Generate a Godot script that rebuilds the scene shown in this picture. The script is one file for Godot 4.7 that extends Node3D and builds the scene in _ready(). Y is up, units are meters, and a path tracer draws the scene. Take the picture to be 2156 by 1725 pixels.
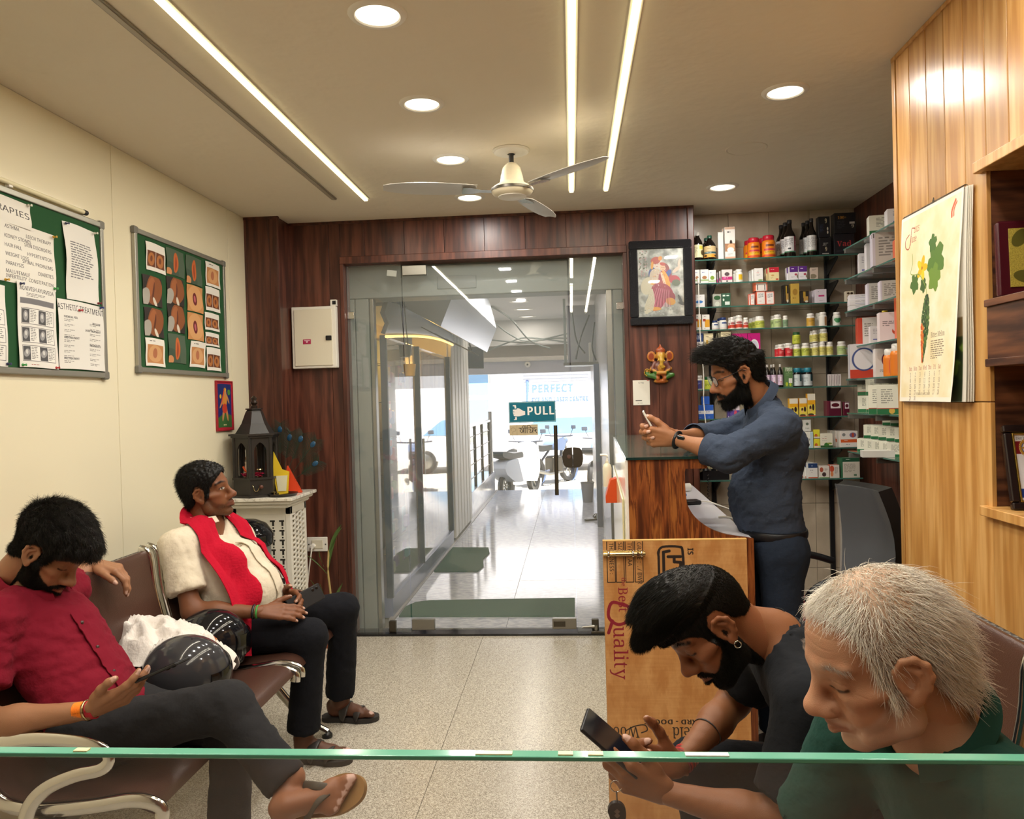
extends Node3D
# A clinic waiting room seen over the glass of its reception desk: five people,a glass door to a bright passage and a medicine counter.

func _ready() -> void:
	rng.seed = 7
	var cam := Camera3D.new()
	cam.name = "camera"
	add_child(cam)
	cam.position = Vector3(0,1.5,0)
	cam.rotation = Vector3(-0.0116,0.0762,-0.0272)
	cam.fov = rad_to_deg(2.0*atan(862.5/1640.0))
	cam.near = 0.05
	cam.far = 200.0
	cam.current = true
	var sky_mat := PhysicalSkyMaterial.new()
	sky_mat.turbidity = 6.0
	sky_mat.ground_color = Color(0.5,0.48,0.45)
	var sky := Sky.new()
	sky.sky_material = sky_mat
	var env := Environment.new()
	env.background_mode = Environment.BG_SKY
	env.sky = sky
	env.background_energy_multiplier = SKY_E
	env.ambient_light_source = Environment.AMBIENT_SOURCE_DISABLED
	env.tonemap_mode = Environment.TONE_MAPPER_LINEAR
	env.tonemap_exposure = EXPO
	env.sdfgi_enabled = true
	env.ssao_enabled = true
	env.ssil_enabled = true
	var we := WorldEnvironment.new()
	we.name = "surroundings"
	we.environment = env
	add_child(we)
	var sun := DirectionalLight3D.new()
	sun.name = "sun"
	add_child(sun)
	sun.rotation = Vector3(deg_to_rad(-62),deg_to_rad(28),0)
	sun.light_color = Color(1.0,0.96,0.9)
	sun.light_energy = SUN_E
	sun.light_angular_distance = 0.5
	sun.shadow_enabled = true
	make_materials()
	build_room()
	build_lamps()
	build_street()
	build_furniture()
	build_pictures()
	build_products()
	build_people()
const EXPO := 1.0
const SKY_E := 1.9
const SUN_E := 8.5
const LAMP_E := 1.55
# ---------- naming and tagging ----------
var used := {}
var mats := {}
var rng := RandomNumberGenerator.new()

func numbered(n: String) -> String:
	if not used.has(n):
		used[n] = 0
		return n
	used[n] += 1
	return "%s_%03d" % [n,used[n]]

func tag(o: Node,label: String,category: String,group := "") -> void:
	o.set_meta("label",label)
	o.set_meta("category",category)
	if group != "":
		o.set_meta("group",group)

func thing(called: String,label: String,category: String,at := Vector3.ZERO,turn := 0.0,group := "") -> Node3D:
	var o := Node3D.new()
	o.name = numbered(called)
	add_child(o)
	o.position = at
	o.rotation.y = turn
	tag(o,label,category,group)
	return o

func part(parent: Node,called: String,mesh: Mesh,m: Material,label := "") -> MeshInstance3D:
	var o := MeshInstance3D.new()
	o.name = called
	o.mesh = mesh
	o.material_override = m
	parent.add_child(o,true)
	if label != "":
		o.set_meta("label",label)
	return o

func solo(called: String,label: String,category: String,mesh: Mesh,m: Material,at := Vector3.ZERO,group := "") -> MeshInstance3D:
	var o := part(self,numbered(called),mesh,m)
	o.position = at
	tag(o,label,category,group)
	return o

func struct(called: String,mesh: Mesh,m: Material) -> MeshInstance3D:
	var o := part(self,numbered(called),mesh,m)
	o.set_meta("kind","structure")
	return o

func copy(src: Node3D,label: String,at: Vector3) -> Node3D:
	var o: Node3D = src.duplicate()
	o.name = numbered(String(src.name).rstrip("0123456789").trim_suffix("_"))
	add_child(o)
	o.position = at
	o.set_meta("label",label)
	return o
# ---------- materials ----------

func mat(called: String,c: Color,rough := 0.5,metal := 0.0) -> StandardMaterial3D:
	if mats.has(called):
		return mats[called]
	var m := StandardMaterial3D.new()
	m.resource_name = called
	m.albedo_color = c
	m.roughness = rough
	m.metallic = metal
	mats[called] = m
	return m

func hx(s: String) -> Color:
	return Color.html(s)

func noise_tex(freq: float,cols: Array,oct := 4,type := 0,warp := 0.0,sz := 512,sd := 1) -> NoiseTexture2D:
	var n := FastNoiseLite.new()
	n.noise_type = [FastNoiseLite.TYPE_SIMPLEX_SMOOTH,FastNoiseLite.TYPE_CELLULAR,FastNoiseLite.TYPE_VALUE][type]
	n.frequency = freq
	n.seed = sd
	n.fractal_octaves = oct
	if warp > 0.0:
		n.domain_warp_enabled = true
		n.domain_warp_amplitude = warp
		n.domain_warp_frequency = 0.01
	if type == 1:
		n.cellular_return_type = FastNoiseLite.RETURN_CELL_VALUE
	var t := NoiseTexture2D.new()
	t.width = sz
	t.height = sz
	t.seamless = true
	t.noise = n
	if cols.size() > 0:
		var g := Gradient.new()
		g.offsets = PackedFloat32Array(cols.map(func(a): return a[0]))
		g.colors = PackedColorArray(cols.map(func(a): return a[1]))
		t.color_ramp = g
	return t

func bump(m: StandardMaterial3D,freq: float,height: float,scale := Vector3.ONE,oct := 3,sd := 3) -> void:
	m.heightmap_enabled = true
	m.heightmap_texture = noise_tex(freq,[],oct,0,0.0,512,sd)
	m.heightmap_scale = height
	if not m.uv1_triplanar:
		m.uv1_triplanar = true
		m.uv1_scale = scale

func tri_mat(called: String,t: Texture2D,scale: Vector3,rough := 0.5,world := true) -> StandardMaterial3D:
	var m := mat(called,Color.WHITE,rough)
	m.albedo_texture = t
	m.uv1_triplanar = true
	m.uv1_world_triplanar = world
	m.uv1_scale = scale
	return m

func wood(called: String,c1: String,c2: String,c3: String,scale: Vector3,rough: float,n := 3,freq := 0.012) -> Array:
	var t := noise_tex(freq,[[0.25,hx(c1)],[0.5,hx(c2)],[0.75,hx(c3)]],5,0,18.0,1024,called.hash() % 1000)
	var r := []
	for i in n:
		var m := tri_mat(called + str(i),t,scale,rough)
		m.uv1_offset = Vector3(i*0.37,i*0.23,i*0.31)
		m.albedo_color = Color.WHITE.darkened(0.05*i)
		r.append(m)
	return r

func glow(called: String,c: Color,e: float) -> StandardMaterial3D:
	var m := mat(called,c,0.4)
	m.emission_enabled = true
	m.emission = c
	m.emission_energy_multiplier = e
	return m

func glass(called: String,c: Color,alpha: float,rough := 0.02) -> StandardMaterial3D:
	var m := mat(called,Color(c,alpha),rough)
	m.transparency = BaseMaterial3D.TRANSPARENCY_ALPHA
	return m

func img_mat(im: Image,rough := 0.5,called := "print") -> StandardMaterial3D:
	var m := StandardMaterial3D.new()
	m.resource_name = called
	m.albedo_texture = ImageTexture.create_from_image(im)
	m.roughness = rough
	return m
# ---------- mesh building ----------

class MB:
	var v := PackedVector3Array()
	var n := PackedVector3Array()
	var u := PackedVector2Array()
	var c := PackedColorArray()
	var i := PackedInt32Array()
	func vert(p: Vector3,nm: Vector3,uv := Vector2.ZERO,col := Color.WHITE) -> int:
		v.append(p)
		n.append(nm)
		u.append(uv)
		c.append(col)
		return v.size() - 1
	func tri(a: int,b: int,d: int) -> void:
		if (v[b] - v[a]).cross(v[d] - v[a]).dot(n[a] + n[b] + n[d]) > 0.0:
			i.append_array([a,d,b])
		else:
			i.append_array([a,b,d])
	func quad(a: Vector3,b: Vector3,d: Vector3,e: Vector3,r := Rect2(0,0,1,1)) -> MB:
		var nm := (b - a).cross(e - a).normalized()
		var k := vert(a,nm,Vector2(r.position.x,r.end.y))
		vert(b,nm,r.end)
		vert(d,nm,Vector2(r.end.x,r.position.y))
		vert(e,nm,r.position)
		i.append_array([k,k + 2,k + 1,k,k + 3,k + 2])
		return self
	func box(ce: Vector3,s: Vector3,bev := 0.0,tf := Transform3D(),fr := Rect2(0,0,1,1),sr := Rect2(0,0,1,1)) -> MB:
		bev = minf(bev,minf(s.x,minf(s.y,s.z))*0.49)
		var hs := s*0.5
		var ids := {}
		for ax in 3:
			for sg in [-1,1]:
				var nm := Vector3.ZERO
				nm[ax] = sg
				var ua := 0 if ax != 0 else 2
				var va := 1 if ax != 1 else 2
				var rr: Rect2 = fr if ax == 2 and sg == 1 else sr
				for sa in [-1,1]:
					for sb in [-1,1]:
						var p := Vector3.ZERO
						p[ax] = sg*hs[ax]
						p[ua] = sa*(hs[ua] - bev)
						p[va] = sb*(hs[va] - bev)
						var fu: float = (sa*(1 if (ax == 2) == (sg == 1) else -1) + 1)*0.5
						var key := Vector3i(sa if ua == 0 else (sb if va == 0 else sg),sb if va == 1 else (sg if ax == 1 else 0),sa if ua == 2 else (sb if va == 2 else sg))
						ids[[ax,key]] = vert(tf*(ce + p),(tf.basis*nm).normalized(),rr.position + rr.size*Vector2(fu,0.5 - sb*0.5))
				var k := v.size() - 4
				tri(k,k + 1,k + 3)
				tri(k,k + 3,k + 2)
		if bev > 0.0:
			for ax in 3:
				var b1 := (ax + 1) % 3
				var b2 := (ax + 2) % 3
				for s1 in [-1,1]:
					for s2 in [-1,1]:
						var k1 := Vector3i.ZERO
						k1[b1] = s1
						k1[b2] = s2
						var k2 := k1
						k1[ax] = -1
						k2[ax] = 1
						tri(ids[[b1,k1]],ids[[b1,k2]],ids[[b2,k2]])
						tri(ids[[b1,k1]],ids[[b2,k2]],ids[[b2,k1]])
			for sx in [-1,1]:
				for sy in [-1,1]:
					for sz in [-1,1]:
						var k := Vector3i(sx,sy,sz)
						tri(ids[[0,k]],ids[[1,k]],ids[[2,k]])
		return self
	# a path swept with a round or elliptic section; radii is a number or an Array,flat squeezes the section along "up"
	func tube(path: Array,radii,sides := 8,flat := 1.0,up := Vector3.UP,caps := true) -> MB:
		var k := v.size()
		var m := path.size()
		var len := 0.0
		for j in m:
			var t: Vector3 = (path[mini(j + 1,m - 1)] - path[maxi(j - 1,0)]).normalized()
			var a := t.cross(up)
			if a.length() < 0.01:
				a = t.cross(Vector3(0.3,0.2,1).normalized())
			a = a.normalized()
			var b := a.cross(t)
			var r: float = radii[j] if radii is Array else radii
			if j > 0:
				len += (path[j] - path[j - 1]).length()
			for s in sides + 1:
				var q := TAU*s/sides
				vert(path[j] + a*cos(q)*r + b*sin(q)*r*flat,(a*cos(q)*flat + b*sin(q)).normalized(),Vector2(float(s)/sides,len))
		for j in m - 1:
			for s in sides:
				var q := k + j*(sides + 1) + s
				tri(q,q + 1,q + sides + 2)
				tri(q,q + sides + 2,q + sides + 1)
		if caps:
			for e in [0,m - 1]:
				var t2: Vector3 = (path[0] - path[1]) if e == 0 else (path[m - 1] - path[m - 2])
				t2 = t2.normalized()
				var ce := vert(path[e],t2)
				var f := v.size()
				for s in sides + 1:
					vert(v[k + e*(sides + 1) + s],t2)
				for s in sides:
					tri(ce,f + s,f + s + 1)
		return self
	# profile: Array of Vector2(radius,height) turned about y
	func lathe(pr: Array,seg := 24,tf := Transform3D(),uvr := Rect2(0,0,1,1),arc := TAU) -> MB:
		var m := pr.size()
		var sn := []
		for j in m - 1:
			var d: Vector2 = pr[j + 1] - pr[j]
			sn.append(Vector2(d.y,-d.x).normalized())
		var h0: float = pr[0].y
		var h1: float = pr[m - 1].y
		for j in m - 1:
			var na: Vector2 = sn[j]
			var nb: Vector2 = sn[j]
			if j > 0 and sn[j].dot(sn[j - 1]) > 0.6:
				na = (sn[j] + sn[j - 1]).normalized()
			if j < m - 2 and sn[j].dot(sn[j + 1]) > 0.6:
				nb = (sn[j] + sn[j + 1]).normalized()
			var k := v.size()
			for s in seg + 1:
				var q := arc*s/seg
				var cs := sin(q)
				var sn2 := cos(q)
				for e in 2:
					var p: Vector2 = pr[j + e]
					var nn := na if e == 0 else nb
					var vv: float = (p.y - h0)/(h1 - h0) if h1 != h0 else 0.0
					vert(tf*Vector3(p.x*cs,p.y,p.x*sn2),(tf.basis*Vector3(nn.x*cs,nn.y,nn.x*sn2)).normalized(),uvr.position + uvr.size*Vector2(float(s)/seg,1.0 - vv))
			for s in seg:
				var q2 := k + s*2
				if pr[j].x > 0.00001:
					tri(q2,q2 + 2,q2 + 1)
				if pr[j + 1].x > 0.00001:
					tri(q2 + 2,q2 + 3,q2 + 1)
		return self
	# polygon (x,y) given depth along z
	func prism(poly: PackedVector2Array,z0: float,z1: float,tf := Transform3D(),smooth := 0.8) -> MB:
		if Geometry2D.is_polygon_clockwise(poly):
			poly.reverse()
		var m := poly.size()
		var bb := Rect2(poly[0],Vector2.ZERO)
		for p in poly:
			bb = bb.expand(p)
		var t := Geometry2D.triangulate_polygon(poly)
		for e in 2:
			var k := v.size()
			var nm := tf.basis*Vector3(0,0,1 if e == 1 else -1)
			for p in poly:
				vert(tf*Vector3(p.x,p.y,z1 if e == 1 else z0),nm,Vector2((p.x - bb.position.x)/bb.size.x,1.0 - (p.y - bb.position.y)/bb.size.y))
			for j in t.size()/3:
				tri(k + t[j*3],k + t[j*3 + 1],k + t[j*3 + 2])
		var ns := []
		for j in m:
			var d := poly[(j + 1) % m] - poly[j]
			ns.append(Vector2(d.y,-d.x).normalized())
		for j in m:
			var j2 := (j + 1) % m
			var na: Vector2 = ns[j]
			var nb: Vector2 = ns[j]
			if ns[j].dot(ns[(j + m - 1) % m]) > smooth:
				na = (ns[j] + ns[(j + m - 1) % m]).normalized()
			if ns[j].dot(ns[j2]) > smooth:
				nb = (ns[j] + ns[j2]).normalized()
			var a := vert(tf*Vector3(poly[j].x,poly[j].y,z0),tf.basis*Vector3(na.x,na.y,0),Vector2(0,0))
			vert(tf*Vector3(poly[j2].x,poly[j2].y,z0),tf.basis*Vector3(nb.x,nb.y,0),Vector2(1,0))
			vert(tf*Vector3(poly[j2].x,poly[j2].y,z1),tf.basis*Vector3(nb.x,nb.y,0),Vector2(1,1))
			vert(tf*Vector3(poly[j].x,poly[j].y,z1),tf.basis*Vector3(na.x,na.y,0),Vector2(0,1))
			tri(a,a + 1,a + 2)
			tri(a,a + 2,a + 3)
		return self
	# a grid of points rows x cols; thick closes it into a sheet with a back
	func sheet(pts: Array,cols: int,thick := 0.0,uvr := Rect2(0,0,1,1)) -> MB:
		var rows := pts.size()/cols
		var ns := []
		for r in rows:
			for q in cols:
				var dx: Vector3 = pts[r*cols + mini(q + 1,cols - 1)] - pts[r*cols + maxi(q - 1,0)]
				var dy: Vector3 = pts[mini(r + 1,rows - 1)*cols + q] - pts[maxi(r - 1,0)*cols + q]
				ns.append(dy.cross(dx).normalized())
		for e in (2 if thick > 0.0 else 1):
			var k := v.size()
			for r in rows:
				for q in cols:
					var nm: Vector3 = ns[r*cols + q]
					vert(pts[r*cols + q] - nm*(thick*e),nm if e == 0 else -nm,uvr.position + uvr.size*Vector2(float(q)/(cols - 1),float(r)/(rows - 1)))
			for r in rows - 1:
				for q in cols - 1:
					var a := k + r*cols + q
					tri(a,a + 1,a + cols + 1)
					tri(a,a + cols + 1,a + cols)
		if thick > 0.0:
			var k0 := v.size() - rows*cols*2
			var rim := []
			for q in cols: rim.append(q)
			for r in range(1,rows): rim.append(r*cols + cols - 1)
			for q in range(cols - 2,-1,-1): rim.append((rows - 1)*cols + q)
			for r in range(rows - 2,-1,-1): rim.append(r*cols)
			for j in rim.size() - 1:
				var a: Vector3 = v[k0 + rim[j]]
				var b: Vector3 = v[k0 + rim[j + 1]]
				var a2: Vector3 = v[k0 + rows*cols + rim[j]]
				var b2: Vector3 = v[k0 + rows*cols + rim[j + 1]]
				quad(a,a2,b2,b,Rect2(uvr.position,Vector2.ZERO))
		return self
	func mesh() -> ArrayMesh:
		var a := []
		a.resize(Mesh.ARRAY_MAX)
		a[Mesh.ARRAY_VERTEX] = v
		a[Mesh.ARRAY_NORMAL] = n
		a[Mesh.ARRAY_TEX_UV] = u
		a[Mesh.ARRAY_COLOR] = c
		a[Mesh.ARRAY_INDEX] = i
		var m := ArrayMesh.new()
		m.add_surface_from_arrays(Mesh.PRIMITIVE_TRIANGLES,a)
		return m

func bx(ce: Vector3,s: Vector3,bev := 0.002) -> ArrayMesh:
	return MB.new().box(ce,s,bev).mesh()

func span(a: Vector3,b: Vector3,bev := 0.002) -> ArrayMesh:
	return MB.new().box((a + b)*0.5,(b - a).abs(),bev).mesh()

func curve(pts: Array,n := 8) -> Array:
	var r := []
	var m := pts.size()
	for j in m - 1:
		for k in n:
			var t := float(k)/n
			r.append(pts[j].cubic_interpolate(pts[j + 1],pts[maxi(j - 1,0)],pts[mini(j + 2,m - 1)],t))
	r.append(pts[m - 1])
	return r

func curve2(pts: Array,n := 6) -> PackedVector2Array:
	return PackedVector2Array(curve(pts,n))

func rot_to(y: Vector3,z: Vector3) -> Basis:
	var b := Basis()
	b.y = y.normalized()
	b.x = b.y.cross(z).normalized()
	b.z = b.x.cross(b.y)
	return b
# ---------- painting pictures ----------
var fonts := {}

func font(f: String) -> Font:
	if not fonts.has(f):
		var s := SystemFont.new()
		s.font_names = PackedStringArray([{"s": "Droid Serif","m": "Droid Sans Mono"}.get(f[0],"Droid Sans")])
		s.font_weight = 700 if f.ends_with("b") else 400
		fonts[f] = s
	return fonts[f]

func canvas(w: int,h: int,c: String) -> Image:
	var im := Image.create_empty(w,h,false,Image.FORMAT_RGB8)
	im.fill(hx(c))
	return im

func rect(im: Image,x: float,y: float,w: float,h: float,c: String) -> void:
	im.fill_rect(Rect2i(roundi(x),roundi(y),maxi(1,roundi(w)),maxi(1,roundi(h))),hx(c))

func shade_px(im: Image,x: int,y: int,c: Color,a: float) -> void:
	if x >= 0 and y >= 0 and x < im.get_width() and y < im.get_height():
		im.set_pixel(x,y,im.get_pixel(x,y).lerp(c,a))

func disc(im: Image,x: float,y: float,rx: float,ry: float,c: String,turn := 0.0,a := 1.0) -> void:
	var col := hx(c)
	var R := maxf(rx,ry) + 1.0
	var cs := cos(turn)
	var sn := sin(turn)
	for py in range(maxi(0,int(y - R)),mini(im.get_height(),int(y + R) + 2)):
		for px in range(maxi(0,int(x - R)),mini(im.get_width(),int(x + R) + 2)):
			var dx := px + 0.5 - x
			var dy := py + 0.5 - y
			var q := Vector2((dx*cs + dy*sn)/rx,(dy*cs - dx*sn)/ry).length()
			var e := clampf((1.0 - q)*minf(rx,ry) + 0.5,0,1)
			if e > 0.0:
				im.set_pixel(px,py,im.get_pixel(px,py).lerp(col,e*a))

func stroke(im: Image,pts: Array,r: float,c: String) -> void:
	for j in pts.size() - 1:
		var a: Vector2 = pts[j]
		var b: Vector2 = pts[j + 1]
		var n := maxi(1,int((b - a).length()/maxf(0.5,r*0.5)))
		for k in n + 1:
			var p := a.lerp(b,float(k)/n)
			disc(im,p.x,p.y,r,r,c)

func poly(im: Image,pts: Array,c: String) -> void:
	var t := Geometry2D.triangulate_polygon(PackedVector2Array(pts))
	var tris := []
	for k in t: tris.append(pts[k])
	fill_tris(im,tris,hx(c))

func fill_tris(im: Image,p: Array,col: Color) -> void:
	var S := 3
	var bb := Rect2(p[0],Vector2.ZERO)
	for q in p: bb = bb.expand(q)
	var x0 := int(floor(bb.position.x))
	var y0 := int(floor(bb.position.y))
	var w := int(ceil(bb.end.x)) - x0 + 1
	var h := int(ceil(bb.end.y)) - y0 + 1
	if w*h > 4000000: return
	var cov := PackedByteArray()
	cov.resize(w*S*h*S)
	var W := w*S
	for k in p.size()/3:
		var a: Vector2 = (p[k*3] - Vector2(x0,y0))*S
		var b: Vector2 = (p[k*3 + 1] - Vector2(x0,y0))*S
		var d: Vector2 = (p[k*3 + 2] - Vector2(x0,y0))*S
		var ya := int(ceil(minf(a.y,minf(b.y,d.y)) - 0.5))
		var yb := int(floor(maxf(a.y,maxf(b.y,d.y)) - 0.5))
		for y in range(maxi(ya,0),mini(yb,h*S - 1) + 1):
			var yy := y + 0.5
			var xa := 1e9
			var xb := -1e9
			for e in [[a,b],[b,d],[d,a]]:
				var q1: Vector2 = e[0]
				var q2: Vector2 = e[1]
				if (q1.y <= yy) != (q2.y <= yy):
					var xx := q1.x + (q2.x - q1.x)*(yy - q1.y)/(q2.y - q1.y)
					xa = minf(xa,xx)
					xb = maxf(xb,xx)
			for x in range(maxi(0,int(ceil(xa - 0.5))),mini(W - 1,int(floor(xb - 0.5))) + 1):
				cov[y*W + x] = 1
	for y in h:
		for x in w:
			var s := 0
			for sy in S:
				var o := (y*S + sy)*W + x*S
				s += cov[o] + cov[o + 1] + cov[o + 2]
			if s > 0:
				shade_px(im,x0 + x,y0 + y,col,s/9.0)
# text with its left baseline end at (x,y),capital height about 0.72 of size; anchor 0 left,0.5 centre,1 right; wide stretches

func write(im: Image,s: String,x: float,y: float,size: float,c: String,f := "a",anchor := 0.0,turn := 0.0,wide := 1.0,flip := false) -> void:
	var tm := TextMesh.new()
	tm.font = font(f)
	tm.font_size = 48
	tm.pixel_size = 1.0/48.0
	tm.depth = 0.0
	tm.curve_step = 1.5
	tm.horizontal_alignment = HORIZONTAL_ALIGNMENT_LEFT
	tm.vertical_alignment = VERTICAL_ALIGNMENT_BOTTOM
	tm.text = s
	var ar := tm.get_mesh_arrays()
	if ar.is_empty() or ar[0].size() == 0: return
	var bb := tm.get_aabb()
	var base := 0.22
	var pts := []
	var idx = ar[Mesh.ARRAY_INDEX]
	var n: int = idx.size() if idx != null and idx.size() > 0 else ar[0].size()
	for k in n:
		var p: Vector3 = ar[0][idx[k] if idx != null and idx.size() > 0 else k]
		var q := Vector2((p.x - bb.position.x - bb.size.x*anchor)*wide,-(p.y - base))*size
		if flip: q.x = -q.x
		pts.append(q.rotated(turn) + Vector2(x,y))
	fill_tris(im,pts,hx(c))
# rows of fine print too small to read

func fine(im: Image,x: float,y: float,w: float,h: float,rows: int,c: String,sd := 1) -> void:
	var r := RandomNumberGenerator.new()
	r.seed = sd
	var rh := h/rows
	for k in rows:
		var px := x
		var end := x + w*(1.0 if k < rows - 1 else 0.6)*r.randf_range(0.82,1.0)
		while px < end:
			var l := minf(r.randf_range(1.0,4.0)*rh,end - px)
			rect(im,px,y + k*rh,l,maxf(1,rh*0.45),c)
			px += l + rh*0.6
# ---------- materials used in several places ----------
var W_DARK := []
var W_HONEY := []
var W_TEAK := []
var W_NICHE := []

func make_materials() -> void:
	W_DARK = wood("dark_laminate","43251d","5a3226","6d4031",Vector3(1.5,0.13,1.5),0.36,4)
	W_HONEY = wood("honey_laminate","b98446","c99655","d8a96a",Vector3(1.7,0.13,1.7),0.3,3)
	W_TEAK = wood("teak_laminate","4a210f","7b3d1c","9d5c2e",Vector3(1.9,0.16,1.9),0.38,2)
	W_NICHE = wood("walnut_laminate","3b2218","5c3825","75492f",Vector3(0.16,1.6,0.16),0.4,2)
	mat("cream_panel",hx("ece4c8"),0.13)
	mat("panel_joint",hx("b9ae8d"),0.6)
	var ce := mat("ceiling_paint",hx("e2d8c4"),0.8)
	bump(ce,0.02,0.25,Vector3(0.9,0.9,0.9))
	tri_mat("speckled_granite",noise_tex(0.23,[[0.15,hx("7d766a")],[0.42,hx("aaa294")],[0.55,hx("bfb7a8")],[0.85,hx("e0d9ca")]],2,2,0.0,1024,4),Vector3(1.5,1.5,1.5),0.24)
	mat("grout",hx("6f685c"),0.8)
	mat("black_granite",hx("1b1a1c"),0.12)
	var tl := noise_tex(0.006,[[0.2,hx("bdb09c")],[0.5,hx("c8bba6")],[0.8,hx("d2c6b2")]],5,0,30.0,512,8)
	for k in 3:
		tri_mat("wall_tile%d" % k,tl,Vector3(1.4,0.9,1.4),0.25).uv1_offset = Vector3(k*0.3,k*0.41,0)
	mat("chrome",hx("d9d9d6"),0.14,1.0)
	mat("steel",hx("9a9892"),0.32,1.0)
	mat("dark_steel",hx("5c574f"),0.38,1.0)
	mat("black_plastic",hx("17171a"),0.35)
	mat("white_paint",hx("e9e5da"),0.45)
	mat("white_plastic",hx("ece9e0"),0.35)
	mat("grey_paint",hx("7e8480"),0.6)
	mat("paper",hx("efece4"),0.7)
	glass("clear_glass",Color(0.92,0.97,0.95),0.06)
	glass("shelf_glass",Color(0.75,0.9,0.84),0.14)
	glass("front_glass",Color(0.95,0.97,0.96),0.04)
	mat("glass_edge",hx("3d6b60"),0.15)
	var te := mat("polished_edge",hx("62a890"),0.12)
	te.emission_enabled = false

func planks(parent: Node3D,xs: Array,y0: float,y1: float,face: float,woods: Array,deep := 0.012) -> void:
	for k in xs.size() - 1:
		part(parent,"plank",span(Vector3(xs[k] + 0.0007,y0,face - deep),Vector3(xs[k + 1] - 0.0007,y1,face),0.0016),woods[(k*7 + int(xs[k]*13.0 + 40.0)) % woods.size()])

func build_room() -> void:
	var fl := struct("floor",span(Vector3(-2.1,-0.12,-5.2),Vector3(1.95,-0.012,1.2),0),mats.grout)
	var fx := [-2.0,-1.8,-0.6,0.6,1.85]
	var fz := [-4.93,-4.08,-3.23,-2.38,-1.53,-0.68,0.17,1.1]
	for a in fx.size() - 1:
		for b in fz.size() - 1:
			part(fl,"floor_slab",span(Vector3(fx[a] + 0.0008,-0.012,fz[b] + 0.0008),Vector3(fx[a + 1] - 0.0008,0,fz[b + 1] - 0.0008),0.0008),mats.speckled_granite)
	part(fl,"floor_slab",span(Vector3(0.78,-0.012,-5.19),Vector3(1.85,0,-4.932),0.0008),mats.speckled_granite)
	struct("trim_1",span(Vector3(-1.456,-0.02,-5.07),Vector3(0.365,0.012,-4.931),0.002),mats.black_granite)
	struct("ceiling",span(Vector3(-2.1,2.68,-5.3),Vector3(1.98,2.8,1.2),0),mats.ceiling_paint)
	# left wall: glossy cream boards with hairline joints
	var wl := struct("wall_left",span(Vector3(-2.1,0,-5.05),Vector3(-2.006,2.68,1.2),0),mats.panel_joint)
	var lz := [-4.93,-4.479,-3.311,-2.143,-0.975,0.193,1.1]
	for k in lz.size() - 1:
		part(wl,"wall_panel",span(Vector3(-2.006,0.0,lz[k] + 0.0015),Vector3(-2.0,2.679,lz[k + 1] - 0.0015),0.0012),mats.cream_panel)
	# back wall: dark laminate boards round the door opening
	var wb := struct("wall_back",span(Vector3(-2.1,0,-5.05),Vector3(-1.456,2.68,-4.932),0),W_DARK[3])
	part(wb,"header",span(Vector3(-1.456,2.42,-5.05),Vector3(0.365,2.68,-4.932),0),W_DARK[3])
	part(wb,"pillar",span(Vector3(0.365,0,-5.25),Vector3(0.78,2.68,-4.932),0),W_DARK[2])
	planks(wb,[-1.79,-1.53,-1.456],0.0,2.665,-4.92,W_DARK)
	planks(wb,[-1.456,-1.295,-1.037,-0.78,-0.522,-0.263,-0.005,0.253,0.365],2.452,2.665,-4.92,W_DARK)
	planks(wb,[0.365,0.55,0.745],0.0,2.665,-4.92,W_DARK)
	part(wb,"corner_strip",span(Vector3(0.745,0,-4.93),Vector3(0.787,2.675,-4.912),0.006),W_DARK[1])
	part(wb,"cornice",span(Vector3(-1.79,2.663,-4.935),Vector3(0.787,2.68,-4.914),0.001),W_DARK[2])
	part(wb,"door_head",span(Vector3(-1.462,2.405,-5.05),Vector3(0.37,2.452,-4.914),0.003),W_DARK[0])
	part(wb,"door_jamb",span(Vector3(-1.462,0,-5.05),Vector3(-1.436,2.405,-4.914),0.003),W_DARK[1])
	part(wb,"door_jamb",span(Vector3(0.345,0,-5.05),Vector3(0.37,2.405,-4.914),0.003),W_DARK[1])
	var pi := part(wb,"pilaster",span(Vector3(-2.0,0,-4.95),Vector3(-1.792,2.68,-4.722),0),W_DARK[3])
	for e in [[-2.0,-1.985],[-1.984,-1.84],[-1.839,-1.79]]:
		part(pi,"plank",span(Vector3(e[0],0,-4.722),Vector3(e[1],2.665,-4.71),0.0016),W_DARK[int(-e[0]*100) % 4])
	part(pi,"side_board",span(Vector3(-1.795,0,-4.93),Vector3(-1.783,2.665,-4.711),0.0016),W_DARK[1])
	part(pi,"cornice",span(Vector3(-2.0,2.663,-4.73),Vector3(-1.779,2.68,-4.705),0.001),W_DARK[2])
	# the tiled wall behind the medicine shelves
	var ts := part(wb,"tiled_wall",span(Vector3(0.78,0,-5.3),Vector3(1.95,2.68,-5.2),0),mats.grout)
	var tx := [0.78,0.793,1.051,1.309,1.567,1.824,1.85]
	for a in tx.size() - 1:
		for b in 7:
			part(ts,"wall_tile",span(Vector3(tx[a] + 0.0008,maxf(0,b*0.42 - 0.06),-5.2),Vector3(tx[a + 1] - 0.0008,minf(2.679,b*0.42 + 0.358),-5.19),0.001),mats["wall_tile%d" % ((a*2 + b) % 3)])
	# right side: dark wall behind the side shelves,then the honey coloured cabinet wall with its niche
	var wr := struct("wall_right",span(Vector3(1.862,0,-5.3),Vector3(1.98,2.68,1.2),0),W_DARK[2])
	for k in 8:
		part(wr,"plank",span(Vector3(1.85,0,-5.19 + k*0.29),Vector3(1.862,2.68,-4.902 + k*0.29),0.0016),W_DARK[k % 4])
	var pw := struct("wall_right",span(Vector3(1.186,0,-2.862),Vector3(1.85,1.16,1.1),0),W_NICHE[1])
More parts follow.
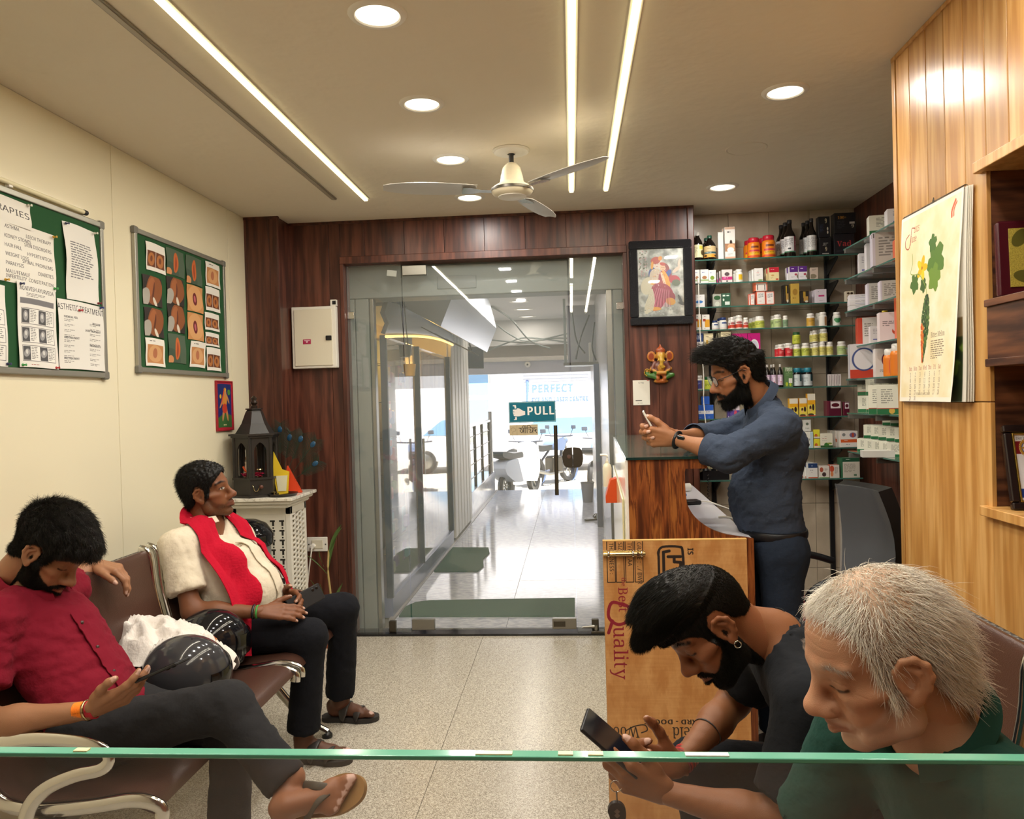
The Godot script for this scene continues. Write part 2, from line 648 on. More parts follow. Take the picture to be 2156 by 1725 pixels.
	part(pw,"upper_block",span(Vector3(1.186,2.11,-2.862),Vector3(1.85,2.68,1.1),0),W_NICHE[1])
	part(pw,"end_block",span(Vector3(1.186,1.16,-2.862),Vector3(1.85,2.11,-2.3),0),W_NICHE[1])
	part(pw,"near_block",span(Vector3(1.186,1.16,-1.2),Vector3(1.85,2.11,1.1),0),W_NICHE[1])
	part(pw,"niche_back",span(Vector3(1.42,1.16,-2.3),Vector3(1.43,2.11,-1.2),0),W_DARK[1])
	var gz := [-2.862,-2.757,-2.632,-2.513,-2.394,-2.279,-2.164,-2.049,-1.934,-1.82,-1.7,-1.58,-1.46,-1.34,-1.2]
	for k in gz.size() - 1:
		var lo := 1.46 if gz[k + 1] <= -2.27 else 2.135
		part(pw,"plank",span(Vector3(1.172,lo,gz[k] + 0.0016),Vector3(1.186,2.672,gz[k + 1] - 0.0016),0.0025),W_HONEY[k % 3])
	part(pw,"panel",span(Vector3(1.172,0,-2.862),Vector3(1.186,1.458,-2.281),0.002),W_HONEY[0])
	part(pw,"panel",span(Vector3(1.172,0,-2.28),Vector3(1.186,1.135,-1.2),0.002),W_HONEY[1])
	part(pw,"panel",span(Vector3(1.172,0,-1.198),Vector3(1.186,2.672,1.1),0.002),W_HONEY[2])
	part(pw,"end_board",span(Vector3(1.172,0,-2.884),Vector3(1.85,2.672,-2.862),0.002),W_HONEY[1])
	part(pw,"edge_strip",span(Vector3(1.168,0,-2.89),Vector3(1.178,2.672,-2.862),0.002),W_HONEY[2])
	part(pw,"top_trim",span(Vector3(1.166,2.664,-2.89),Vector3(1.186,2.68,1.1),0.002),W_HONEY[0])
	part(pw,"niche_frame",span(Vector3(1.15,2.105,-2.312),Vector3(1.42,2.137,-1.2),0.003),W_HONEY[0])
	part(pw,"niche_frame",span(Vector3(1.15,1.137,-2.312),Vector3(1.42,1.165,-1.2),0.003),W_HONEY[0])
	part(pw,"niche_side",span(Vector3(1.174,1.165,-2.3),Vector3(1.42,2.105,-2.283),0.001),W_NICHE[0])
	part(pw,"niche_shelf",span(Vector3(1.16,1.725,-2.283),Vector3(1.42,1.745,-1.2),0.002),W_NICHE[0])
	part(pw,"niche_shelf",span(Vector3(1.16,1.558,-2.283),Vector3(1.42,1.58,-1.2),0.002),W_NICHE[0])
	part(pw,"niche_panel",span(Vector3(1.168,1.58,-2.283),Vector3(1.18,1.725,-1.2),0.001),W_NICHE[1])
	struct("wall_front",span(Vector3(-2.1,0,1.1),Vector3(1.98,2.68,1.2),0),W_NICHE[1])
	build_door()

func build_door() -> void:
	var g: Material = mats.clear_glass
	var d := struct("door_1",span(Vector3(-1.068,0.03,-4.986),Vector3(-0.004,2.38,-4.974),0.001),g)
	part(d,"patch_fitting",span(Vector3(-1.066,2.325,-4.996),Vector3(-0.908,2.388,-4.964),0.003),mats.steel)
	part(d,"patch_fitting",span(Vector3(-1.068,0.028,-4.996),Vector3(-0.918,0.098,-4.964),0.003),mats.steel)
	part(d,"bottom_lock",span(Vector3(-0.158,0.03,-4.996),Vector3(-0.004,0.1,-4.964),0.003),mats.steel)
	part(d,"lock_cylinder",MB.new().box(Vector3(-0.112,0.065,-4.961),Vector3(0.075,0.036,0.006),0.002).mesh(),mats.dark_steel)
	var hd := part(d,"pull_handle",MB.new().tube([Vector3(-0.104,1.335,-4.935),Vector3(-0.106,0.893,-4.935)],0.0125,14).mesh(),mats.dark_steel)
	for y in [1.25,0.98]:
		part(hd,"standoff",MB.new().tube([Vector3(-0.105,y,-4.935),Vector3(-0.105,y,-4.976)],0.008,10).mesh(),mats.steel)
	var kn := part(d,"round_lock",MB.new().prism(curve2([Vector2(-0.002,-0.065),Vector2(-0.05,-0.055),Vector2(-0.066,0),Vector2(-0.05,0.055),Vector2(-0.002,0.065)],6),0,0.03,Transform3D(Basis(),Vector3(0,1.127,-4.975))).mesh(),mats.dark_steel)
	part(kn,"key_barrel",MB.new().lathe([Vector2(0.013,0),Vector2(0.013,0.008),Vector2(0,0.008)],14,Transform3D(Basis(Vector3.RIGHT,PI/2),Vector3(-0.024,1.135,-4.945))).mesh(),mats.chrome)
	for e in [[-1.434,-1.075,1],[0.004,0.345,2]]:
		var w := struct("window_%d" % e[2],span(Vector3(e[0],0.012,-4.986),Vector3(e[1],2.4,-4.974),0.001),g)
		var s: float = 1.0 if e[2] == 1 else -1.0
		var x0: float = e[0] if e[2] == 1 else e[1]
		part(w,"glass_clip",MB.new().box(Vector3(x0 + s*0.022,2.08,-4.98),Vector3(0.046,0.046,0.03),0.003).mesh(),mats.chrome)
		if e[2] == 1:
			part(w,"floor_clip",MB.new().box(Vector3(-1.196,0.05,-4.98),Vector3(0.045,0.075,0.034),0.003).mesh(),mats.dark_steel)
		else:
			part(w,"round_lock_half",MB.new().prism(curve2([Vector2(0.002,-0.065),Vector2(0.05,-0.055),Vector2(0.066,0),Vector2(0.05,0.055),Vector2(0.002,0.065)],6),0,0.03,Transform3D(Basis(),Vector3(0,1.127,-4.975))).mesh(),mats.dark_steel)
			part(w,"floor_clip",MB.new().box(Vector3(0.115,0.05,-4.98),Vector3(0.045,0.085,0.034),0.003).mesh(),mats.dark_steel)
	var st := thing("door_stop","grey metal door stop on the threshold, right of the glass door","door stop",Vector3(0.13,0.012,-4.95))
	part(st,"base",MB.new().box(Vector3(0,0.008,0),Vector3(0.085,0.016,0.05),0.004).mesh(),mats.dark_steel)
	part(st,"post",MB.new().tube([Vector3(-0.01,0.014,0),Vector3(-0.01,0.05,0)],0.014,12).mesh(),mats.steel)
	part(st,"catch",MB.new().tube([Vector3(-0.02,0.04,0),Vector3(-0.1,0.034,0)],[0.012,0.006],10).mesh(),mats.steel)
	# signs stuck on the door glass
	var im := canvas(480,210,"12657a")
	for r in [[6,6,468,3],[6,201,468,3],[6,6,3,198],[471,6,3,198]]:
		rect(im,r[0],r[1],r[2],r[3],"c9dcd8")
	poly(im,[Vector2(44,76),Vector2(80,76),Vector2(92,62),Vector2(108,66),Vector2(150,92),Vector2(168,96),Vector2(168,132),Vector2(140,138),Vector2(110,146),Vector2(70,146),Vector2(52,140),Vector2(46,120),Vector2(42,100)],"e4ddda")
	for y in [92,108,124]: rect(im,42,y,16,3,"12657a")
	poly(im,[Vector2(44,32),Vector2(76,32),Vector2(80,66),Vector2(62,66),Vector2(60,44),Vector2(44,42)],"e4ddda")
	poly(im,[Vector2(62,152),Vector2(82,152),Vector2(82,180),Vector2(50,182),Vector2(50,174),Vector2(64,172)],"e4ddda")
	write(im,"PULL",192,140,116,"e8e4e0","ab",0.0,0.0,1.04)
	var ps := solo("pull_sign","teal PULL sign with a white gripping hand on the door glass","sign",MB.new().box(Vector3.ZERO,Vector3(0.3,0.134,0.002),0.0,Transform3D(),Rect2(0,0,1,1),Rect2(0.001,0.001,0.01,0.01)).mesh(),img_mat(im,0.3),Vector3(-0.251,1.4235,-4.972))
	ps.rotation.z = 0.006
	im = canvas(300,118,"b5a585")
	rect(im,78,0,3,118,"8e7f62")
	rect(im,160,0,2,118,"9c8d70")
	var k := "2a2622"
	stroke(im,curve([Vector2(20,62),Vector2(16,44),Vector2(32,34),Vector2(52,36),Vector2(66,50),Vector2(60,70),Vector2(36,74),Vector2(34,96)],5),2,"8b7c60")
	stroke(im,[Vector2(100,38),Vector2(286,38)],3.2,k)
	for x in [150,166,186,246]: stroke(im,[Vector2(x,38),Vector2(x,92)],3.2,k)
	stroke(im,curve([Vector2(112,38),Vector2(126,50),Vector2(112,66),Vector2(128,88),Vector2(140,78),Vector2(150,62)],5),3.2,k)
	stroke(im,curve([Vector2(150,62),Vector2(138,56),Vector2(134,68),Vector2(146,74)],4),3.0,k)
	stroke(im,curve([Vector2(166,38),Vector2(160,16),Vector2(144,14),Vector2(138,30)],5),3.0,k)
	disc(im,172,16,5,5,k)
	stroke(im,curve([Vector2(186,38),Vector2(190,14),Vector2(214,12),Vector2(228,34)],5),3.0,k)
	stroke(im,curve([Vector2(200,58),Vector2(226,58),Vector2(214,84),Vector2(232,86),Vector2(246,62)],5),3.2,k)
	stroke(im,curve([Vector2(262,38),Vector2(258,66),Vector2(276,70),Vector2(282,54),Vector2(272,66),Vector2(288,96)],5),3.2,k)
	solo("pull_sign_strip","small beige strip with Hindi lettering under the teal door sign","sign",MB.new().box(Vector3.ZERO,Vector3(0.182,0.068,0.0015),0.0,Transform3D(),Rect2(0,0,1,1),Rect2(0.001,0.001,0.01,0.01)).mesh(),img_mat(im,0.5),Vector3(-0.308,1.309,-4.972))
	var s1 := solo("tape_scrap","pale paper sticker high on the glass left of the door","sticker",bx(Vector3.ZERO,Vector3(0.064,0.038,0.001),0),mat("pale_tape",hx("b9bdb4"),0.6),Vector3(-1.135,2.343,-4.9732))
	s1.rotation.z = -0.12
# ---------- lamps ----------

func area_lamp(parent: Node3D,at: Vector3,size: Vector2,e: float,c: Color) -> void:
	var l := AreaLight3D.new()
	l.name = "glow_light"
	parent.add_child(l,true)
	l.position = at
	l.rotation.x = -PI/2
	l.area_size = size
	l.area_normalize_energy = true
	l.light_energy = e
	l.light_color = c
	if "area_range" in l:
		l.set("area_range",12.0)
	l.shadow_enabled = true

func build_lamps() -> void:
	var warm := Color(1.0,0.96,0.88)
	var strip_m := glow("strip_glow",Color(1.0,0.95,0.74),2.6)
	var disc_m := glow("diffuser_glow",Color(1.0,0.97,0.88),2.6)
	var far := -4.42
	for s in [[-1.141,-4.402,"bright light strip on the left of the ceiling, running towards the corner"],[0.032,-4.43,"straight bright light strip in the ceiling, beside the fan"],[0.225,-4.434,"rightmost bright light strip in the ceiling"]]:
		var t := thing("light_strip",s[2],"light strip",Vector3(s[0],2.68,0),0.0,"lit ceiling strips")
		part(t,"channel",span(Vector3(-0.02,-0.006,s[1]),Vector3(0.02,0,0.6),0.001),mats.white_paint)
		var z: float = s[1] + 0.004
		while z < 0.55:
			part(t,"tube",span(Vector3(-0.0125,-0.018,z),Vector3(0.0125,-0.006,minf(z + 1.18,0.59)),0.004),strip_m)
			z += 1.184
		for k in 2:
			area_lamp(t,Vector3(0,-0.0195,lerpf(s[1],0.55,0.25 + 0.5*k)),Vector2(0.024,2.4),0.62*LAMP_E,warm)
	var off := thing("light_channel","unlit grey light channel left of the bright ceiling strip","light strip",Vector3(-1.318,2.68,0))
	part(off,"channel",span(Vector3(-0.016,-0.008,-4.37),Vector3(0.016,0,0.6),0.002),mat("dull_channel",hx("8f877a"),0.4,0.5))
	part(off,"lens",span(Vector3(-0.009,-0.011,-4.365),Vector3(0.009,-0.008,0.595),0.001),mat("dull_lens",hx("a89f90"),0.3))
	var ring_p := [Vector2(0.064,-0.001),Vector2(0.07,-0.008),Vector2(0.084,-0.007),Vector2(0.09,0.0)]
	var spots := [[-0.554,-2.336,"nearest round ceiling light in the row left of the fan"],[-0.556,-3.05,"second nearest round ceiling light in the row left of the fan"],[-0.553,-3.764,"round ceiling light above the left fan blade"],[-0.553,-4.478,"small far round ceiling light below the left fan blade, nearest the door"],[0.865,-3.134,"round ceiling light at upper right, nearest the honey wood wall"],[0.886,-4.511,"far round ceiling light above the medicine shelves"],[-0.554,-1.62,"round ceiling light above the frame, over the left bench"],[-0.554,-0.9,"round ceiling light above the frame, nearest the viewer"],[0.87,-1.75,"round ceiling light above the frame, over the right bench"]]
	for s in spots:
		var lab: String = s[2]
		var t := thing("downlight",lab,"ceiling light",Vector3(s[0],2.68,s[1]),0.0,"round ceiling lights")
		part(t,"rim",MB.new().lathe(ring_p,40).mesh(),mats.white_paint)
		part(t,"diffuser",MB.new().lathe([Vector2(0.0,-0.0068),Vector2(0.058,-0.0065),Vector2(0.066,-0.003)],40).mesh(),disc_m)
		area_lamp(t,Vector3(0,-0.012,0),Vector2(0.1,0.1),0.5*LAMP_E,Color(1.0,0.98,0.95))
	var hole := thing("ceiling_ring","unlit round cut-out ring in the ceiling above the picture","ceiling ring",Vector3(0.87,2.68,-3.836))
	part(hole,"rim",MB.new().lathe([Vector2(0.088,0),Vector2(0.091,-0.003),Vector2(0.096,-0.003),Vector2(0.099,0)],40).mesh(),mats.ceiling_paint)
	part(hole,"cover",MB.new().lathe([Vector2(0,-0.001),Vector2(0.088,-0.001)],40).mesh(),mats.ceiling_paint)
	build_fan()

func build_fan() -> void:
	var cream := mat("fan_enamel",hx("e6dcc0"),0.25)
	var t := thing("ceiling_fan","cream three-bladed ceiling fan on a short dark rod","fan",Vector3(-0.252,2.68,-3.676))
	part(t,"canopy",MB.new().lathe([Vector2(0.018,-0.02),Vector2(0.03,-0.012),Vector2(0.045,-0.016),Vector2(0.062,-0.011),Vector2(0.082,-0.012),Vector2(0.088,-0.004),Vector2(0.086,0)],40).mesh(),mats.white_paint)
	part(t,"rod",MB.new().tube([Vector3(0,0,0),Vector3(0,-0.075,0)],0.012,14).mesh(),mats.black_plastic)
	var mo := part(t,"motor",MB.new().lathe([Vector2(0.0,-0.225),Vector2(0.05,-0.224),Vector2(0.085,-0.213),Vector2(0.1,-0.196),Vector2(0.1,-0.185),Vector2(0.086,-0.172),Vector2(0.062,-0.158),Vector2(0.056,-0.15),Vector2(0.052,-0.125),Vector2(0.042,-0.085),Vector2(0.026,-0.066),Vector2(0.014,-0.06)],44).mesh(),cream)
	part(mo,"band",MB.new().lathe([Vector2(0.1005,-0.197),Vector2(0.1015,-0.19),Vector2(0.1005,-0.183)],44).mesh(),mats.dark_steel)
	part(mo,"bottom_cap",MB.new().lathe([Vector2(0.0,-0.229),Vector2(0.045,-0.2275),Vector2(0.066,-0.222),Vector2(0.068,-0.217)],44).mesh(),mats.white_paint)
	var steel := mat("blade_metal",hx("d2cfc8"),0.35,0.3)
	for a in [46.0,166.0,286.0]:
		var q := Basis(Vector3.UP,-deg_to_rad(a))
		var pts := []
		for k in 15:
			var f := k/14.0
			var w := 0.048 + 0.016*sin(f*PI) - 0.02*pow(f,8)
			for j in 5:
				var s := (j - 2)/2.0
				pts.append(q*Vector3(0.17 + f*0.43,-0.19 - s*w*0.17 + 0.004*(1 - s*s),s*w))
		part(t,"blade",MB.new().sheet(pts,5,0.0025).mesh(),steel)
		part(t,"blade_arm",MB.new().prism(PackedVector2Array([Vector2(0.085,-0.016),Vector2(0.15,-0.014),Vector2(0.2,-0.034),Vector2(0.235,-0.03),Vector2(0.235,0.03),Vector2(0.2,0.034),Vector2(0.15,0.014),Vector2(0.085,0.016)]),-0.002,0.002,Transform3D(q*Basis(Vector3.RIGHT,PI/2 + 0.17),Vector3(0,-0.195,0))).mesh(),mats.chrome)
# ---------- the passage outside the door and the street at its end ----------

func build_street() -> void:
	var marble := tri_mat("passage_marble",noise_tex(0.02,[[0.2,hx("b9bccb")],[0.5,hx("cfd2dd")],[0.68,hx("e8e9ee")],[0.8,hx("c3c6d4")]],5,0,40.0,1024,5),Vector3(0.5,0.5,1.1),0.1)
	var plaster := mat("passage_plaster",hx("d9d6d2"),0.8)
	var fl := struct("floor",span(Vector3(-2.6,-0.15,-13.0),Vector3(0.6,-0.012,-5.07),0),mats.grout)
	var zs := [-12.98,-11.6,-10.2,-8.85,-7.5,-6.45,-5.85,-5.07]
	for k in zs.size() - 1:
		for e in [[-1.26,-0.47],[-0.468,0.34]]:
			part(fl,"floor_slab",span(Vector3(e[0],-0.012,zs[k] + 0.001),Vector3(e[1],0,zs[k + 1] - 0.001),0.001),marble)
	part(fl,"side_strip",span(Vector3(-1.3,-0.012,-13),Vector3(-1.262,0.012,-5.3),0.002),mat("strip_stone",hx("9c9690"),0.3))
	part(fl,"step",span(Vector3(-2.6,-0.3,-13.3),Vector3(0.6,-0.15,-13.0),0.004),plaster)
	struct("floor",span(Vector3(-14,-0.5,-40),Vector3(14,-0.3,-13.0),0),tri_mat("road",noise_tex(0.1,[[0.2,hx("8d8a84")],[0.8,hx("aeaba4")]],3),Vector3(0.8,0.8,0.8),0.9))
	struct("ceiling",span(Vector3(-2.6,2.74,-13.0),Vector3(0.8,2.9,-5.3),0),plaster)
	# roller shutter hood and guide rails just outside the glass
	var sh := thing("roller_shutter","grey steel roller shutter hood and rails framing the outside of the glass door","shutter",Vector3(0,0,0))
	part(sh,"hood",span(Vector3(-1.5,2.2,-5.3),Vector3(0.4,2.62,-5.09),0.01),mats.grey_paint)
	part(sh,"hood_plate",span(Vector3(-0.86,2.245,-5.09),Vector3(-0.6,2.33,-5.083),0.004),mat("hood_plate",hx("6c716f"),0.5))
	for e in [[-1.5,-1.42],[-1.414,-1.325],[-1.318,-1.292],[0.24,0.28],[0.286,0.345],[0.348,0.4]]:
		part(sh,"guide_rail",span(Vector3(e[0],-0.012,-5.2 if e[1] - e[0] > 0.05 else -5.16),Vector3(e[1],2.2,-5.09),0.004),mats.grey_paint if e[1] - e[0] > 0.05 else mats.steel)
	struct("wall_right",span(Vector3(0.35,0,-13.0),Vector3(0.8,2.74,-5.42),0),plaster)
	var slab := mat("grey_marble",hx("b9b4b4"),0.25)
	var wr := struct("trim_2",span(Vector3(0.33,0,-12.9),Vector3(0.35,2.735,-5.45),0.002),slab)
	part(wr,"corner_post",span(Vector3(0.27,0,-9.25),Vector3(0.33,1.9,-9.1),0.004),mat("blue_post",hx("6c7690"),0.5))
	# niche with cables over a dark shelf on the right
	var nb := thing("cable_shelf","dark wall shelf carrying cables and sockets, high on the right of the passage","shelf",Vector3(0.13,1.93,-9.6))
	part(nb,"board",span(Vector3(-0.2,-0.02,-0.4),Vector3(0.2,0.0,0.35),0.004),mats.black_plastic)
	part(nb,"edge",span(Vector3(-0.21,-0.035,0.35),Vector3(0.2,0.0,0.36),0.002),mats.steel)
	part(nb,"back_board",span(Vector3(-0.16,0,-0.4),Vector3(0.2,0.76,-0.38),0.002),mat("board_grey",hx("9b9aa0"),0.7))
	part(nb,"side_post",span(Vector3(-0.2,0,0.3),Vector3(-0.17,0.76,0.33),0.003),mats.grey_paint)
	part(nb,"power_strip",span(Vector3(0.1,0.01,0.0),Vector3(0.15,0.25,0.04),0.006),mats.white_plastic)
	for c in [[Vector3(-0.1,0.75,-0.2),Vector3(-0.05,0.3,0.0),Vector3(0.05,0.12,0.1)],[Vector3(0.12,0.6,-0.1),Vector3(0.0,0.3,0.05),Vector3(-0.06,0.05,0.1)],[Vector3(0.18,0.5,0),Vector3(0.14,0.2,0.1),Vector3(0.18,0.03,0.1)]]:
		part(nb,"cable",MB.new().tube(curve(c),0.01,6).mesh(),mats.black_plastic)
	# beams at the far end
	var bm := struct("trim_3",span(Vector3(-2.6,2.36,-12.2),Vector3(0.8,2.74,-12.0),0),plaster)
	part(bm,"beam",span(Vector3(-2.6,2.19,-12.6),Vector3(0.8,2.74,-12.4),0.01),mat("beam_plaster",hx("b3a79a"),0.8))
	part(bm,"fascia",span(Vector3(-2.6,2.15,-13.2),Vector3(0.8,2.3,-12.95),0.01),mats.white_paint)
	part(bm,"fascia_lower",span(Vector3(-2.6,1.95,-13.1),Vector3(0.8,2.15,-13.0),0.004),mat("fascia_grey",hx("c9cbd6"),0.6))
	var cab := thing("ceiling_cables","loose bundle of grey cables strung under the far ceiling of the passage","cables",Vector3(-0.4,2.4,-11.9))
	for c in [[Vector3(-0.75,0.3,0.8),Vector3(-0.5,0.1,0.2),Vector3(-0.2,0.0,0.05),Vector3(0.5,0.12,0)],[Vector3(-0.9,0.05,0),Vector3(-0.3,-0.02,0.05),Vector3(0.2,0.03,0),Vector3(0.6,0.0,0)],[Vector3(-0.6,0.33,1.8),Vector3(-0.42,0.25,0.9),Vector3(-0.2,0.0,0.1),Vector3(0.1,-0.12,0.0)],[Vector3(-1.0,-0.18,0),Vector3(-0.5,0.0,0),Vector3(-0.2,0.05,0),Vector3(0.6,-0.08,0)]]:
		part(cab,"cable",MB.new().tube(curve(c),0.012,6).mesh(),mats.grey_paint)
	var dome := thing("dome_camera","small white dome security camera on the fascia over the passage end","camera",Vector3(-0.71,2.09,-12.99))
	part(dome,"base",MB.new().lathe([Vector2(0.05,0),Vector2(0.05,0.03),Vector2(0.03,0.05),Vector2(0,0.055)],20,Transform3D(Basis(Vector3.RIGHT,PI/2),Vector3.ZERO)).mesh(),mats.white_plastic)
	part(dome,"lens",MB.new().lathe([Vector2(0.018,0.045),Vector2(0.014,0.06),Vector2(0,0.062)],14,Transform3D(Basis(Vector3.RIGHT,PI/2),Vector3.ZERO)).mesh(),mats.black_plastic)
	var off_disc := glow("passage_disc",hx("fff8ee"),1.2)
	var n := 0
	for z in [-7.95,-8.8,-9.74,-10.6,-11.55]:
		var d := thing("downlight","round ceiling light in the passage, %s from the glass door" % ["first","second","third","fourth","fifth and last"][n],"ceiling light",Vector3(-0.62,2.74,z),0.0,"ceiling lights in the passage")
		part(d,"rim",MB.new().lathe([Vector2(0.09,-0.001),Vector2(0.1,-0.012),Vector2(0.125,-0.01),Vector2(0.135,0)],28).mesh(),mats.white_paint)
		part(d,"diffuser",MB.new().lathe([Vector2(0,-0.01),Vector2(0.092,-0.004)],28).mesh(),off_disc)
		area_lamp(d,Vector3(0,-0.018,0),Vector2(0.15,0.15),0.4*LAMP_E,Color(1,0.97,0.92))
		n += 1
	build_shop()
	# ribbed white column and the low wall with its railing
	var rib := thing("ribbed_column","white ribbed column cladding after the shop window","column",Vector3(-1.28,0,-8.95))
	part(rib,"core",span(Vector3(-0.4,0,-0.72),Vector3(-0.03,2.73,0.72),0.003),mats.white_paint)
	for k in 6:
		part(rib,"rib",span(Vector3(-0.04,0.03,-0.71 + k*0.237),Vector3(0.012,2.73,-0.71 + k*0.237 + 0.19),0.012),mats.white_paint)
	struct("wall_left",span(Vector3(-2.6,0,-13.0),Vector3(-1.9,2.74,-5.3),0),plaster)
	struct("trim_4",span(Vector3(-1.9,0,-12.9),Vector3(-1.3,0.33,-9.7),0.006),marble)
	var rl := thing("railing","dark metal railing with thin crossbars on the low marble wall","railing",Vector3(-1.34,0.33,-11.2))
	for z in [1.4,0.55,-0.3,-1.3]:
		part(rl,"post",MB.new().tube([Vector3(0,0,z),Vector3(0,0.86,z)],0.022,10).mesh(),mats.dark_steel)
	part(rl,"handrail",MB.new().tube([Vector3(0,0.85,1.5),Vector3(0,0.85,-1.35)],0.025,10).mesh(),mats.chrome)
	part(rl,"end_post",MB.new().tube([Vector3(0.0,0,-1.55),Vector3(0.0,1.0,-1.55)],0.035,12).mesh(),mats.chrome)
	for y in [0.15,0.33,0.52,0.7]:
		part(rl,"crossbar",MB.new().tube([Vector3(0,y,1.4),Vector3(0,y,-1.55)],0.009,6).mesh(),mats.dark_steel)
	var mo := thing("monitor","dark screen hung on an arm by the ribbed column","monitor",Vector3(-1.22,2.06,-9.9),0.5)
	part(mo,"casing",span(Vector3(-0.13,-0.14,-0.03),Vector3(0.13,0.14,0),0.006),mats.black_plastic)
	part(mo,"screen",span(Vector3(-0.118,-0.125,0),Vector3(0.118,0.125,0.003),0.001),mat("dark_screen",hx("23262e"),0.1))
	part(mo,"arm",MB.new().tube([Vector3(-0.02,0.1,-0.03),Vector3(-0.14,0.16,0.2)],0.012,8).mesh(),mats.dark_steel)
	# mats,bin and sandals on the passage floor
	var turf := tri_mat("turf",noise_tex(0.25,[[0.2,hx("14382c")],[0.5,hx("265c46")],[0.8,hx("3f7a5f")]],2),Vector3(1.3,1.3,2.2),0.95)
	bump(turf,0.3,0.6)
	var poly1 := PackedVector2Array([Vector2(-1.245,5.37),Vector2(-0.015,5.35),Vector2(-0.013,5.83),Vector2(-1.1,5.79),Vector2(-1.2,5.74),Vector2(-1.25,5.62)])
	solo("door_mat","wide dark green mat lying right outside the glass door","mat",MB.new().prism(poly1,0,0.012,Transform3D(Basis(Vector3.RIGHT,-PI/2),Vector3.ZERO)).mesh(),turf,Vector3(0,0.0,0))
	var poly2 := PackedVector2Array([Vector2(-1.25,6.8),Vector2(-0.86,6.78),Vector2(-0.83,7.0),Vector2(-0.87,7.3),Vector2(-0.84,7.6),Vector2(-0.88,7.87),Vector2(-1.25,7.9)])
	solo("door_mat","smaller dark green mat with a ragged edge beside the shop window","mat",MB.new().prism(poly2,0,0.012,Transform3D(Basis(Vector3.RIGHT,-PI/2),Vector3.ZERO)).mesh(),turf,Vector3(0,0.0,0))
	var bin := thing("waste_bin","small grey tapered waste bin at the far right of the passage","bin",Vector3(0.2,0,-11.3))
	part(bin,"body",MB.new().lathe([Vector2(0,0.004),Vector2(0.07,0),Vector2(0.095,0.28),Vector2(0.088,0.28),Vector2(0.065,0.01),Vector2(0,0.012)],20).mesh(),mat("bin_grey",hx("8d8f98"),0.5))
	part(bin,"rim",MB.new().lathe([Vector2(0.092,0.272),Vector2(0.101,0.276),Vector2(0.101,0.288),Vector2(0.09,0.288)],20).mesh(),mats.grey_paint)
	for k in 2:
		var s := thing("sandal",["grey sandal by the right wall of the passage, nearer the door","grey sandal by the right wall of the passage, farther from the door"][k],"sandal",Vector3(0.24,0,-9.62 - k*0.11),0.4 + k*0.3,"pair of sandals in the passage")
		part(s,"sole",MB.new().prism(sole_shape(0.25,0.092),0,0.022,Transform3D(Basis(Vector3.RIGHT,-PI/2),Vector3.ZERO)).mesh(),mats.black_plastic)
		part(s,"strap",MB.new().tube(curve([Vector3(0.03,0.02,-0.045),Vector3(0.04,0.06,0),Vector3(0.03,0.02,0.045)],5),0.016,6,0.25).mesh(),mats.grey_paint)
	build_facade()

func sole_shape(l: float,w: float) -> PackedVector2Array:
	return curve2([Vector2(-0.5*l,0),Vector2(-0.42*l,0.36*w),Vector2(-0.1*l,0.34*w),Vector2(0.25*l,0.5*w),Vector2(0.44*l,0.36*w),Vector2(0.5*l,0.05*w),Vector2(0.43*l,-0.3*w),Vector2(0.2*l,-0.48*w),Vector2(-0.1*l,-0.36*w),Vector2(-0.42*l,-0.36*w),Vector2(-0.5*l,0)],4).slice(1)

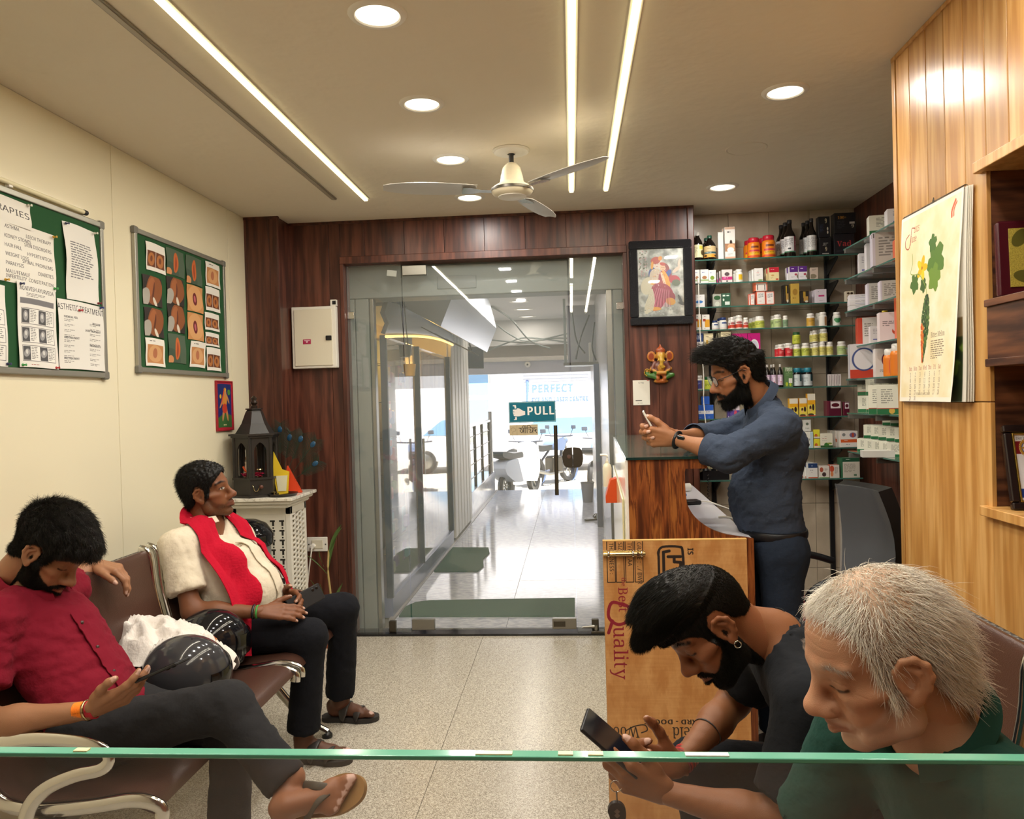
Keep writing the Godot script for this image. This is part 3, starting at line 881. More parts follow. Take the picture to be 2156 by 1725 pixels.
func build_shop() -> void:
	var r := RandomNumberGenerator.new()
	r.seed = 11
	var dk := mat("shop_frame",hx("23344a"),0.4)
	var sh := thing("kiosk","glazed front of a small kiosk along the left of the passage","kiosk",Vector3(-1.28,0,-6.6))
	part(sh,"plinth",span(Vector3(-0.5,0,-1.6),Vector3(0.0,0.14,1.25),0.004),mat("plinth_blue",hx("6f7896"),0.35))
	for z in [-1.6,0.05,1.22]:
		part(sh,"frame_post",span(Vector3(-0.04,0.14,z),Vector3(0.005,1.98,z + 0.035),0.003),dk)
	part(sh,"glass_pane",span(Vector3(-0.03,0.14,-1.56),Vector3(-0.024,1.98,1.22),0.001),mats.clear_glass)
	part(sh,"door_pull",MB.new().tube([Vector3(0.03,0.9,0.12),Vector3(0.03,1.2,0.12)],0.011,10).mesh(),mats.chrome)
	part(sh,"back_board",span(Vector3(-0.55,0.14,-1.6),Vector3(-0.52,2.1,1.25),0.001),mat("shop_back",hx("5d6880"),0.7))
	var gold := tri_mat("gold_ply",noise_tex(0.012,[[0.3,hx("a47b3e")],[0.7,hx("c9a062")]],4,0,20.0),Vector3(0.9,0.2,0.9),0.5)
	for k in 2:
		part(sh,"wood_panel",span(Vector3(-0.06,0.2,-1.55 + k*0.62),Vector3(-0.045,1.96,-1.55 + k*0.62 + 0.6),0.003),gold)
	# black curved fascia,lit trim and the silver hood
	var pts := []
	for k in 25:
		var f := k/24.0
		var z := lerpf(1.3,-1.75,f)
		var rise := 0.28*sin(f*PI*0.55)
		for j in 4:
			pts.append(Vector3(0.01 + 0.03*(j % 2),1.98 + rise*0.55 + j*(0.075 - 0.02*f),z))
	part(sh,"curved_fascia",MB.new().sheet(pts,4,0.03).mesh(),mat("fascia_black",hx("3a3d47"),0.35))
	var led := []
	for k in 25:
		var f := k/24.0
		led.append(Vector3(0.02,1.965 + 0.28*sin(f*PI*0.55)*0.55,lerpf(1.3,-1.75,f)))
	part(sh,"lit_trim",MB.new().tube(led,0.012,6).mesh(),glow("shop_led",hx("ffd27a"),1.6))
	var lamp := OmniLight3D.new()
	lamp.name = "trim_light"
	sh.add_child(lamp)
	lamp.position = Vector3(-0.2,1.9,-0.6)
	lamp.light_color = Color(1,0.75,0.3)
	lamp.light_energy = 0.35
	lamp.light_size = 0.05
	lamp.omni_range = 4.0
	lamp.omni_attenuation = 2.0
	lamp.shadow_enabled = true
	var hood := Transform3D(Basis(),Vector3(0,2.2,-0.4))
	var prof := PackedVector2Array([Vector2(-0.5,0.5),Vector2(-0.5,0.04),Vector2(-0.02,0.06),Vector2(0.3,-0.12),Vector2(0.42,0.16),Vector2(0.34,0.5)])
	var hs := part(sh,"hood_sheet",MB.new().prism(prof,-2.2,1.1,hood,0.99).mesh(),mat("silver_sheet",hx("c8d0de"),0.3,0.6))
	for z in [-1.6,-0.9,-0.2,0.5]:
		part(hs,"sheet_seam",MB.new().box(Vector3(0.145,-0.035,z),Vector3(0.36,0.008,0.015),0.001,hood*Transform3D(Basis(Vector3.BACK,-0.51),Vector3.ZERO)).mesh(),mats.dark_steel)
	# goods behind the glass
	var cols := ["d9a13b","c43a6b","4c79c9","d04a32","59a05a","e4d9c2","8f4fb0","5ab3c4"]
	for row in 6:
		for k in 3:
			var w := r.randf_range(0.09,0.14)
			var h := r.randf_range(0.13,0.21)
			var im := canvas(48,64,cols[r.randi() % 8])
			rect(im,4,6,40,r.randf_range(12,24),cols[r.randi() % 8])
			disc(im,24,42,13,13,cols[r.randi() % 8])
			fine(im,8,54,32,8,2,"f2efe6",row*3 + k)
			var p := thing("toy_packet","bright toy packet in the kiosk window, %s row from the top, %s" % [NTH[row],["near the door","in the middle","far from the door"][k]],"packet",Vector3(-1.36 - 0.03*(k % 2),1.8 - row*0.28 - h*0.5,-5.62 - k*0.26),PI/2,"toy packets in the kiosk")
			part(p,"card",MB.new().box(Vector3(0,0,0),Vector3(w,h,0.004),0.001).mesh(),img_mat(im,0.4))
			part(p,"blister",MB.new().box(Vector3(0,-h*0.1,0.02),Vector3(w*0.7,h*0.5,0.036),0.012).mesh(),mat("blister_" + cols[(row + k) % 8],hx(cols[(row + k) % 8]),0.3))
			part(p,"hang_hook",MB.new().tube([Vector3(0,h*0.46,-0.12),Vector3(0,h*0.46,0.02)],0.003,6).mesh(),mats.chrome)
	var ban := canvas(40,300,"d77fae")
	rect(ban,5,6,30,288,"e8a9c9")
	fine(ban,10,50,20,230,16,"4a3f9a",9)
	solo("window_banner","tall pink banner inside the kiosk window","banner",MB.new().box(Vector3.ZERO,Vector3(0.13,0.9,0.004),0.0005,Transform3D(Basis(Vector3.UP,PI/2),Vector3.ZERO)).mesh(),img_mat(ban,0.5),Vector3(-1.325,1.3,-6.42))
	for k in 2:
		var cup := thing("hanging_cup",["dark grey hanging pot at the kiosk top","yellow hanging pot beside the grey one at the kiosk top"][k],"pot",Vector3(-1.17,1.83 - k*0.13,-5.48 - k*0.14),0.0,"pots at the kiosk top")
		part(cup,"pot",MB.new().lathe([Vector2(0,0),Vector2(0.036,0),Vector2(0.046,0.085),Vector2(0.042,0.085),Vector2(0,0.01)],18).mesh(),mats.dark_steel if k == 0 else mat("pot_yellow",hx("cf9a35"),0.5))
		part(cup,"cord",MB.new().tube([Vector3(0,0.08,0),Vector3(-0.03,0.44 + k*0.13,0)],0.004,6).mesh(),mats.black_plastic)

func build_facade() -> void:
	var white := mat("facade_white",hx("e2e3ea"),0.8)
	var b := thing("building","pale building across the street with a blue-windowed front and lettered roller shutter","building",Vector3(-1.0,-0.3,-24))
	part(b,"front_wall",span(Vector3(-9,0,-0.4),Vector3(9,9,0),0.01),white)
	var sl := part(b,"roller_shutter",span(Vector3(-0.48,1.25,0.0),Vector3(1.55,3.2,0.03),0.002),white)
	for k in 19:
		part(sl,"slat",MB.new().box(Vector3(0.535,1.3 + k*0.1,0.03),Vector3(2.0,0.085,0.03),0.012).mesh(),mat("slat_white",hx("dcdde6"),0.6))
	var blue := mat("sign_blue",hx("5c79b8"),0.5)
	for e in [["PERFECT",-0.22,2.14,0.26,1.25],["EYE AND LASER CENTRE",-0.22,1.8,0.15,1.72]]:
		var tm := TextMesh.new()
		tm.font = font("ab")
		tm.font_size = 40
		tm.text = e[0]
		tm.depth = 0.01
		tm.pixel_size = e[3]/40.0*1.3
		tm.horizontal_alignment = HORIZONTAL_ALIGNMENT_LEFT
		var o := part(b,"lettering",tm,blue)
		var w: float = tm.get_aabb().size.x
		o.position = Vector3(e[1],e[2],0.052)
		o.scale.x = e[4]/w
	part(b,"painted_figure",MB.new().tube(curve([Vector3(-0.36,1.75,0.055),Vector3(-0.33,2.2,0.055),Vector3(-0.34,2.42,0.055)]),[0.03,0.03,0.03,0.03,0.03,0.035,0.04,0.04,0.045,0.045,0.05,0.05,0.05,0.05,0.045,0.04,0.02],8,0.2,Vector3.BACK).mesh(),blue)
	for e in [[-2.32,-1.55,2.0,2.95],[-2.32,-1.55,1.1,1.85],[-3.3,-2.5,2.0,2.95],[-3.3,-2.5,1.1,1.85]]:
		var f := part(b,"window",span(Vector3(e[0] - 0.05,e[2] - 0.05,0),Vector3(e[1] + 0.05,e[3] + 0.05,0.05),0.01),mats.white_paint)
		part(f,"pane",span(Vector3(e[0],e[2],0.05),Vector3(e[1],e[3],0.055),0.001),mat("blue_pane",hx("7da7cf"),0.1))
	part(b,"ledge",span(Vector3(-9,3.3,0),Vector3(9,3.45,0.5),0.01),white)
	for k in 3:
		part(b,"vent",span(Vector3(-2.3 + k*0.5,0.55 + 0.2*(k % 2),0),Vector3(-2.0 + k*0.5,0.68 + 0.2*(k % 2),0.04),0.004),mats.grey_paint)
	# side buildings close the street off
	var car := thing("car","pale parked car in the glare beyond the motorcycles","car",Vector3(-0.2,-0.3,-20.2))
	part(car,"body",MB.new().prism(curve2([Vector2(-2,0.35),Vector2(-2.02,0.75),Vector2(-1.3,0.88),Vector2(-0.7,1.4),Vector2(0.9,1.42),Vector2(1.6,0.95),Vector2(2.05,0.85),Vector2(2.05,0.35),Vector2(-2,0.35)],4).slice(1),-0.8,0.8).mesh(),mat("car_white",hx("d9dade"),0.2))
	part(car,"side_window",MB.new().prism(PackedVector2Array([Vector2(-1.1,0.93),Vector2(-0.65,1.33),Vector2(0.85,1.35),Vector2(1.35,0.97)]),0.8,0.806).mesh(),mat("car_glass",hx("6f9cc4"),0.08))
	for x in [-1.25,1.3]:
		var wh := part(car,"wheel",MB.new().lathe([Vector2(0,-0.1),Vector2(0.27,-0.1),Vector2(0.31,-0.06),Vector2(0.31,0.06),Vector2(0.27,0.1),Vector2(0,0.1)],24,Transform3D(Basis(Vector3.RIGHT,PI/2),Vector3(x,0.31,0.72))).mesh(),mats.black_plastic)
		part(wh,"hub_cap",MB.new().lathe([Vector2(0,0.11),Vector2(0.18,0.105),Vector2(0.19,0.1)],20,Transform3D(Basis(Vector3.RIGHT,PI/2),Vector3(x,0.31,0.72))).mesh(),mats.steel)
	var b1 := motorbike("white front-on scooter parked nearest the passage end, at left",Vector3(-1.0,-0.3,-14.6),1.2,true)
	var b2 := motorbike("black motorcycle parked behind the door handle, at the middle of the street view",Vector3(-0.45,-0.3,-16.6),1.0,false)
	var b3 := motorbike("motorcycle parked at the right of the street view, behind the round lock",Vector3(0.5,-0.3,-15.2),1.35,false)

func motorbike(label: String,at: Vector3,turn: float,scooter: bool) -> Node3D:
	var t := thing("scooter" if scooter else "motorcycle",label,"motorbike",at,turn,"motorbikes in the street")
	var dk := mat("bike_dark",hx("4a5060"),0.4)
	var pc := mat("bike_white",hx("dfe0e4"),0.25) if scooter else mat("bike_blue",hx("56688a"),0.3)
	for x in [-0.62,0.62]:
		var rr := 0.22 if scooter else 0.29
		var tf := Transform3D(Basis(Vector3.RIGHT,PI/2),Vector3(x,rr + 0.03,0))
		var w := part(t,"tyre",MB.new().lathe([Vector2(rr - 0.07,-0.04),Vector2(rr,-0.05),Vector2(rr + 0.03,0),Vector2(rr,0.05),Vector2(rr - 0.07,0.04),Vector2(rr - 0.07,-0.04)],28,tf).mesh(),mats.black_plastic)
		var sp := MB.new()
		for k in 6:
			var q := Vector3(cos(k*PI/3),sin(k*PI/3),0)*(rr - 0.05)
			sp.tube([Vector3(x,rr + 0.03,0),Vector3(x,rr + 0.03,0) + q],0.016,6)
		part(w,"spokes",sp.mesh(),mats.steel)
		part(w,"mudguard",MB.new().lathe([Vector2(rr + 0.05,-0.06),Vector2(rr + 0.06,0),Vector2(rr + 0.05,0.06)],14,Transform3D(Basis(Vector3.FORWARD,0.3)*Basis(Vector3.RIGHT,PI/2),Vector3(x,rr + 0.03,0)),Rect2(0,0,1,1),PI*0.6).mesh(),pc)
	part(t,"fork",MB.new().tube([Vector3(0.62,0.3,0.06),Vector3(0.42,0.95,0.05)],0.025,8).tube([Vector3(0.62,0.3,-0.06),Vector3(0.42,0.95,-0.05)],0.025,8).mesh(),mats.steel)
	part(t,"handlebar",MB.new().tube(curve([Vector3(0.28,1.02,-0.36),Vector3(0.4,1.0,-0.1),Vector3(0.4,1.0,0.1),Vector3(0.28,1.02,0.36)],5),0.016,8).mesh(),dk)
	part(t,"headlamp",MB.new().lathe([Vector2(0,0.06),Vector2(0.07,0.05),Vector2(0.09,0),Vector2(0.06,-0.08),Vector2(0,-0.1)],18,Transform3D(Basis(Vector3.BACK,-PI/2),Vector3(0.5,0.9,0))).mesh(),pc)
	for s in [-1,1]:
		part(t,"mirror",MB.new().tube([Vector3(0.36,1.0,s*0.25),Vector3(0.36,1.16,s*0.32)],0.008,6).box(Vector3(0.36,1.2,s*0.34),Vector3(0.02,0.08,0.12),0.01).mesh(),dk)
	if scooter:
		part(t,"front_shield",MB.new().prism(curve2([Vector2(0.35,0.25),Vector2(0.5,0.5),Vector2(0.44,0.95),Vector2(0.36,0.95),Vector2(0.3,0.5),Vector2(0.1,0.28)],4),-0.2,0.2).mesh(),pc)
		part(t,"rear_body",MB.new().prism(curve2([Vector2(-0.95,0.6),Vector2(-0.8,0.72),Vector2(-0.1,0.7),Vector2(-0.05,0.35),Vector2(-0.5,0.32),Vector2(-0.9,0.5)],4),-0.17,0.17).mesh(),pc)
	else:
		part(t,"tank",MB.new().prism(curve2([Vector2(0.4,0.88),Vector2(0.2,0.98),Vector2(-0.12,0.86),Vector2(-0.14,0.74),Vector2(0.3,0.7)],4),-0.13,0.13).mesh(),pc)
		part(t,"engine",MB.new().box(Vector3(0.08,0.42,0),Vector3(0.38,0.36,0.26),0.05).mesh(),mats.dark_steel)
		part(t,"frame",MB.new().tube([Vector3(0.42,0.88,0),Vector3(0.3,0.35,0),Vector3(-0.2,0.28,0),Vector3(-0.62,0.32,0)],0.03,8).tube([Vector3(-0.1,0.72,0),Vector3(-0.62,0.34,0)],0.025,8).mesh(),dk)
		part(t,"exhaust",MB.new().tube([Vector3(0.2,0.25,0.14),Vector3(-0.3,0.24,0.16),Vector3(-0.85,0.36,0.18)],[0.02,0.03,0.045],10).mesh(),mats.steel)
	part(t,"seat",MB.new().prism(curve2([Vector2(-0.1,0.74),Vector2(-0.14,0.84),Vector2(-0.5,0.84),Vector2(-0.9,0.9),Vector2(-0.92,0.8),Vector2(-0.5,0.72)],4),-0.13,0.13).mesh(),mats.black_plastic)
	return t
# ---------- benches ----------
# a bench in its own axes: seats face +x,lie side by side along z,floor at y = 0,x = 0 at the foot of the backrest

func bench(called: String,label: String,at: Vector3,turn: float,seats: Array,arm_z: Array,leather: Material) -> Node3D:
	var t := thing(called,label,"bench",at,turn)
	var front := [Vector2(-0.105,0.945),Vector2(-0.085,0.93),Vector2(-0.06,0.8),Vector2(-0.015,0.64),Vector2(0.02,0.53),Vector2(0.07,0.475),Vector2(0.16,0.462),Vector2(0.3,0.475),Vector2(0.42,0.49),Vector2(0.475,0.478),Vector2(0.492,0.45)]
	var back := [Vector2(0.47,0.43),Vector2(0.4,0.448),Vector2(0.28,0.434),Vector2(0.15,0.42),Vector2(0.05,0.436),Vector2(-0.015,0.5),Vector2(-0.055,0.63),Vector2(-0.1,0.8),Vector2(-0.122,0.93)]
	var outline := curve2(front,5)
	outline.append_array(curve2(back,5))
	var rim := curve([Vector3(-0.122,0.948,0),Vector3(-0.088,0.925,0),Vector3(-0.075,0.8,0),Vector3(-0.035,0.63,0),Vector3(0.0,0.52,0),Vector3(0.06,0.455,0),Vector3(0.16,0.44,0),Vector3(0.3,0.452,0),Vector3(0.42,0.47,0),Vector3(0.49,0.455,0),Vector3(0.495,0.425,0)],4)
	for s in seats:
		var z0: float = s - 0.245
		var z1: float = s + 0.245
		part(t,"seat_shell",MB.new().prism(outline,z0 + 0.016,z1 - 0.016,Transform3D(),0.5).mesh(),leather)
		for z in [z0 + 0.008,z1 - 0.008]:
			var path := []
			for p in rim: path.append(p + Vector3(0,0,z))
			part(t,"edge_rail",MB.new().tube(path,0.021,8,0.5,Vector3.BACK).mesh(),mats.chrome)
		var pts := []
		for k in 12:
			var q := outline.size() - 1 - int(k*2.2)
			for j in 2:
				pts.append(Vector3(outline[q].x - 0.012,outline[q].y - 0.004,lerpf(z0 + 0.03,z1 - 0.03,j)))
		part(t,"perforated_back",MB.new().sheet(pts,2,0.004).mesh(),mats.perforated)
	var za: float = seats.min() - 0.3
	var zb: float = seats.max() + 0.3
	part(t,"beam",span(Vector3(0.1,0.345,za),Vector3(0.18,0.385,zb),0.008),mats.dark_steel)
	for z in [za + 0.12,zb - 0.12]:
		part(t,"leg",MB.new().tube(curve([Vector3(-0.16,0.02,z),Vector3(-0.05,0.1,z),Vector3(0.14,0.34,z)],6),0.022,10,0.7,Vector3.BACK).tube(curve([Vector3(0.46,0.02,z),Vector3(0.34,0.1,z),Vector3(0.14,0.34,z)],6),0.022,10,0.7,Vector3.BACK).mesh(),mats.chrome)
		for x in [-0.16,0.46]:
			part(t,"foot",MB.new().lathe([Vector2(0,0),Vector2(0.024,0),Vector2(0.024,0.012),Vector2(0.01,0.03),Vector2(0,0.03)],12,Transform3D(Basis(),Vector3(x,0,z))).mesh(),mats.black_plastic)
	for z in arm_z:
		var arm := curve([Vector3(-0.02,0.6,z),Vector3(0.05,0.628,z),Vector3(0.16,0.645,z),Vector3(0.28,0.64,z),Vector3(0.355,0.622,z),Vector3(0.375,0.592,z),Vector3(0.35,0.566,z),Vector3(0.28,0.55,z),Vector3(0.2,0.515,z),Vector3(0.15,0.46,z),Vector3(0.13,0.37,z)],5)
		var rr := []
		for k in arm.size(): rr.append(0.023 - 0.006*sin(PI*k/(arm.size() - 1)))
		part(t,"armrest",MB.new().tube(arm,rr,12,0.45,Vector3.BACK).mesh(),mats.chrome)
	return t

func build_furniture() -> void:
	var perf := tri_mat("perforated",noise_tex(0.2,[[0.55,hx("1b1918")],[0.6,hx("3c3936")]],1,1),Vector3(9,9,9),0.5)
	var dots := canvas(64,64,"26221f")
	for x in 4:
		for y in 4:
			disc(dots,8 + x*16 + (4 if y % 2 else -4),8 + y*16,4.2,4.2,"8d8880")
	perf.albedo_texture = ImageTexture.create_from_image(dots)
	perf.uv1_scale = Vector3(16,16,16)
	var lea := mat("brown_leatherette",hx("4b3229"),0.33)
	bump(lea,0.12,0.06,Vector3(4,4,4))
	bench("waiting_bench","brown leatherette waiting bench with chrome rails along the cream wall",Vector3(-1.6,0,0),0.0,[-2.2,-2.72,-3.25],[-1.93,-3.52],lea)
	bench("waiting_bench","brown leatherette waiting bench by the honey wood wall at right",Vector3(0.86,0,0),PI,[1.94,1.38],[1.66],lea)
	build_counter()
	build_corner()
	build_bench_things()
	# glass screen on the reception desk in front of the viewer
	var gp := thing("desk_glass","upright clear glass screen with a green polished edge across the foreground","glass screen",Vector3(0,0.8,-0.626))
	part(gp,"pane",span(Vector3(-1.15,0,-0.006),Vector3(1.1,0.41,0.006),0.0),mats.front_glass)
	part(gp,"polished_edge",span(Vector3(-1.15,0.41,-0.006),Vector3(1.1,0.414,0.006),0.001),mats.polished_edge)
	for e in [[0.1,0.034,"white"],[-0.012,0.012,"cream"],[-0.42,0.012,"cream"],[0.012,0.012,"cream"],[-0.07,0.03,"cream"]]:
		part(gp,"edge_chip",MB.new().box(Vector3(e[0],0.4146,0.001),Vector3(e[1],0.001,0.006),0.0).mesh(),mat("chip_" + e[2],hx("f1f1ea") if e[2] == "white" else hx("efe6b4"),0.3))
	var dk := thing("reception_desk","wood reception desk below the frame carrying the glass screen","desk",Vector3(0,0,-0.5))
	part(dk,"top",span(Vector3(-1.2,0.76,-0.2),Vector3(1.12,0.8,0.3),0.004),W_TEAK[0])
	part(dk,"front_panel",span(Vector3(-1.2,0,-0.17),Vector3(1.12,0.76,-0.14),0.002),W_TEAK[1])

func build_counter() -> void:
	var t := thing("service_counter","teak and white service counter with a glass top where the standing man leans","counter",Vector3(0.213,0,-3.05),-0.0292)
	var pl := [Vector2(0.0,0.0),Vector2(0.0,1.255),Vector2(0.302,1.255),Vector2(0.302,1.218),Vector2(0.22,1.218),Vector2(0.216,1.205)]
	pl.append_array(Array(curve2([Vector2(0.216,1.18),Vector2(0.22,1.1),Vector2(0.232,1.06),Vector2(0.262,1.02),Vector2(0.31,0.985),Vector2(0.37,0.962),Vector2(0.445,0.95)],4)))
	pl.append_array([Vector2(0.47,0.945),Vector2(0.47,0.0)])
	var teak: StandardMaterial3D = tri_mat("counter_teak",noise_tex(0.012,[[0.2,hx("47200f")],[0.42,hx("7d421f")],[0.55,hx("9a5a2c")],[0.62,hx("5a2a13")],[0.8,hx("a1632f")]],5,0,30.0,1024,21),Vector3(2.0,0.17,2.0),0.36)
	part(t,"end_panel",MB.new().prism(PackedVector2Array(pl),-0.02,0.0).mesh(),teak)
	part(t,"front_panel",span(Vector3(-0.012,0,-1.84),Vector3(0.0,1.255,0.002),0.002),mat("gloss_white",hx("f0eee6"),0.1))
	part(t,"front_trim",span(Vector3(-0.02,0.0,-1.84),Vector3(-0.012,1.08,-0.2),0.004),mat("cream_gloss",hx("e6dcab"),0.15))
	part(t,"ledge",span(Vector3(0,1.222,-1.84),Vector3(0.3,1.255,-0.02),0.002),teak)
	part(t,"inner_panel",span(Vector3(0.2,0,-1.84),Vector3(0.216,1.222,-0.02),0.001),W_DARK[0])
	part(t,"desk_top",span(Vector3(0.216,0.925,-1.84),Vector3(0.468,0.946,-0.02),0.003),mat("desk_white",hx("e7e6ee"),0.25))
	part(t,"inner_front",span(Vector3(0.4,0,-1.84),Vector3(0.416,0.925,-0.02),0.001),W_TEAK[1])
	part(t,"glass_top",span(Vector3(-0.008,1.256,-1.84),Vector3(0.308,1.266,0.008),0.001),glass("counter_glass",Color(0.45,0.55,0.5),0.35))
	part(t,"glass_front_edge",span(Vector3(-0.008,1.2555,0.006),Vector3(0.308,1.2665,0.0095),0.001),mat("dark_glass_edge",hx("16302c"),0.1))
	var dx := 0.05
	var tr := solo("paper_roll","white wrapped roll lying at the far end of the white desk top","roll",MB.new().tube([Vector3(-0.04,0.024,0.02),Vector3(0.05,0.024,-0.02)],0.024,16).mesh(),mats.white_plastic,Vector3(0.62,0.946,-4.55))
	solo("blue_pad","small blue pad beside the white roll on the desk top","pad",bx(Vector3(0,0.008,0),Vector3(0.1,0.016,0.08),0.003),mat("pad_blue",hx("2f6bb8"),0.5),Vector3(0.57,0.946,-4.38))
	var cd := thing("card_reader","flat black reader with a pale cable on the white desk top","reader",Vector3(0.58,0.946,-4.02),0.2)
	part(cd,"body",MB.new().box(Vector3(0,0.011,0),Vector3(0.12,0.022,0.07),0.006).mesh(),mats.black_plastic)
	part(cd,"cable",MB.new().tube(curve([Vector3(0.06,0.012,0),Vector3(0.1,0.012,0.02),Vector3(0.12,0.004,0.12),Vector3(0.115,0.003,0.3)],6),0.004,6).mesh(),mats.white_plastic)
	var wire := solo("white_cable","loop of white cable hanging over the edge of the white desk top","cable",MB.new().tube(curve([Vector3(-0.02,0.004,0),Vector3(0.02,0.004,0.01),Vector3(0.06,-0.02,0.02),Vector3(0.075,-0.12,0.02),Vector3(0.07,-0.3,0.02)],6),0.005,8).mesh(),mats.white_plastic,Vector3(0.665,0.947,-3.55))
	var sb := thing("sanitizer_bracket","orange wedge-shaped bracket on the counter side holding a pump bottle","bracket",Vector3(0.204,0.955,-4.1))
	part(sb,"wedge",MB.new().prism(PackedVector2Array([Vector2(0.02,0),Vector2(-0.038,0),Vector2(-0.038,0.035),Vector2(-0.012,0.118),Vector2(0.02,0.128)]),-0.045,0.045,Transform3D(),0.2).mesh(),mat("bracket_orange",hx("cc4a1c"),0.4))
	var pb := thing("pump_bottle","cream pump bottle standing in the orange bracket","bottle",Vector3(0.18,1.03,-4.155))
	part(pb,"bottle",MB.new().lathe([Vector2(0,0),Vector2(0.022,0),Vector2(0.024,0.1),Vector2(0.018,0.118),Vector2(0.009,0.124),Vector2(0.009,0.135),Vector2(0,0.135)],18).mesh(),mat("bottle_cream",hx("ddd6bd"),0.4))
	part(pb,"pump",MB.new().tube(curve([Vector3(0,0.135,0),Vector3(0,0.165,0),Vector3(-0.035,0.168,0)],4),0.006,8).mesh(),mats.white_plastic)
	# plywood half gate
	var im := ply_print()
	var pm := img_mat(im,0.45,"ply_print")
	bump(pm,0.03,0.05)
	pm.uv1_triplanar = false
	var g := thing("plywood_gate","printed plywood half gate standing at the end of the counter","gate",Vector3(0.346,0,-2.76))
	part(g,"board",MB.new().box(Vector3(0,0.499,0),Vector3(0.498,0.996,0.018),0.0015,Transform3D(),Rect2(0,0,1,1),Rect2(0.85,0.3,0.1,0.5)).mesh(),pm)
	part(g,"edge_strip",span(Vector3(-0.249,0.994,-0.009),Vector3(0.249,0.9985,0.0095),0.001),mat("ply_edge",hx("d2a762"),0.5))
	var bo := part(g,"tower_bolt",MB.new().tube([Vector3(-0.248,0.951,0.02),Vector3(-0.102,0.952,0.02)],0.0065,12).mesh(),mat("brass",hx("c9b78a"),0.22,1.0))
	part(bo,"bolt_plate",span(Vector3(-0.247,0.94,0.009),Vector3(-0.104,0.963,0.0115),0.001),mats.brass)
	for x in [-0.23,-0.145,-0.115]:
		part(bo,"bolt_guide",MB.new().tube(curve([Vector3(x,0.943,0.011),Vector3(x,0.946,0.026),Vector3(x,0.958,0.026),Vector3(x,0.961,0.011)],4),0.004,6).mesh(),mats.chrome)
	part(bo,"bolt_knob",MB.new().tube([Vector3(-0.128,0.952,0.022),Vector3(-0.128,0.953,0.04)],0.006,10).mesh(),mats.chrome)
	# office chair behind the counter
	var c := thing("office_chair","black office chair with a plastic-wrapped back, behind the standing man","chair",Vector3(1.24,0,-3.7),0.25)
	var bk := []
	for r in 9:
		for q in 7:
			var fy := r/8.0
			var fx := (q - 3)/3.0
			bk.append(Vector3(0.1 + 0.05*sin(fy*PI) - 0.03*fx*fx,lerpf(1.05,0.5,fy),fx*0.2*(0.8 + 0.2*sin(fy*PI))))
	part(c,"backrest",MB.new().sheet(bk,7,0.06).mesh(),mats.black_plastic)
	var wrap := []
	for p in bk: wrap.append((p as Vector3)*Vector3(1,1.005,1.03) + Vector3(-0.006,0,0))
	part(c,"plastic_wrap",MB.new().sheet(wrap,7).mesh(),glass("wrap_film",Color(0.85,0.88,0.9),0.18,0.18))
	part(c,"seat",MB.new().box(Vector3(-0.16,0.47,0),Vector3(0.48,0.09,0.46),0.035).mesh(),mat("seat_red",hx("7d1f24"),0.7))
	for s in [-1,1]:
		part(c,"armrest",MB.new().tube(curve([Vector3(0.1,0.66,s*0.25),Vector3(-0.05,0.7,s*0.27),Vector3(-0.26,0.69,s*0.27),Vector3(-0.34,0.62,s*0.26),Vector3(-0.28,0.52,s*0.25),Vector3(-0.12,0.46,s*0.22)],6),0.018,10).mesh(),mats.black_plastic)
	part(c,"gas_column",MB.new().tube([Vector3(-0.12,0.08,0),Vector3(-0.12,0.43,0)],0.028,12).mesh(),mats.black_plastic)
	for k in 5:
		var a := TAU*k/5
		var f := part(c,"base_leg",MB.new().tube([Vector3(-0.12,0.1,0),Vector3(-0.12 + cos(a)*0.28,0.06,sin(a)*0.28)],[0.028,0.018],8).mesh(),mats.black_plastic)
		part(f,"castor",MB.new().lathe([Vector2(0,-0.02),Vector2(0.028,-0.02),Vector2(0.03,0),Vector2(0.028,0.02),Vector2(0,0.02)],14,Transform3D(Basis(Vector3.RIGHT,PI/2),Vector3(-0.12 + cos(a)*0.28,0.03,sin(a)*0.28))).mesh(),mats.dark_steel)

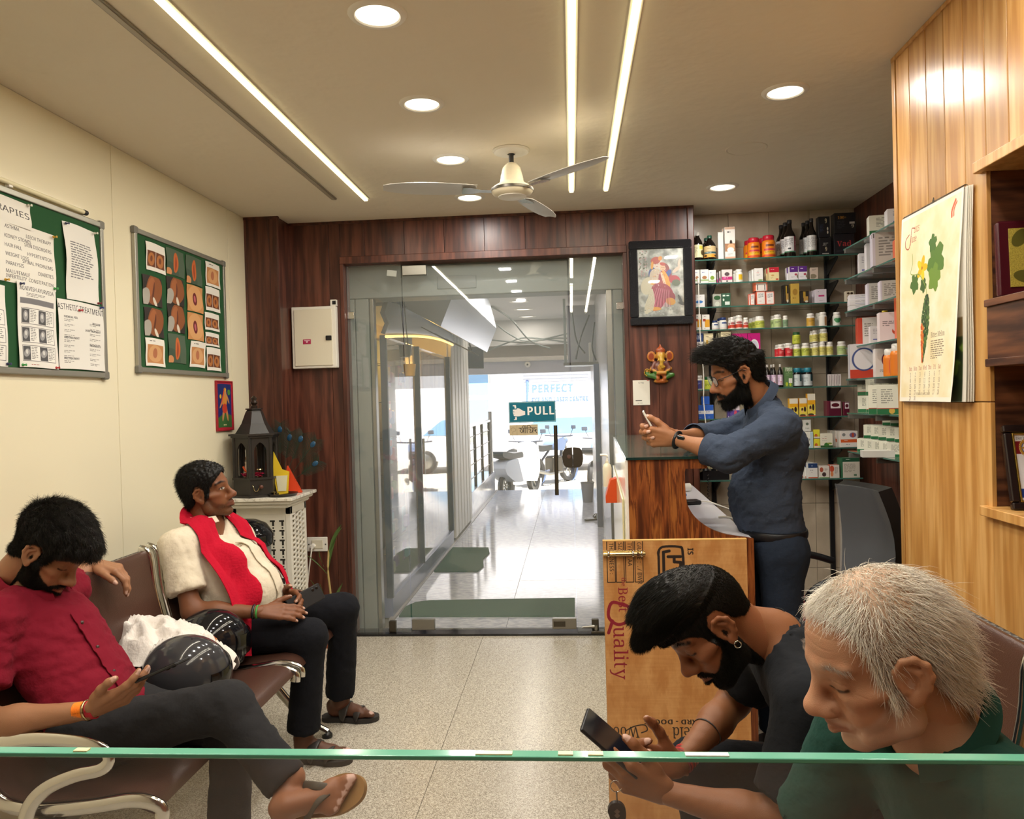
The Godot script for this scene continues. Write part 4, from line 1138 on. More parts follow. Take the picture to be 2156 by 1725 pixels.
func ply_print() -> Image:
	var im := canvas(540,1080,"c08a50")
	var n := FastNoiseLite.new()
	n.frequency = 0.01
	n.fractal_octaves = 4
	n.domain_warp_enabled = true
	n.domain_warp_amplitude = 40
	for y in 1080:
		for x in 540:
			var q := n.get_noise_2d(x*1.3,y*0.5) + 0.25*n.get_noise_2d(x*0.4,y*8.0)
			im.set_pixel(x,y,hx("bb8249").lerp(hx("d3a066"),clampf(0.5 + q,0,1)))
	var k := "2b2320"
	var s := 1.084*1000.0
	var R := PI/2
	for e in [[16,"THICKNESS :"],[50,"SIZE"],[86,"TYPE : AA"],[122,"GRADE :  . / BWR"]]:
		rect(im,e[0] - 4,0,2.5,158,k)
		rect(im,e[0] + 26,0,2.5,158,k)
		rect(im,e[0] - 4,156,32,2.5,k)
		write(im,e[1],e[0] + 6,6,23,k,"a",0.0,R,0.95)
	# quality mark: a rounded frame round angular strokes
	for e in [[0,k],[9,"c08a50"]]:
		var o: float = e[0]
		var p := curve2([Vector2(205 + o,60),Vector2(205 + o,40 + o),Vector2(225,20 + o),Vector2(285,20 + o),Vector2(305 - o,40 + o),Vector2(305 - o,160),Vector2(285,180 - o),Vector2(225,180 - o),Vector2(205 + o,160)],4)
		poly(im,Array(p),e[1])
	stroke(im,[Vector2(250,40),Vector2(228,44),Vector2(228,160)],5.5,k)
	stroke(im,[Vector2(245,62),Vector2(292,62)],5.5,k)
	stroke(im,[Vector2(268,62),Vector2(268,82),Vector2(292,84),Vector2(292,120),Vector2(256,122),Vector2(256,150),Vector2(292,152)],5.5,k)
	write(im,"IS",318,30,30,k,"ab",0.0,R)
	var red := "8d2233"
	write(im,"the",66,140,22,red,"s",0.0,R)
	write(im,"Best",52,178,48,red,"s",0.0,R)
	stroke(im,curve([Vector2(80,248),Vector2(28,236),Vector2(14,290),Vector2(50,320),Vector2(92,300),Vector2(92,256),Vector2(66,240)],6),6,red)
	stroke(im,curve([Vector2(28,306),Vector2(20,330),Vector2(12,352)],5),6,red)
	write(im,"uality",28,328,74,red,"s",0.0,R)
	write(im,"s",380,480,26,red,"s",0.0,0.5)
	write(im,"rn",470,520,26,red,"s",0.0,0.5)
	write(im,"PLY - BOARD - DOORS",470,684,25,k,"ab",0.0,PI,1.32)
	for e in [["Wood",120],["Shield",380]]:
		write(im,e[0],e[1],712,58,k,"s",0.0,PI,0.8)
	stroke(im,curve([Vector2(128,736),Vector2(150,726),Vector2(140,706),Vector2(100,712),Vector2(70,728)],5),2,k)
	write(im,"TM",232,746,14,k,"ab",0.0,PI)
	return im
# ---------- the corner beside the door ----------

func build_corner() -> void:
	var white: Material = mats.white_paint
	var marble := tri_mat("table_marble",noise_tex(0.02,[[0.3,hx("e9e5da")],[0.62,hx("d9d4c8")],[0.7,hx("a9a193")],[0.75,hx("ddd8cc")]],4,0,40.0),Vector3(2,2,2),0.2)
	var t := thing("lattice_stand","white marble-topped stand with pierced lattice sides in the corner","stand",Vector3(-1.81,0,-4.46))
	part(t,"top",span(Vector3(-0.18,0.968,-0.22),Vector3(0.235,0.988,0.21),0.004),marble)
	part(t,"moulding",span(Vector3(-0.18,0.948,-0.21),Vector3(0.215,0.968,0.19),0.006),white)
	part(t,"moulding",span(Vector3(-0.18,0.925,-0.2),Vector3(0.195,0.948,0.165),0.008),white)
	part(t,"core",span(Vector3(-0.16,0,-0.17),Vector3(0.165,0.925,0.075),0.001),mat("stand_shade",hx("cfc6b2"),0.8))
	for e in [[-0.17,0.06],[0.15,0.06],[0.15,-0.175]]:
		part(t,"corner_post",span(Vector3(e[0],0,e[1]),Vector3(e[0] + 0.03,0.93,e[1] + 0.03),0.002),white)
	for e in [[-0.17,0.078,0.18,0.09],[0.168,-0.17,0.18,0.09]]:
		for y in [[0.0,0.06],[0.88,0.93]]:
			part(t,"rail",span(Vector3(e[0],y[0],e[1]),Vector3(e[2],y[1],e[3]),0.001),white)
	var la := MB.new()
	for k in 29:
		var y := 0.075 + k*0.028
		for j in 4:
			la.box(Vector3(0.1745,y + 0.014*(j % 2),-0.125 + j*0.052),Vector3(0.01,0.011,0.052),0.001)
			la.box(Vector3(0.1745,y,-0.15 + j*0.052),Vector3(0.01,0.03,0.012),0.001)
	part(t,"side_lattice",la.mesh(),white).set_meta("kind","stuff")
	var lf := MB.new()
	part(t,"front_panel",span(Vector3(-0.14,0.06,0.075),Vector3(0.15,0.88,0.086),0.001),white)
	for k in 14:
		for x in [0.07,0.125]:
			lf.box(Vector3(x,0.84 - k*0.056,0.0862),Vector3(0.03,0.01,0.001),0.0).box(Vector3(x + 0.004,0.824 - k*0.056,0.0862),Vector3(0.012,0.024,0.001),0.0).box(Vector3(x + 0.004,0.8 - k*0.056,0.0862),Vector3(0.009,0.009,0.001),0.0)
	part(t,"front_slots",lf.mesh(),mat("slot_dark",hx("2a251f"),0.8)).set_meta("kind","stuff")
	build_shrine()
	# lidded bin in front of the stand
	var b := thing("drum_bin","grey drum bin with a glossy black domed lid beside the white stand","bin",Vector3(-1.775,0,-4.08))
	part(b,"body",MB.new().lathe([Vector2(0,0),Vector2(0.125,0),Vector2(0.13,0.02),Vector2(0.132,0.77),Vector2(0.12,0.77)],40).mesh(),mat("bin_steel",hx("8d8d8b"),0.35,0.4))
	var lid := part(b,"lid",MB.new().lathe([Vector2(0.138,0.755),Vector2(0.146,0.765),Vector2(0.146,0.815),Vector2(0.138,0.83),Vector2(0.11,0.87),Vector2(0.06,0.893),Vector2(0,0.9)],40).mesh(),mat("gloss_black",hx("121214"),0.08))
	part(lid,"swing_flap",MB.new().box(Vector3(0.03,0.868,0.075),Vector3(0.12,0.006,0.08),0.003,Transform3D(Basis(Vector3.RIGHT,0.0),Vector3.ZERO)).mesh(),mats.gloss_black)
	# fuse box,little socket,plug plate
	var fb := thing("fuse_box","cream metal fuse box with a pink sticker on the dark wall","fuse box",Vector3(-1.627,1.74,-4.92))
	part(fb,"frame",span(Vector3(-0.145,0,0),Vector3(0.144,0.394,0.05),0.004),mats.white_paint)
	var dr := part(fb,"door",span(Vector3(-0.126,0.016,0.05),Vector3(0.122,0.376,0.058),0.003),mat("fuse_door",hx("e1dac5"),0.4))
	part(dr,"latch",span(Vector3(0.08,0.175,0.058),Vector3(0.118,0.205,0.066),0.003),mats.black_plastic)
	var im := canvas(64,36,"b02c55")
	rect(im,8,6,48,6,"e8c9d2")
	poly(im,[Vector2(22,16),Vector2(42,16),Vector2(32,28)],"f0dfe4")
	part(dr,"sticker",MB.new().box(Vector3(-0.044,0.17,0.0585),Vector3(0.052,0.03,0.001),0).mesh(),img_mat(im,0.4),"pink sticker")
	var jb := thing("junction_box","tiny cream cable outlet on top of the fuse box corner","outlet",Vector3(-1.5,2.135,-4.92))
	part(jb,"cover",span(Vector3(-0.022,0,0),Vector3(0.018,0.042,0.03),0.003),mats.white_paint)
	part(jb,"opening",span(Vector3(-0.008,0.01,0.03),Vector3(0.016,0.034,0.031),0.001),mats.black_plastic)
	var so := thing("socket_plate","white power socket plate with a plug on the dark wall","socket",Vector3(-1.66,0.605,-4.92))
	part(so,"plate",MB.new().box(Vector3(0,0,0.006),Vector3(0.134,0.092,0.012),0.003).mesh(),mats.white_plastic)
	part(so,"insert",MB.new().box(Vector3(0,0,0.013),Vector3(0.075,0.056,0.006),0.002).mesh(),mat("insert_cream",hx("d9d2bd"),0.4))
	for x in [-0.055,0.055]:
		part(so,"screw",MB.new().lathe([Vector2(0,0.003),Vector2(0.004,0.002),Vector2(0.005,0)],10,Transform3D(Basis(Vector3.RIGHT,PI/2),Vector3(x,0,0.012))).mesh(),mats.dark_steel)
	part(so,"plug",MB.new().lathe([Vector2(0,0.03),Vector2(0.014,0.028),Vector2(0.018,0)],16,Transform3D(Basis(Vector3.RIGHT,PI/2),Vector3(-0.025,-0.01,0.014))).mesh(),mats.white_plastic)
	part(so,"cord",MB.new().tube(curve([Vector3(-0.025,-0.01,0.04),Vector3(-0.03,-0.06,0.05),Vector3(-0.055,-0.2,0.04),Vector3(-0.085,-0.42,0.03),Vector3(-0.09,-0.6,0.03)],6),0.005,8).mesh(),mats.white_plastic)
	# young palm in a pot
	var pl := thing("potted_palm","young thin-stalked palm with a few arching leaves against the dark wall","plant",Vector3(-1.53,0,-4.74))
	part(pl,"pot",MB.new().lathe([Vector2(0,0),Vector2(0.055,0),Vector2(0.075,0.13),Vector2(0.08,0.13),Vector2(0.08,0.145),Vector2(0.068,0.145),Vector2(0.06,0.12),Vector2(0,0.12)],24).mesh(),mat("pot_terracotta",hx("8d4b32"),0.8))
	part(pl,"stalk",MB.new().tube(curve([Vector3(0,0.1,0),Vector3(0.004,0.3,0),Vector3(-0.006,0.47,0.01),Vector3(0.0,0.6,0)],5),0.007,8).mesh(),mat("stalk",hx("b09a62"),0.7))
	var leaf := mat("palm_leaf",hx("4f6b33"),0.5)
	leaf.backlight_enabled = true
	leaf.backlight = hx("2c3d18")
	for e in [[Vector3(-0.006,0.47,0),Vector3(0.01,0.66,0.0),Vector3(0.09,0.76,0.01),0.02],[Vector3(0,0.58,0),Vector3(0.03,0.69,0.01),Vector3(0.1,0.745,0.03),0.014],[Vector3(-0.006,0.44,0),Vector3(-0.06,0.53,0.02),Vector3(-0.13,0.575,0.03),0.012],[Vector3(-0.03,0.5,0.01),Vector3(-0.05,0.55,0.02),Vector3(-0.055,0.6,0.02),0.016],[Vector3(0,0.2,0),Vector3(-0.05,0.34,0.02),Vector3(-0.11,0.42,0.03),0.026],[Vector3(0,0.2,0),Vector3(-0.03,0.33,0.03),Vector3(-0.045,0.4,0.05),0.024],[Vector3(0,0.24,0),Vector3(0.05,0.33,0.01),Vector3(0.09,0.4,0.02),0.012]]:
		var pp := []
		for k in 9:
			var f := k/8.0
			var p: Vector3 = e[0].lerp(e[1],f).lerp(e[1].lerp(e[2],f),f)
			var w: float = e[3]*(sin(PI*(0.08 + 0.92*f)) + 0.04)
			for j in 3:
				pp.append(p + Vector3((j - 1)*w*0.4,(j - 1)*-w*0.8,0.006*absf(j - 1)))
		part(pl,"leaf",MB.new().sheet(pp,3).mesh(),leaf)

func hexa(r: float) -> PackedVector2Array:
	var p := PackedVector2Array()
	for k in 6: p.append(Vector2(cos(TAU*k/6 + PI/6),sin(TAU*k/6 + PI/6))*r)
	return p

func hex_ring(m: MB,r0: float,y0: float,r1: float,y1: float) -> MB:
	var a := hexa(r0)
	var b := hexa(r1)
	for k in 6:
		var j := (k + 1) % 6
		m.quad(Vector3(a[j].x,y0,a[j].y),Vector3(a[k].x,y0,a[k].y),Vector3(b[k].x,y1,b[k].y),Vector3(b[j].x,y1,b[j].y))
	return m

func hex_slab(m: MB,r: float,y0: float,y1: float) -> MB:
	return m.prism(hexa(r),y0,y1,Transform3D(Basis(Vector3.RIGHT,-PI/2),Vector3.ZERO),0.99)

func build_shrine() -> void:
	var blk := mat("shrine_black",hx("26221f"),0.4)
	var t := thing("shrine","small black six-sided wooden shrine with a pointed roof on the white stand","shrine",Vector3(-1.838,0.988,-4.4),0.12)
	part(t,"foot",hex_slab(MB.new(),0.15,0,0.012).mesh(),blk)
	part(t,"drawer_base",hex_slab(hex_slab(MB.new(),0.128,0.012,0.1),0.135,0.1,0.112).mesh(),blk)
	part(t,"drawer_knob",MB.new().lathe([Vector2(0,0.02),Vector2(0.01,0.016),Vector2(0.012,0.006),Vector2(0.006,0)],14,Transform3D(Basis(Vector3.UP,0.5)*Basis(Vector3.RIGHT,PI/2),Vector3(0.055,0.06,0.108))).mesh(),mat("knob_wood",hx("5a3020"),0.4))
	part(t,"drawer_cord",MB.new().tube(curve([Vector3(0.006,0.075,0.118),Vector3(0.018,0.06,0.122),Vector3(0.022,0.04,0.121),Vector3(0.036,0.036,0.118),Vector3(0.05,0.058,0.115)],5),0.002,6).mesh(),mats.brass)
	var hp := hexa(0.118)
	for k in 6:
		part(t,"column",MB.new().tube([Vector3(hp[k].x,0.112,hp[k].y),Vector3(hp[k].x,0.34,hp[k].y)],0.012,8).mesh(),blk)
	# wall boards with arched openings on five sides,solid at the back
	for k in 6:
		var a := Vector3(hp[k].x,0,hp[k].y)
		var b := Vector3(hp[(k + 1) % 6].x,0,hp[(k + 1) % 6].y)
		var bs := Basis((b - a).normalized(),Vector3.UP,(b - a).normalized().cross(Vector3.UP))
		var w := (b - a).length()
		var y0 := 0.112
		var po := PackedVector2Array([Vector2(0,0),Vector2(0.024,0),Vector2(0.024,0.15)])
		po.append_array(curve2([Vector2(0.024,0.15),Vector2(0.032,0.176),Vector2(w/2,0.2),Vector2(w - 0.032,0.176),Vector2(w - 0.024,0.15)],4).slice(1))
		po.append_array(PackedVector2Array([Vector2(w - 0.024,0),Vector2(w,0),Vector2(w,0.23),Vector2(0,0.23)]))
		part(t,"arch_board",MB.new().prism(po,-0.004,0.004,Transform3D(bs,a + Vector3(0,y0,0))).mesh(),blk)
	part(t,"cornice",hex_slab(hex_slab(MB.new(),0.15,0.352,0.362),0.138,0.34,0.352).mesh(),blk)
	part(t,"roof",hex_ring(hex_ring(hex_ring(MB.new(),0.112,0.362,0.075,0.42),0.075,0.42,0.05,0.485),0.05,0.485,0.036,0.505).mesh(),blk)
	part(t,"roof_cap",hex_slab(MB.new(),0.05,0.5,0.507).mesh(),blk)
	part(t,"finial",MB.new().lathe([Vector2(0.018,0.507),Vector2(0.02,0.52),Vector2(0.012,0.526),Vector2(0.022,0.54),Vector2(0.013,0.554),Vector2(0.018,0.565),Vector2(0.008,0.578),Vector2(0,0.58)],16).mesh(),mat("finial_brown",hx("2c2019"),0.3))
	var idol := thing("idol","tiny white and orange idol inside the black shrine","figurine",Vector3(-1.875,1.1,-4.37))
	part(idol,"robe",MB.new().lathe([Vector2(0.026,0),Vector2(0.024,0.03),Vector2(0.014,0.07),Vector2(0.016,0.085),Vector2(0.008,0.095)],14).mesh(),mat("robe",hx("d9c7b0"),0.6))
	part(idol,"head",MB.new().lathe([Vector2(0,0.09),Vector2(0.011,0.1),Vector2(0.011,0.112),Vector2(0.006,0.125),Vector2(0,0.135)],12).mesh(),mat("idol_face",hx("c98d5a"),0.6))
	part(idol,"sash",MB.new().tube(curve([Vector3(-0.02,0.06,0.016),Vector3(0,0.035,0.027),Vector3(0.02,0.03,0.018)],4),0.006,6).mesh(),mat("sash_orange",hx("d8541f"),0.6))
	var lampx := thing("brass_lamp","small brass lamp glinting inside the black shrine","lamp",Vector3(-1.795,1.1,-4.35))
	part(lampx,"stand",MB.new().lathe([Vector2(0.016,0),Vector2(0.006,0.01),Vector2(0.006,0.03),Vector2(0.018,0.042),Vector2(0.016,0.048),Vector2(0,0.046)],14).mesh(),mats.brass)
	var pink := mat("petal_pink",hx("a51440"),0.7)
	var fr := RandomNumberGenerator.new()
	fr.seed = 5
	for e in [[-1.862,-4.33,"left"],[-1.79,-4.32,"right"],[-1.825,-4.315,"middle"]]:
		var f := thing("offering_flowers","dark pink offering petals heaped in the %s of the shrine" % e[2],"flowers",Vector3(e[0],1.1,e[1]),0.0,"petals in the shrine")
		for k in 7:
			var a := fr.randf()*TAU
			var pt := []
			for u in 4:
				for w in 4:
					var fx := (u - 1.5)/1.5
					var fy := (w - 1.5)/1.5
					pt.append(Basis(Vector3.UP,a)*Basis(Vector3.RIGHT,fr.randf_range(0.1,0.5))*Vector3(fx*0.014*(1.2 - fy*fy*0.5),0.012*(fx*fx + fy*fy)*0.5,fy*0.014) + Vector3(fr.randf_range(-0.018,0.018),0.004 + 0.002*k,fr.randf_range(-0.012,0.012)))
			part(f,"petal",MB.new().sheet(pt,4).mesh(),pink)
	# peacock feathers behind the shrine
	var pf := thing("peacock_feathers","bunch of dark green peacock feathers fanned behind the shrine","feathers",Vector3(-1.75,1.0,-4.53))
	var gr := mat("feather_green",hx("1f3a2c"),0.5)
	for k in 7:
		var a := -0.5 + k*0.27
		var d := Vector3(sin(a)*0.7,cos(a),0.02*k - 0.06).normalized()
		var l := 0.36 + 0.03*(k % 3) - 0.06*absf(a - 0.3)
		var m := MB.new().tube([Vector3.ZERO,d*l],0.0018,5)
		for j in 46:
			var f := 0.55 + 0.45*(j/46.0)
			for s in [-1,1]:
				var side: Vector3 = d.cross(Vector3.BACK).normalized()*float(s)
				var q := d*l*f
				var tip: Vector3 = q + (side*0.055 + d*0.035)*(1.15 - absf(f - 0.82)*2.0) + Vector3(0,0,fr.randf_range(-0.012,0.012))
				m.tube([q,q.lerp(tip,0.5) + d*0.004,tip],[0.0011,0.0009,0.0003],3,1.0,Vector3.BACK,false)
		var o := part(pf,"feather",m.mesh(),gr)
		part(o,"eye_spot",MB.new().lathe([Vector2(0,0.003),Vector2(0.012,0.002),Vector2(0.016,0)],14,Transform3D(rot_to(Vector3.BACK,d)*Basis.from_scale(Vector3(0.9,1,1.3)),d*l*0.9 + Vector3(0,0,0.004))).mesh(),mat("eye_blue",hx("1c4a6b"),0.3))
	var pk := thing("incense_packet","yellow crumpled packet leaning beside the shrine","packet",Vector3(-1.69,0.99,-4.42),0.3)
	part(pk,"bag",MB.new().prism(PackedVector2Array([Vector2(-0.03,0),Vector2(0.03,0.005),Vector2(0.04,0.13),Vector2(0.0,0.145),Vector2(-0.045,0.25),Vector2(-0.05,0.12)]),-0.012,0.012,Transform3D(),0.2).mesh(),mat("packet_yellow",hx("d9b92a"),0.35))
	part(pk,"clear_front",MB.new().prism(PackedVector2Array([Vector2(-0.025,0.02),Vector2(0.02,0.02),Vector2(0.03,0.11),Vector2(-0.035,0.11)]),0.012,0.016).mesh(),mat("packet_pale",hx("d9d6b8"),0.2))
	var oc := thing("incense_box","orange triangular carton behind the yellow packet on the stand","carton",Vector3(-1.655,0.99,-4.5),0.2)
	part(oc,"carton",MB.new().prism(PackedVector2Array([Vector2(-0.06,0),Vector2(0.05,0),Vector2(-0.03,0.16)]),-0.02,0.02,Transform3D(),0.2).mesh(),mat("carton_orange",hx("d8441e"),0.4))
	var tray := thing("offering_tray","flat dark oval tray at the front edge of the white stand","tray",Vector3(-1.665,0.988,-4.36))
	part(tray,"dish",MB.new().lathe([Vector2(0,0.004),Vector2(0.085,0.003),Vector2(0.1,0.014),Vector2(0.104,0.016),Vector2(0.09,0.0),Vector2(0,0)],36,Transform3D(Basis.from_scale(Vector3(0.8,1,0.85)),Vector3.ZERO)).mesh(),mat("tray_brown",hx("261b17"),0.3))
	part(tray,"brass_cup",MB.new().lathe([Vector2(0.012,0.004),Vector2(0.006,0.012),Vector2(0.02,0.024),Vector2(0.018,0.026),Vector2(0,0.014)],16,Transform3D(Basis(),Vector3(-0.045,0,0.02))).mesh(),mats.brass)
# ---------- helmets and cloth on the bench ----------

func helmet_mesh(r: float,from: float,to: float,seg := 48,arc0 := 0.0,arc1 := TAU,off := 0.0) -> MB:
	var m := MB.new()
	var rows := 18
	var pts := []
	for a in rows + 1:
		var th := lerpf(from,to,float(a)/rows)
		for b in seg + 1:
			var ph := lerpf(arc0,arc1,float(b)/seg)
			var d := Vector3(sin(th)*cos(ph),cos(th),sin(th)*sin(ph))
			pts.append(d*Vector3(1.12,1.0,0.92)*(r + off))
	return m.sheet(pts,seg + 1,0.004)

func build_bench_things() -> void:
	var blk := mat("helmet_black",hx("15161a"),0.08)
	var h := thing("helmet","glossy dark helmet with a black and white chequered band on the bench","helmet",Vector3(-1.335,0.6,-2.56),0.5,"")
	h.rotation = Vector3(0.25,0.3,-0.2)
	part(h,"shell",helmet_mesh(0.124,0.02,2.05).mesh(),mat("helmet_grey",hx("3a3a3d"),0.1))
	var band := MB.new()
	var cax := rot_to(Vector3(-0.1,0.1,0.95),Vector3.RIGHT)
	var pts := []
	for a in 9:
		for b in 41:
			var th := lerpf(0.82,1.22,a/8.0)
			var ph := lerpf(-1.2,2.2,b/40.0)
			pts.append((cax*Vector3(sin(th)*cos(ph),cos(th),sin(th)*sin(ph)))*Vector3(1.12,1.0,0.92)*0.1258)
	var ch := canvas(240,48,"1a1a1c")
	for x in 26:
		for y in 4:
			if (x + y) % 2 == 0:
				rect(ch,x*9.23,y*12,9.0,11.8,"eae7dd")
	part(h,"chequered_band",band.sheet(pts,41).mesh(),img_mat(ch,0.15))
	part(h,"visor",helmet_mesh(0.124,1.15,1.75,24,-0.9,0.9,0.006).mesh(),glass("visor_smoke",Color(0.05,0.05,0.06),0.75,0.05))
	part(h,"lower_rim",MB.new().tube(range(25).map(func(k): return Vector3(sin(2.05)*cos(TAU*k/24.0),cos(2.05),sin(2.05)*sin(TAU*k/24.0))*Vector3(1.12,1,0.92)*0.125),0.008,8,1.0,Vector3.UP,false).mesh(),mats.black_plastic)
	var h2 := thing("helmet","plain glossy black helmet half hidden under the red scarf end","helmet",Vector3(-1.42,0.592,-2.93),0.0,"")
	h2.rotation = Vector3(0.1,0.4,-0.2)
	part(h2,"shell",helmet_mesh(0.122,0.02,2.05).mesh(),blk)
	part(h2,"visor",helmet_mesh(0.122,1.1,1.7,24,-0.9,0.9,0.006).mesh(),mats.visor_smoke)
	part(h2,"lower_rim",MB.new().tube(range(25).map(func(k): return Vector3(sin(2.05)*cos(TAU*k/24.0),cos(2.05),sin(2.05)*sin(TAU*k/24.0))*Vector3(1.12,1,0.92)*0.123),0.008,8,1.0,Vector3.UP,false).mesh(),mats.black_plastic)
	# crumpled white cloth bag with a red and gold border
	var n := FastNoiseLite.new()
	n.seed = 4
	n.frequency = 6.0
	n.fractal_octaves = 1
	var cloth := mat("white_cloth",hx("e6dfd8"),0.85)
	bump(cloth,0.03,0.3,Vector3(3,3,3))
	var gr := 44
	var cp := []
	for a in gr + 1:
		for b in gr + 1:
			var u := a/float(gr)*2.0 - 1.0
			var w := b/float(gr)*2.0 - 1.0
			var x := -1.47 + u*0.21 + 0.06*w
			var z := -2.735 + w*0.165 - 0.02*u
			var d := Vector2(u,w).length()
			var y := 0.475 + 0.235*pow(maxf(0.0,1.0 - pow(d*0.74,2.6)),0.7) - 0.06*u
			y += (0.3 - absf(n.get_noise_2d(x*1.6 + 3.0,z*1.3)))*0.06 + 0.006*sin(x*45 + z*30)
			cp.append(Vector3(x + 0.02*n.get_noise_2d(z*2,x),maxf(y,0.478 + 0.02*absf(u)),z))
	var cb := thing("cloth_bundle","crumpled white cloth with a red and gold border between the two helmets","cloth",Vector3(0,0,0))
	part(cb,"cloth",MB.new().sheet(cp,gr + 1,0.003).mesh(),cloth)
	var bo := canvas(160,16,"7a2a22")
	for k in 40:
		rect(bo,k*4,3 + (k % 2)*3,2.4,6,"c98f2e")
	rect(bo,0,0,160,2,"b9722a")
	rect(bo,0,14,160,2,"b9722a")
	for e in [[0,"left"],[1,"right"]]:
		var bp := []
		for k in 45:
			for j in 3:
				var q: Vector3 = cp[(k if e[0] == 0 else k)*(gr + 1) + (gr if e[0] == 1 else 0)] if false else (cp[(0 if e[0] == 0 else gr - 6)*(gr + 1) + k] as Vector3)
				bp.append(q + Vector3((j - 1)*0.014 - 0.012,0.012 - 0.012*absf(j - 1) + 0.004,0))
		part(cb,"border",MB.new().sheet(bp,3,0.002,Rect2(0,0,1,1)).mesh(),border_mat(bo),"red and gold border")

func border_mat(im: Image) -> StandardMaterial3D:
	if mats.has("border_cloth"): return mats["border_cloth"]
	var r := Image.create_empty(16,160,false,Image.FORMAT_RGB8)
	for y in 160:
		for x in 16:
			r.set_pixel(x,y,im.get_pixel(y,x))
	mats["border_cloth"] = img_mat(r,0.7)
	return mats["border_cloth"]
# ---------- boards,papers and pictures ----------
# a sheet of paper on the left wall: z from near to far,y from top to bottom,slightly wavy

func wall_sheet(za: float,zb: float,yt: float,yb: float,x: float,wave := 0.004,skew := 0.0) -> ArrayMesh:
	var p := []
	for r in 9:
		for q in 7:
			var u := q/6.0
			var w := r/8.0
			p.append(Vector3(x + wave*(1.0 + sin(w*7.0 + za*9.0)*0.7 + 0.5*sin(u*5.0 + w*3.0)),lerpf(yt,yb,w) + 0.002*sin(u*4.0),lerpf(za,zb,u) + skew*(w - 0.5)))
	return MB.new().sheet(p,7,0.0006).mesh()

func pin(parent: Node3D,z: float,y: float,c: String) -> void:
	part(parent,"push_pin",MB.new().lathe([Vector2(0.005,0),Vector2(0.0055,0.003),Vector2(0.003,0.005),Vector2(0.003,0.012),Vector2(0.005,0.015),Vector2(0,0.016)],10,Transform3D(Basis(Vector3.BACK,-PI/2),Vector3(-1.979,y,z))).mesh(),mat("pin_" + c,hx(c),0.3))

func board(label: String,za: float,zb: float,yt: float,yb: float) -> void:
	var t := thing("notice_board",label,"notice board",Vector3(-2.0,(yt + yb)/2,(za + zb)/2))
	var hz := absf(zb - za)/2
	var hy := (yt - yb)/2
	part(t,"felt",span(Vector3(0.0,-hy,-hz),Vector3(0.012,hy,hz),0.001),mats.green_felt)
	var al: Material = mat("aluminium",hx("a9a79c"),0.4,0.7)
	for s in [-1,1]:
		part(t,"frame_rail",span(Vector3(0,s*hy - 0.012,-hz),Vector3(0.02,s*hy + 0.012,hz),0.004),al)
		part(t,"frame_rail",span(Vector3(0,-hy,s*hz - 0.012),Vector3(0.02,hy,s*hz + 0.012),0.004),al)
		for q in [-1,1]:
			part(t,"corner_cap",MB.new().box(Vector3(0.011,s*hy,q*hz),Vector3(0.024,0.036,0.036),0.006).mesh(),mat("corner_grey",hx("77756d"),0.5))

func paper(called: String,label: String,cat: String,im: Image,za: float,zb: float,yt: float,yb: float,pins: Array,x := -1.987,wave := 0.003,skew := 0.0,group := "") -> void:
	var t := thing(called,label,cat,Vector3.ZERO,0.0,group)
	part(t,"sheet",wall_sheet(za,zb,yt,yb,x,wave,skew),img_mat(im,0.6))
	for p in pins: pin(t,p[0],p[1],p[2])

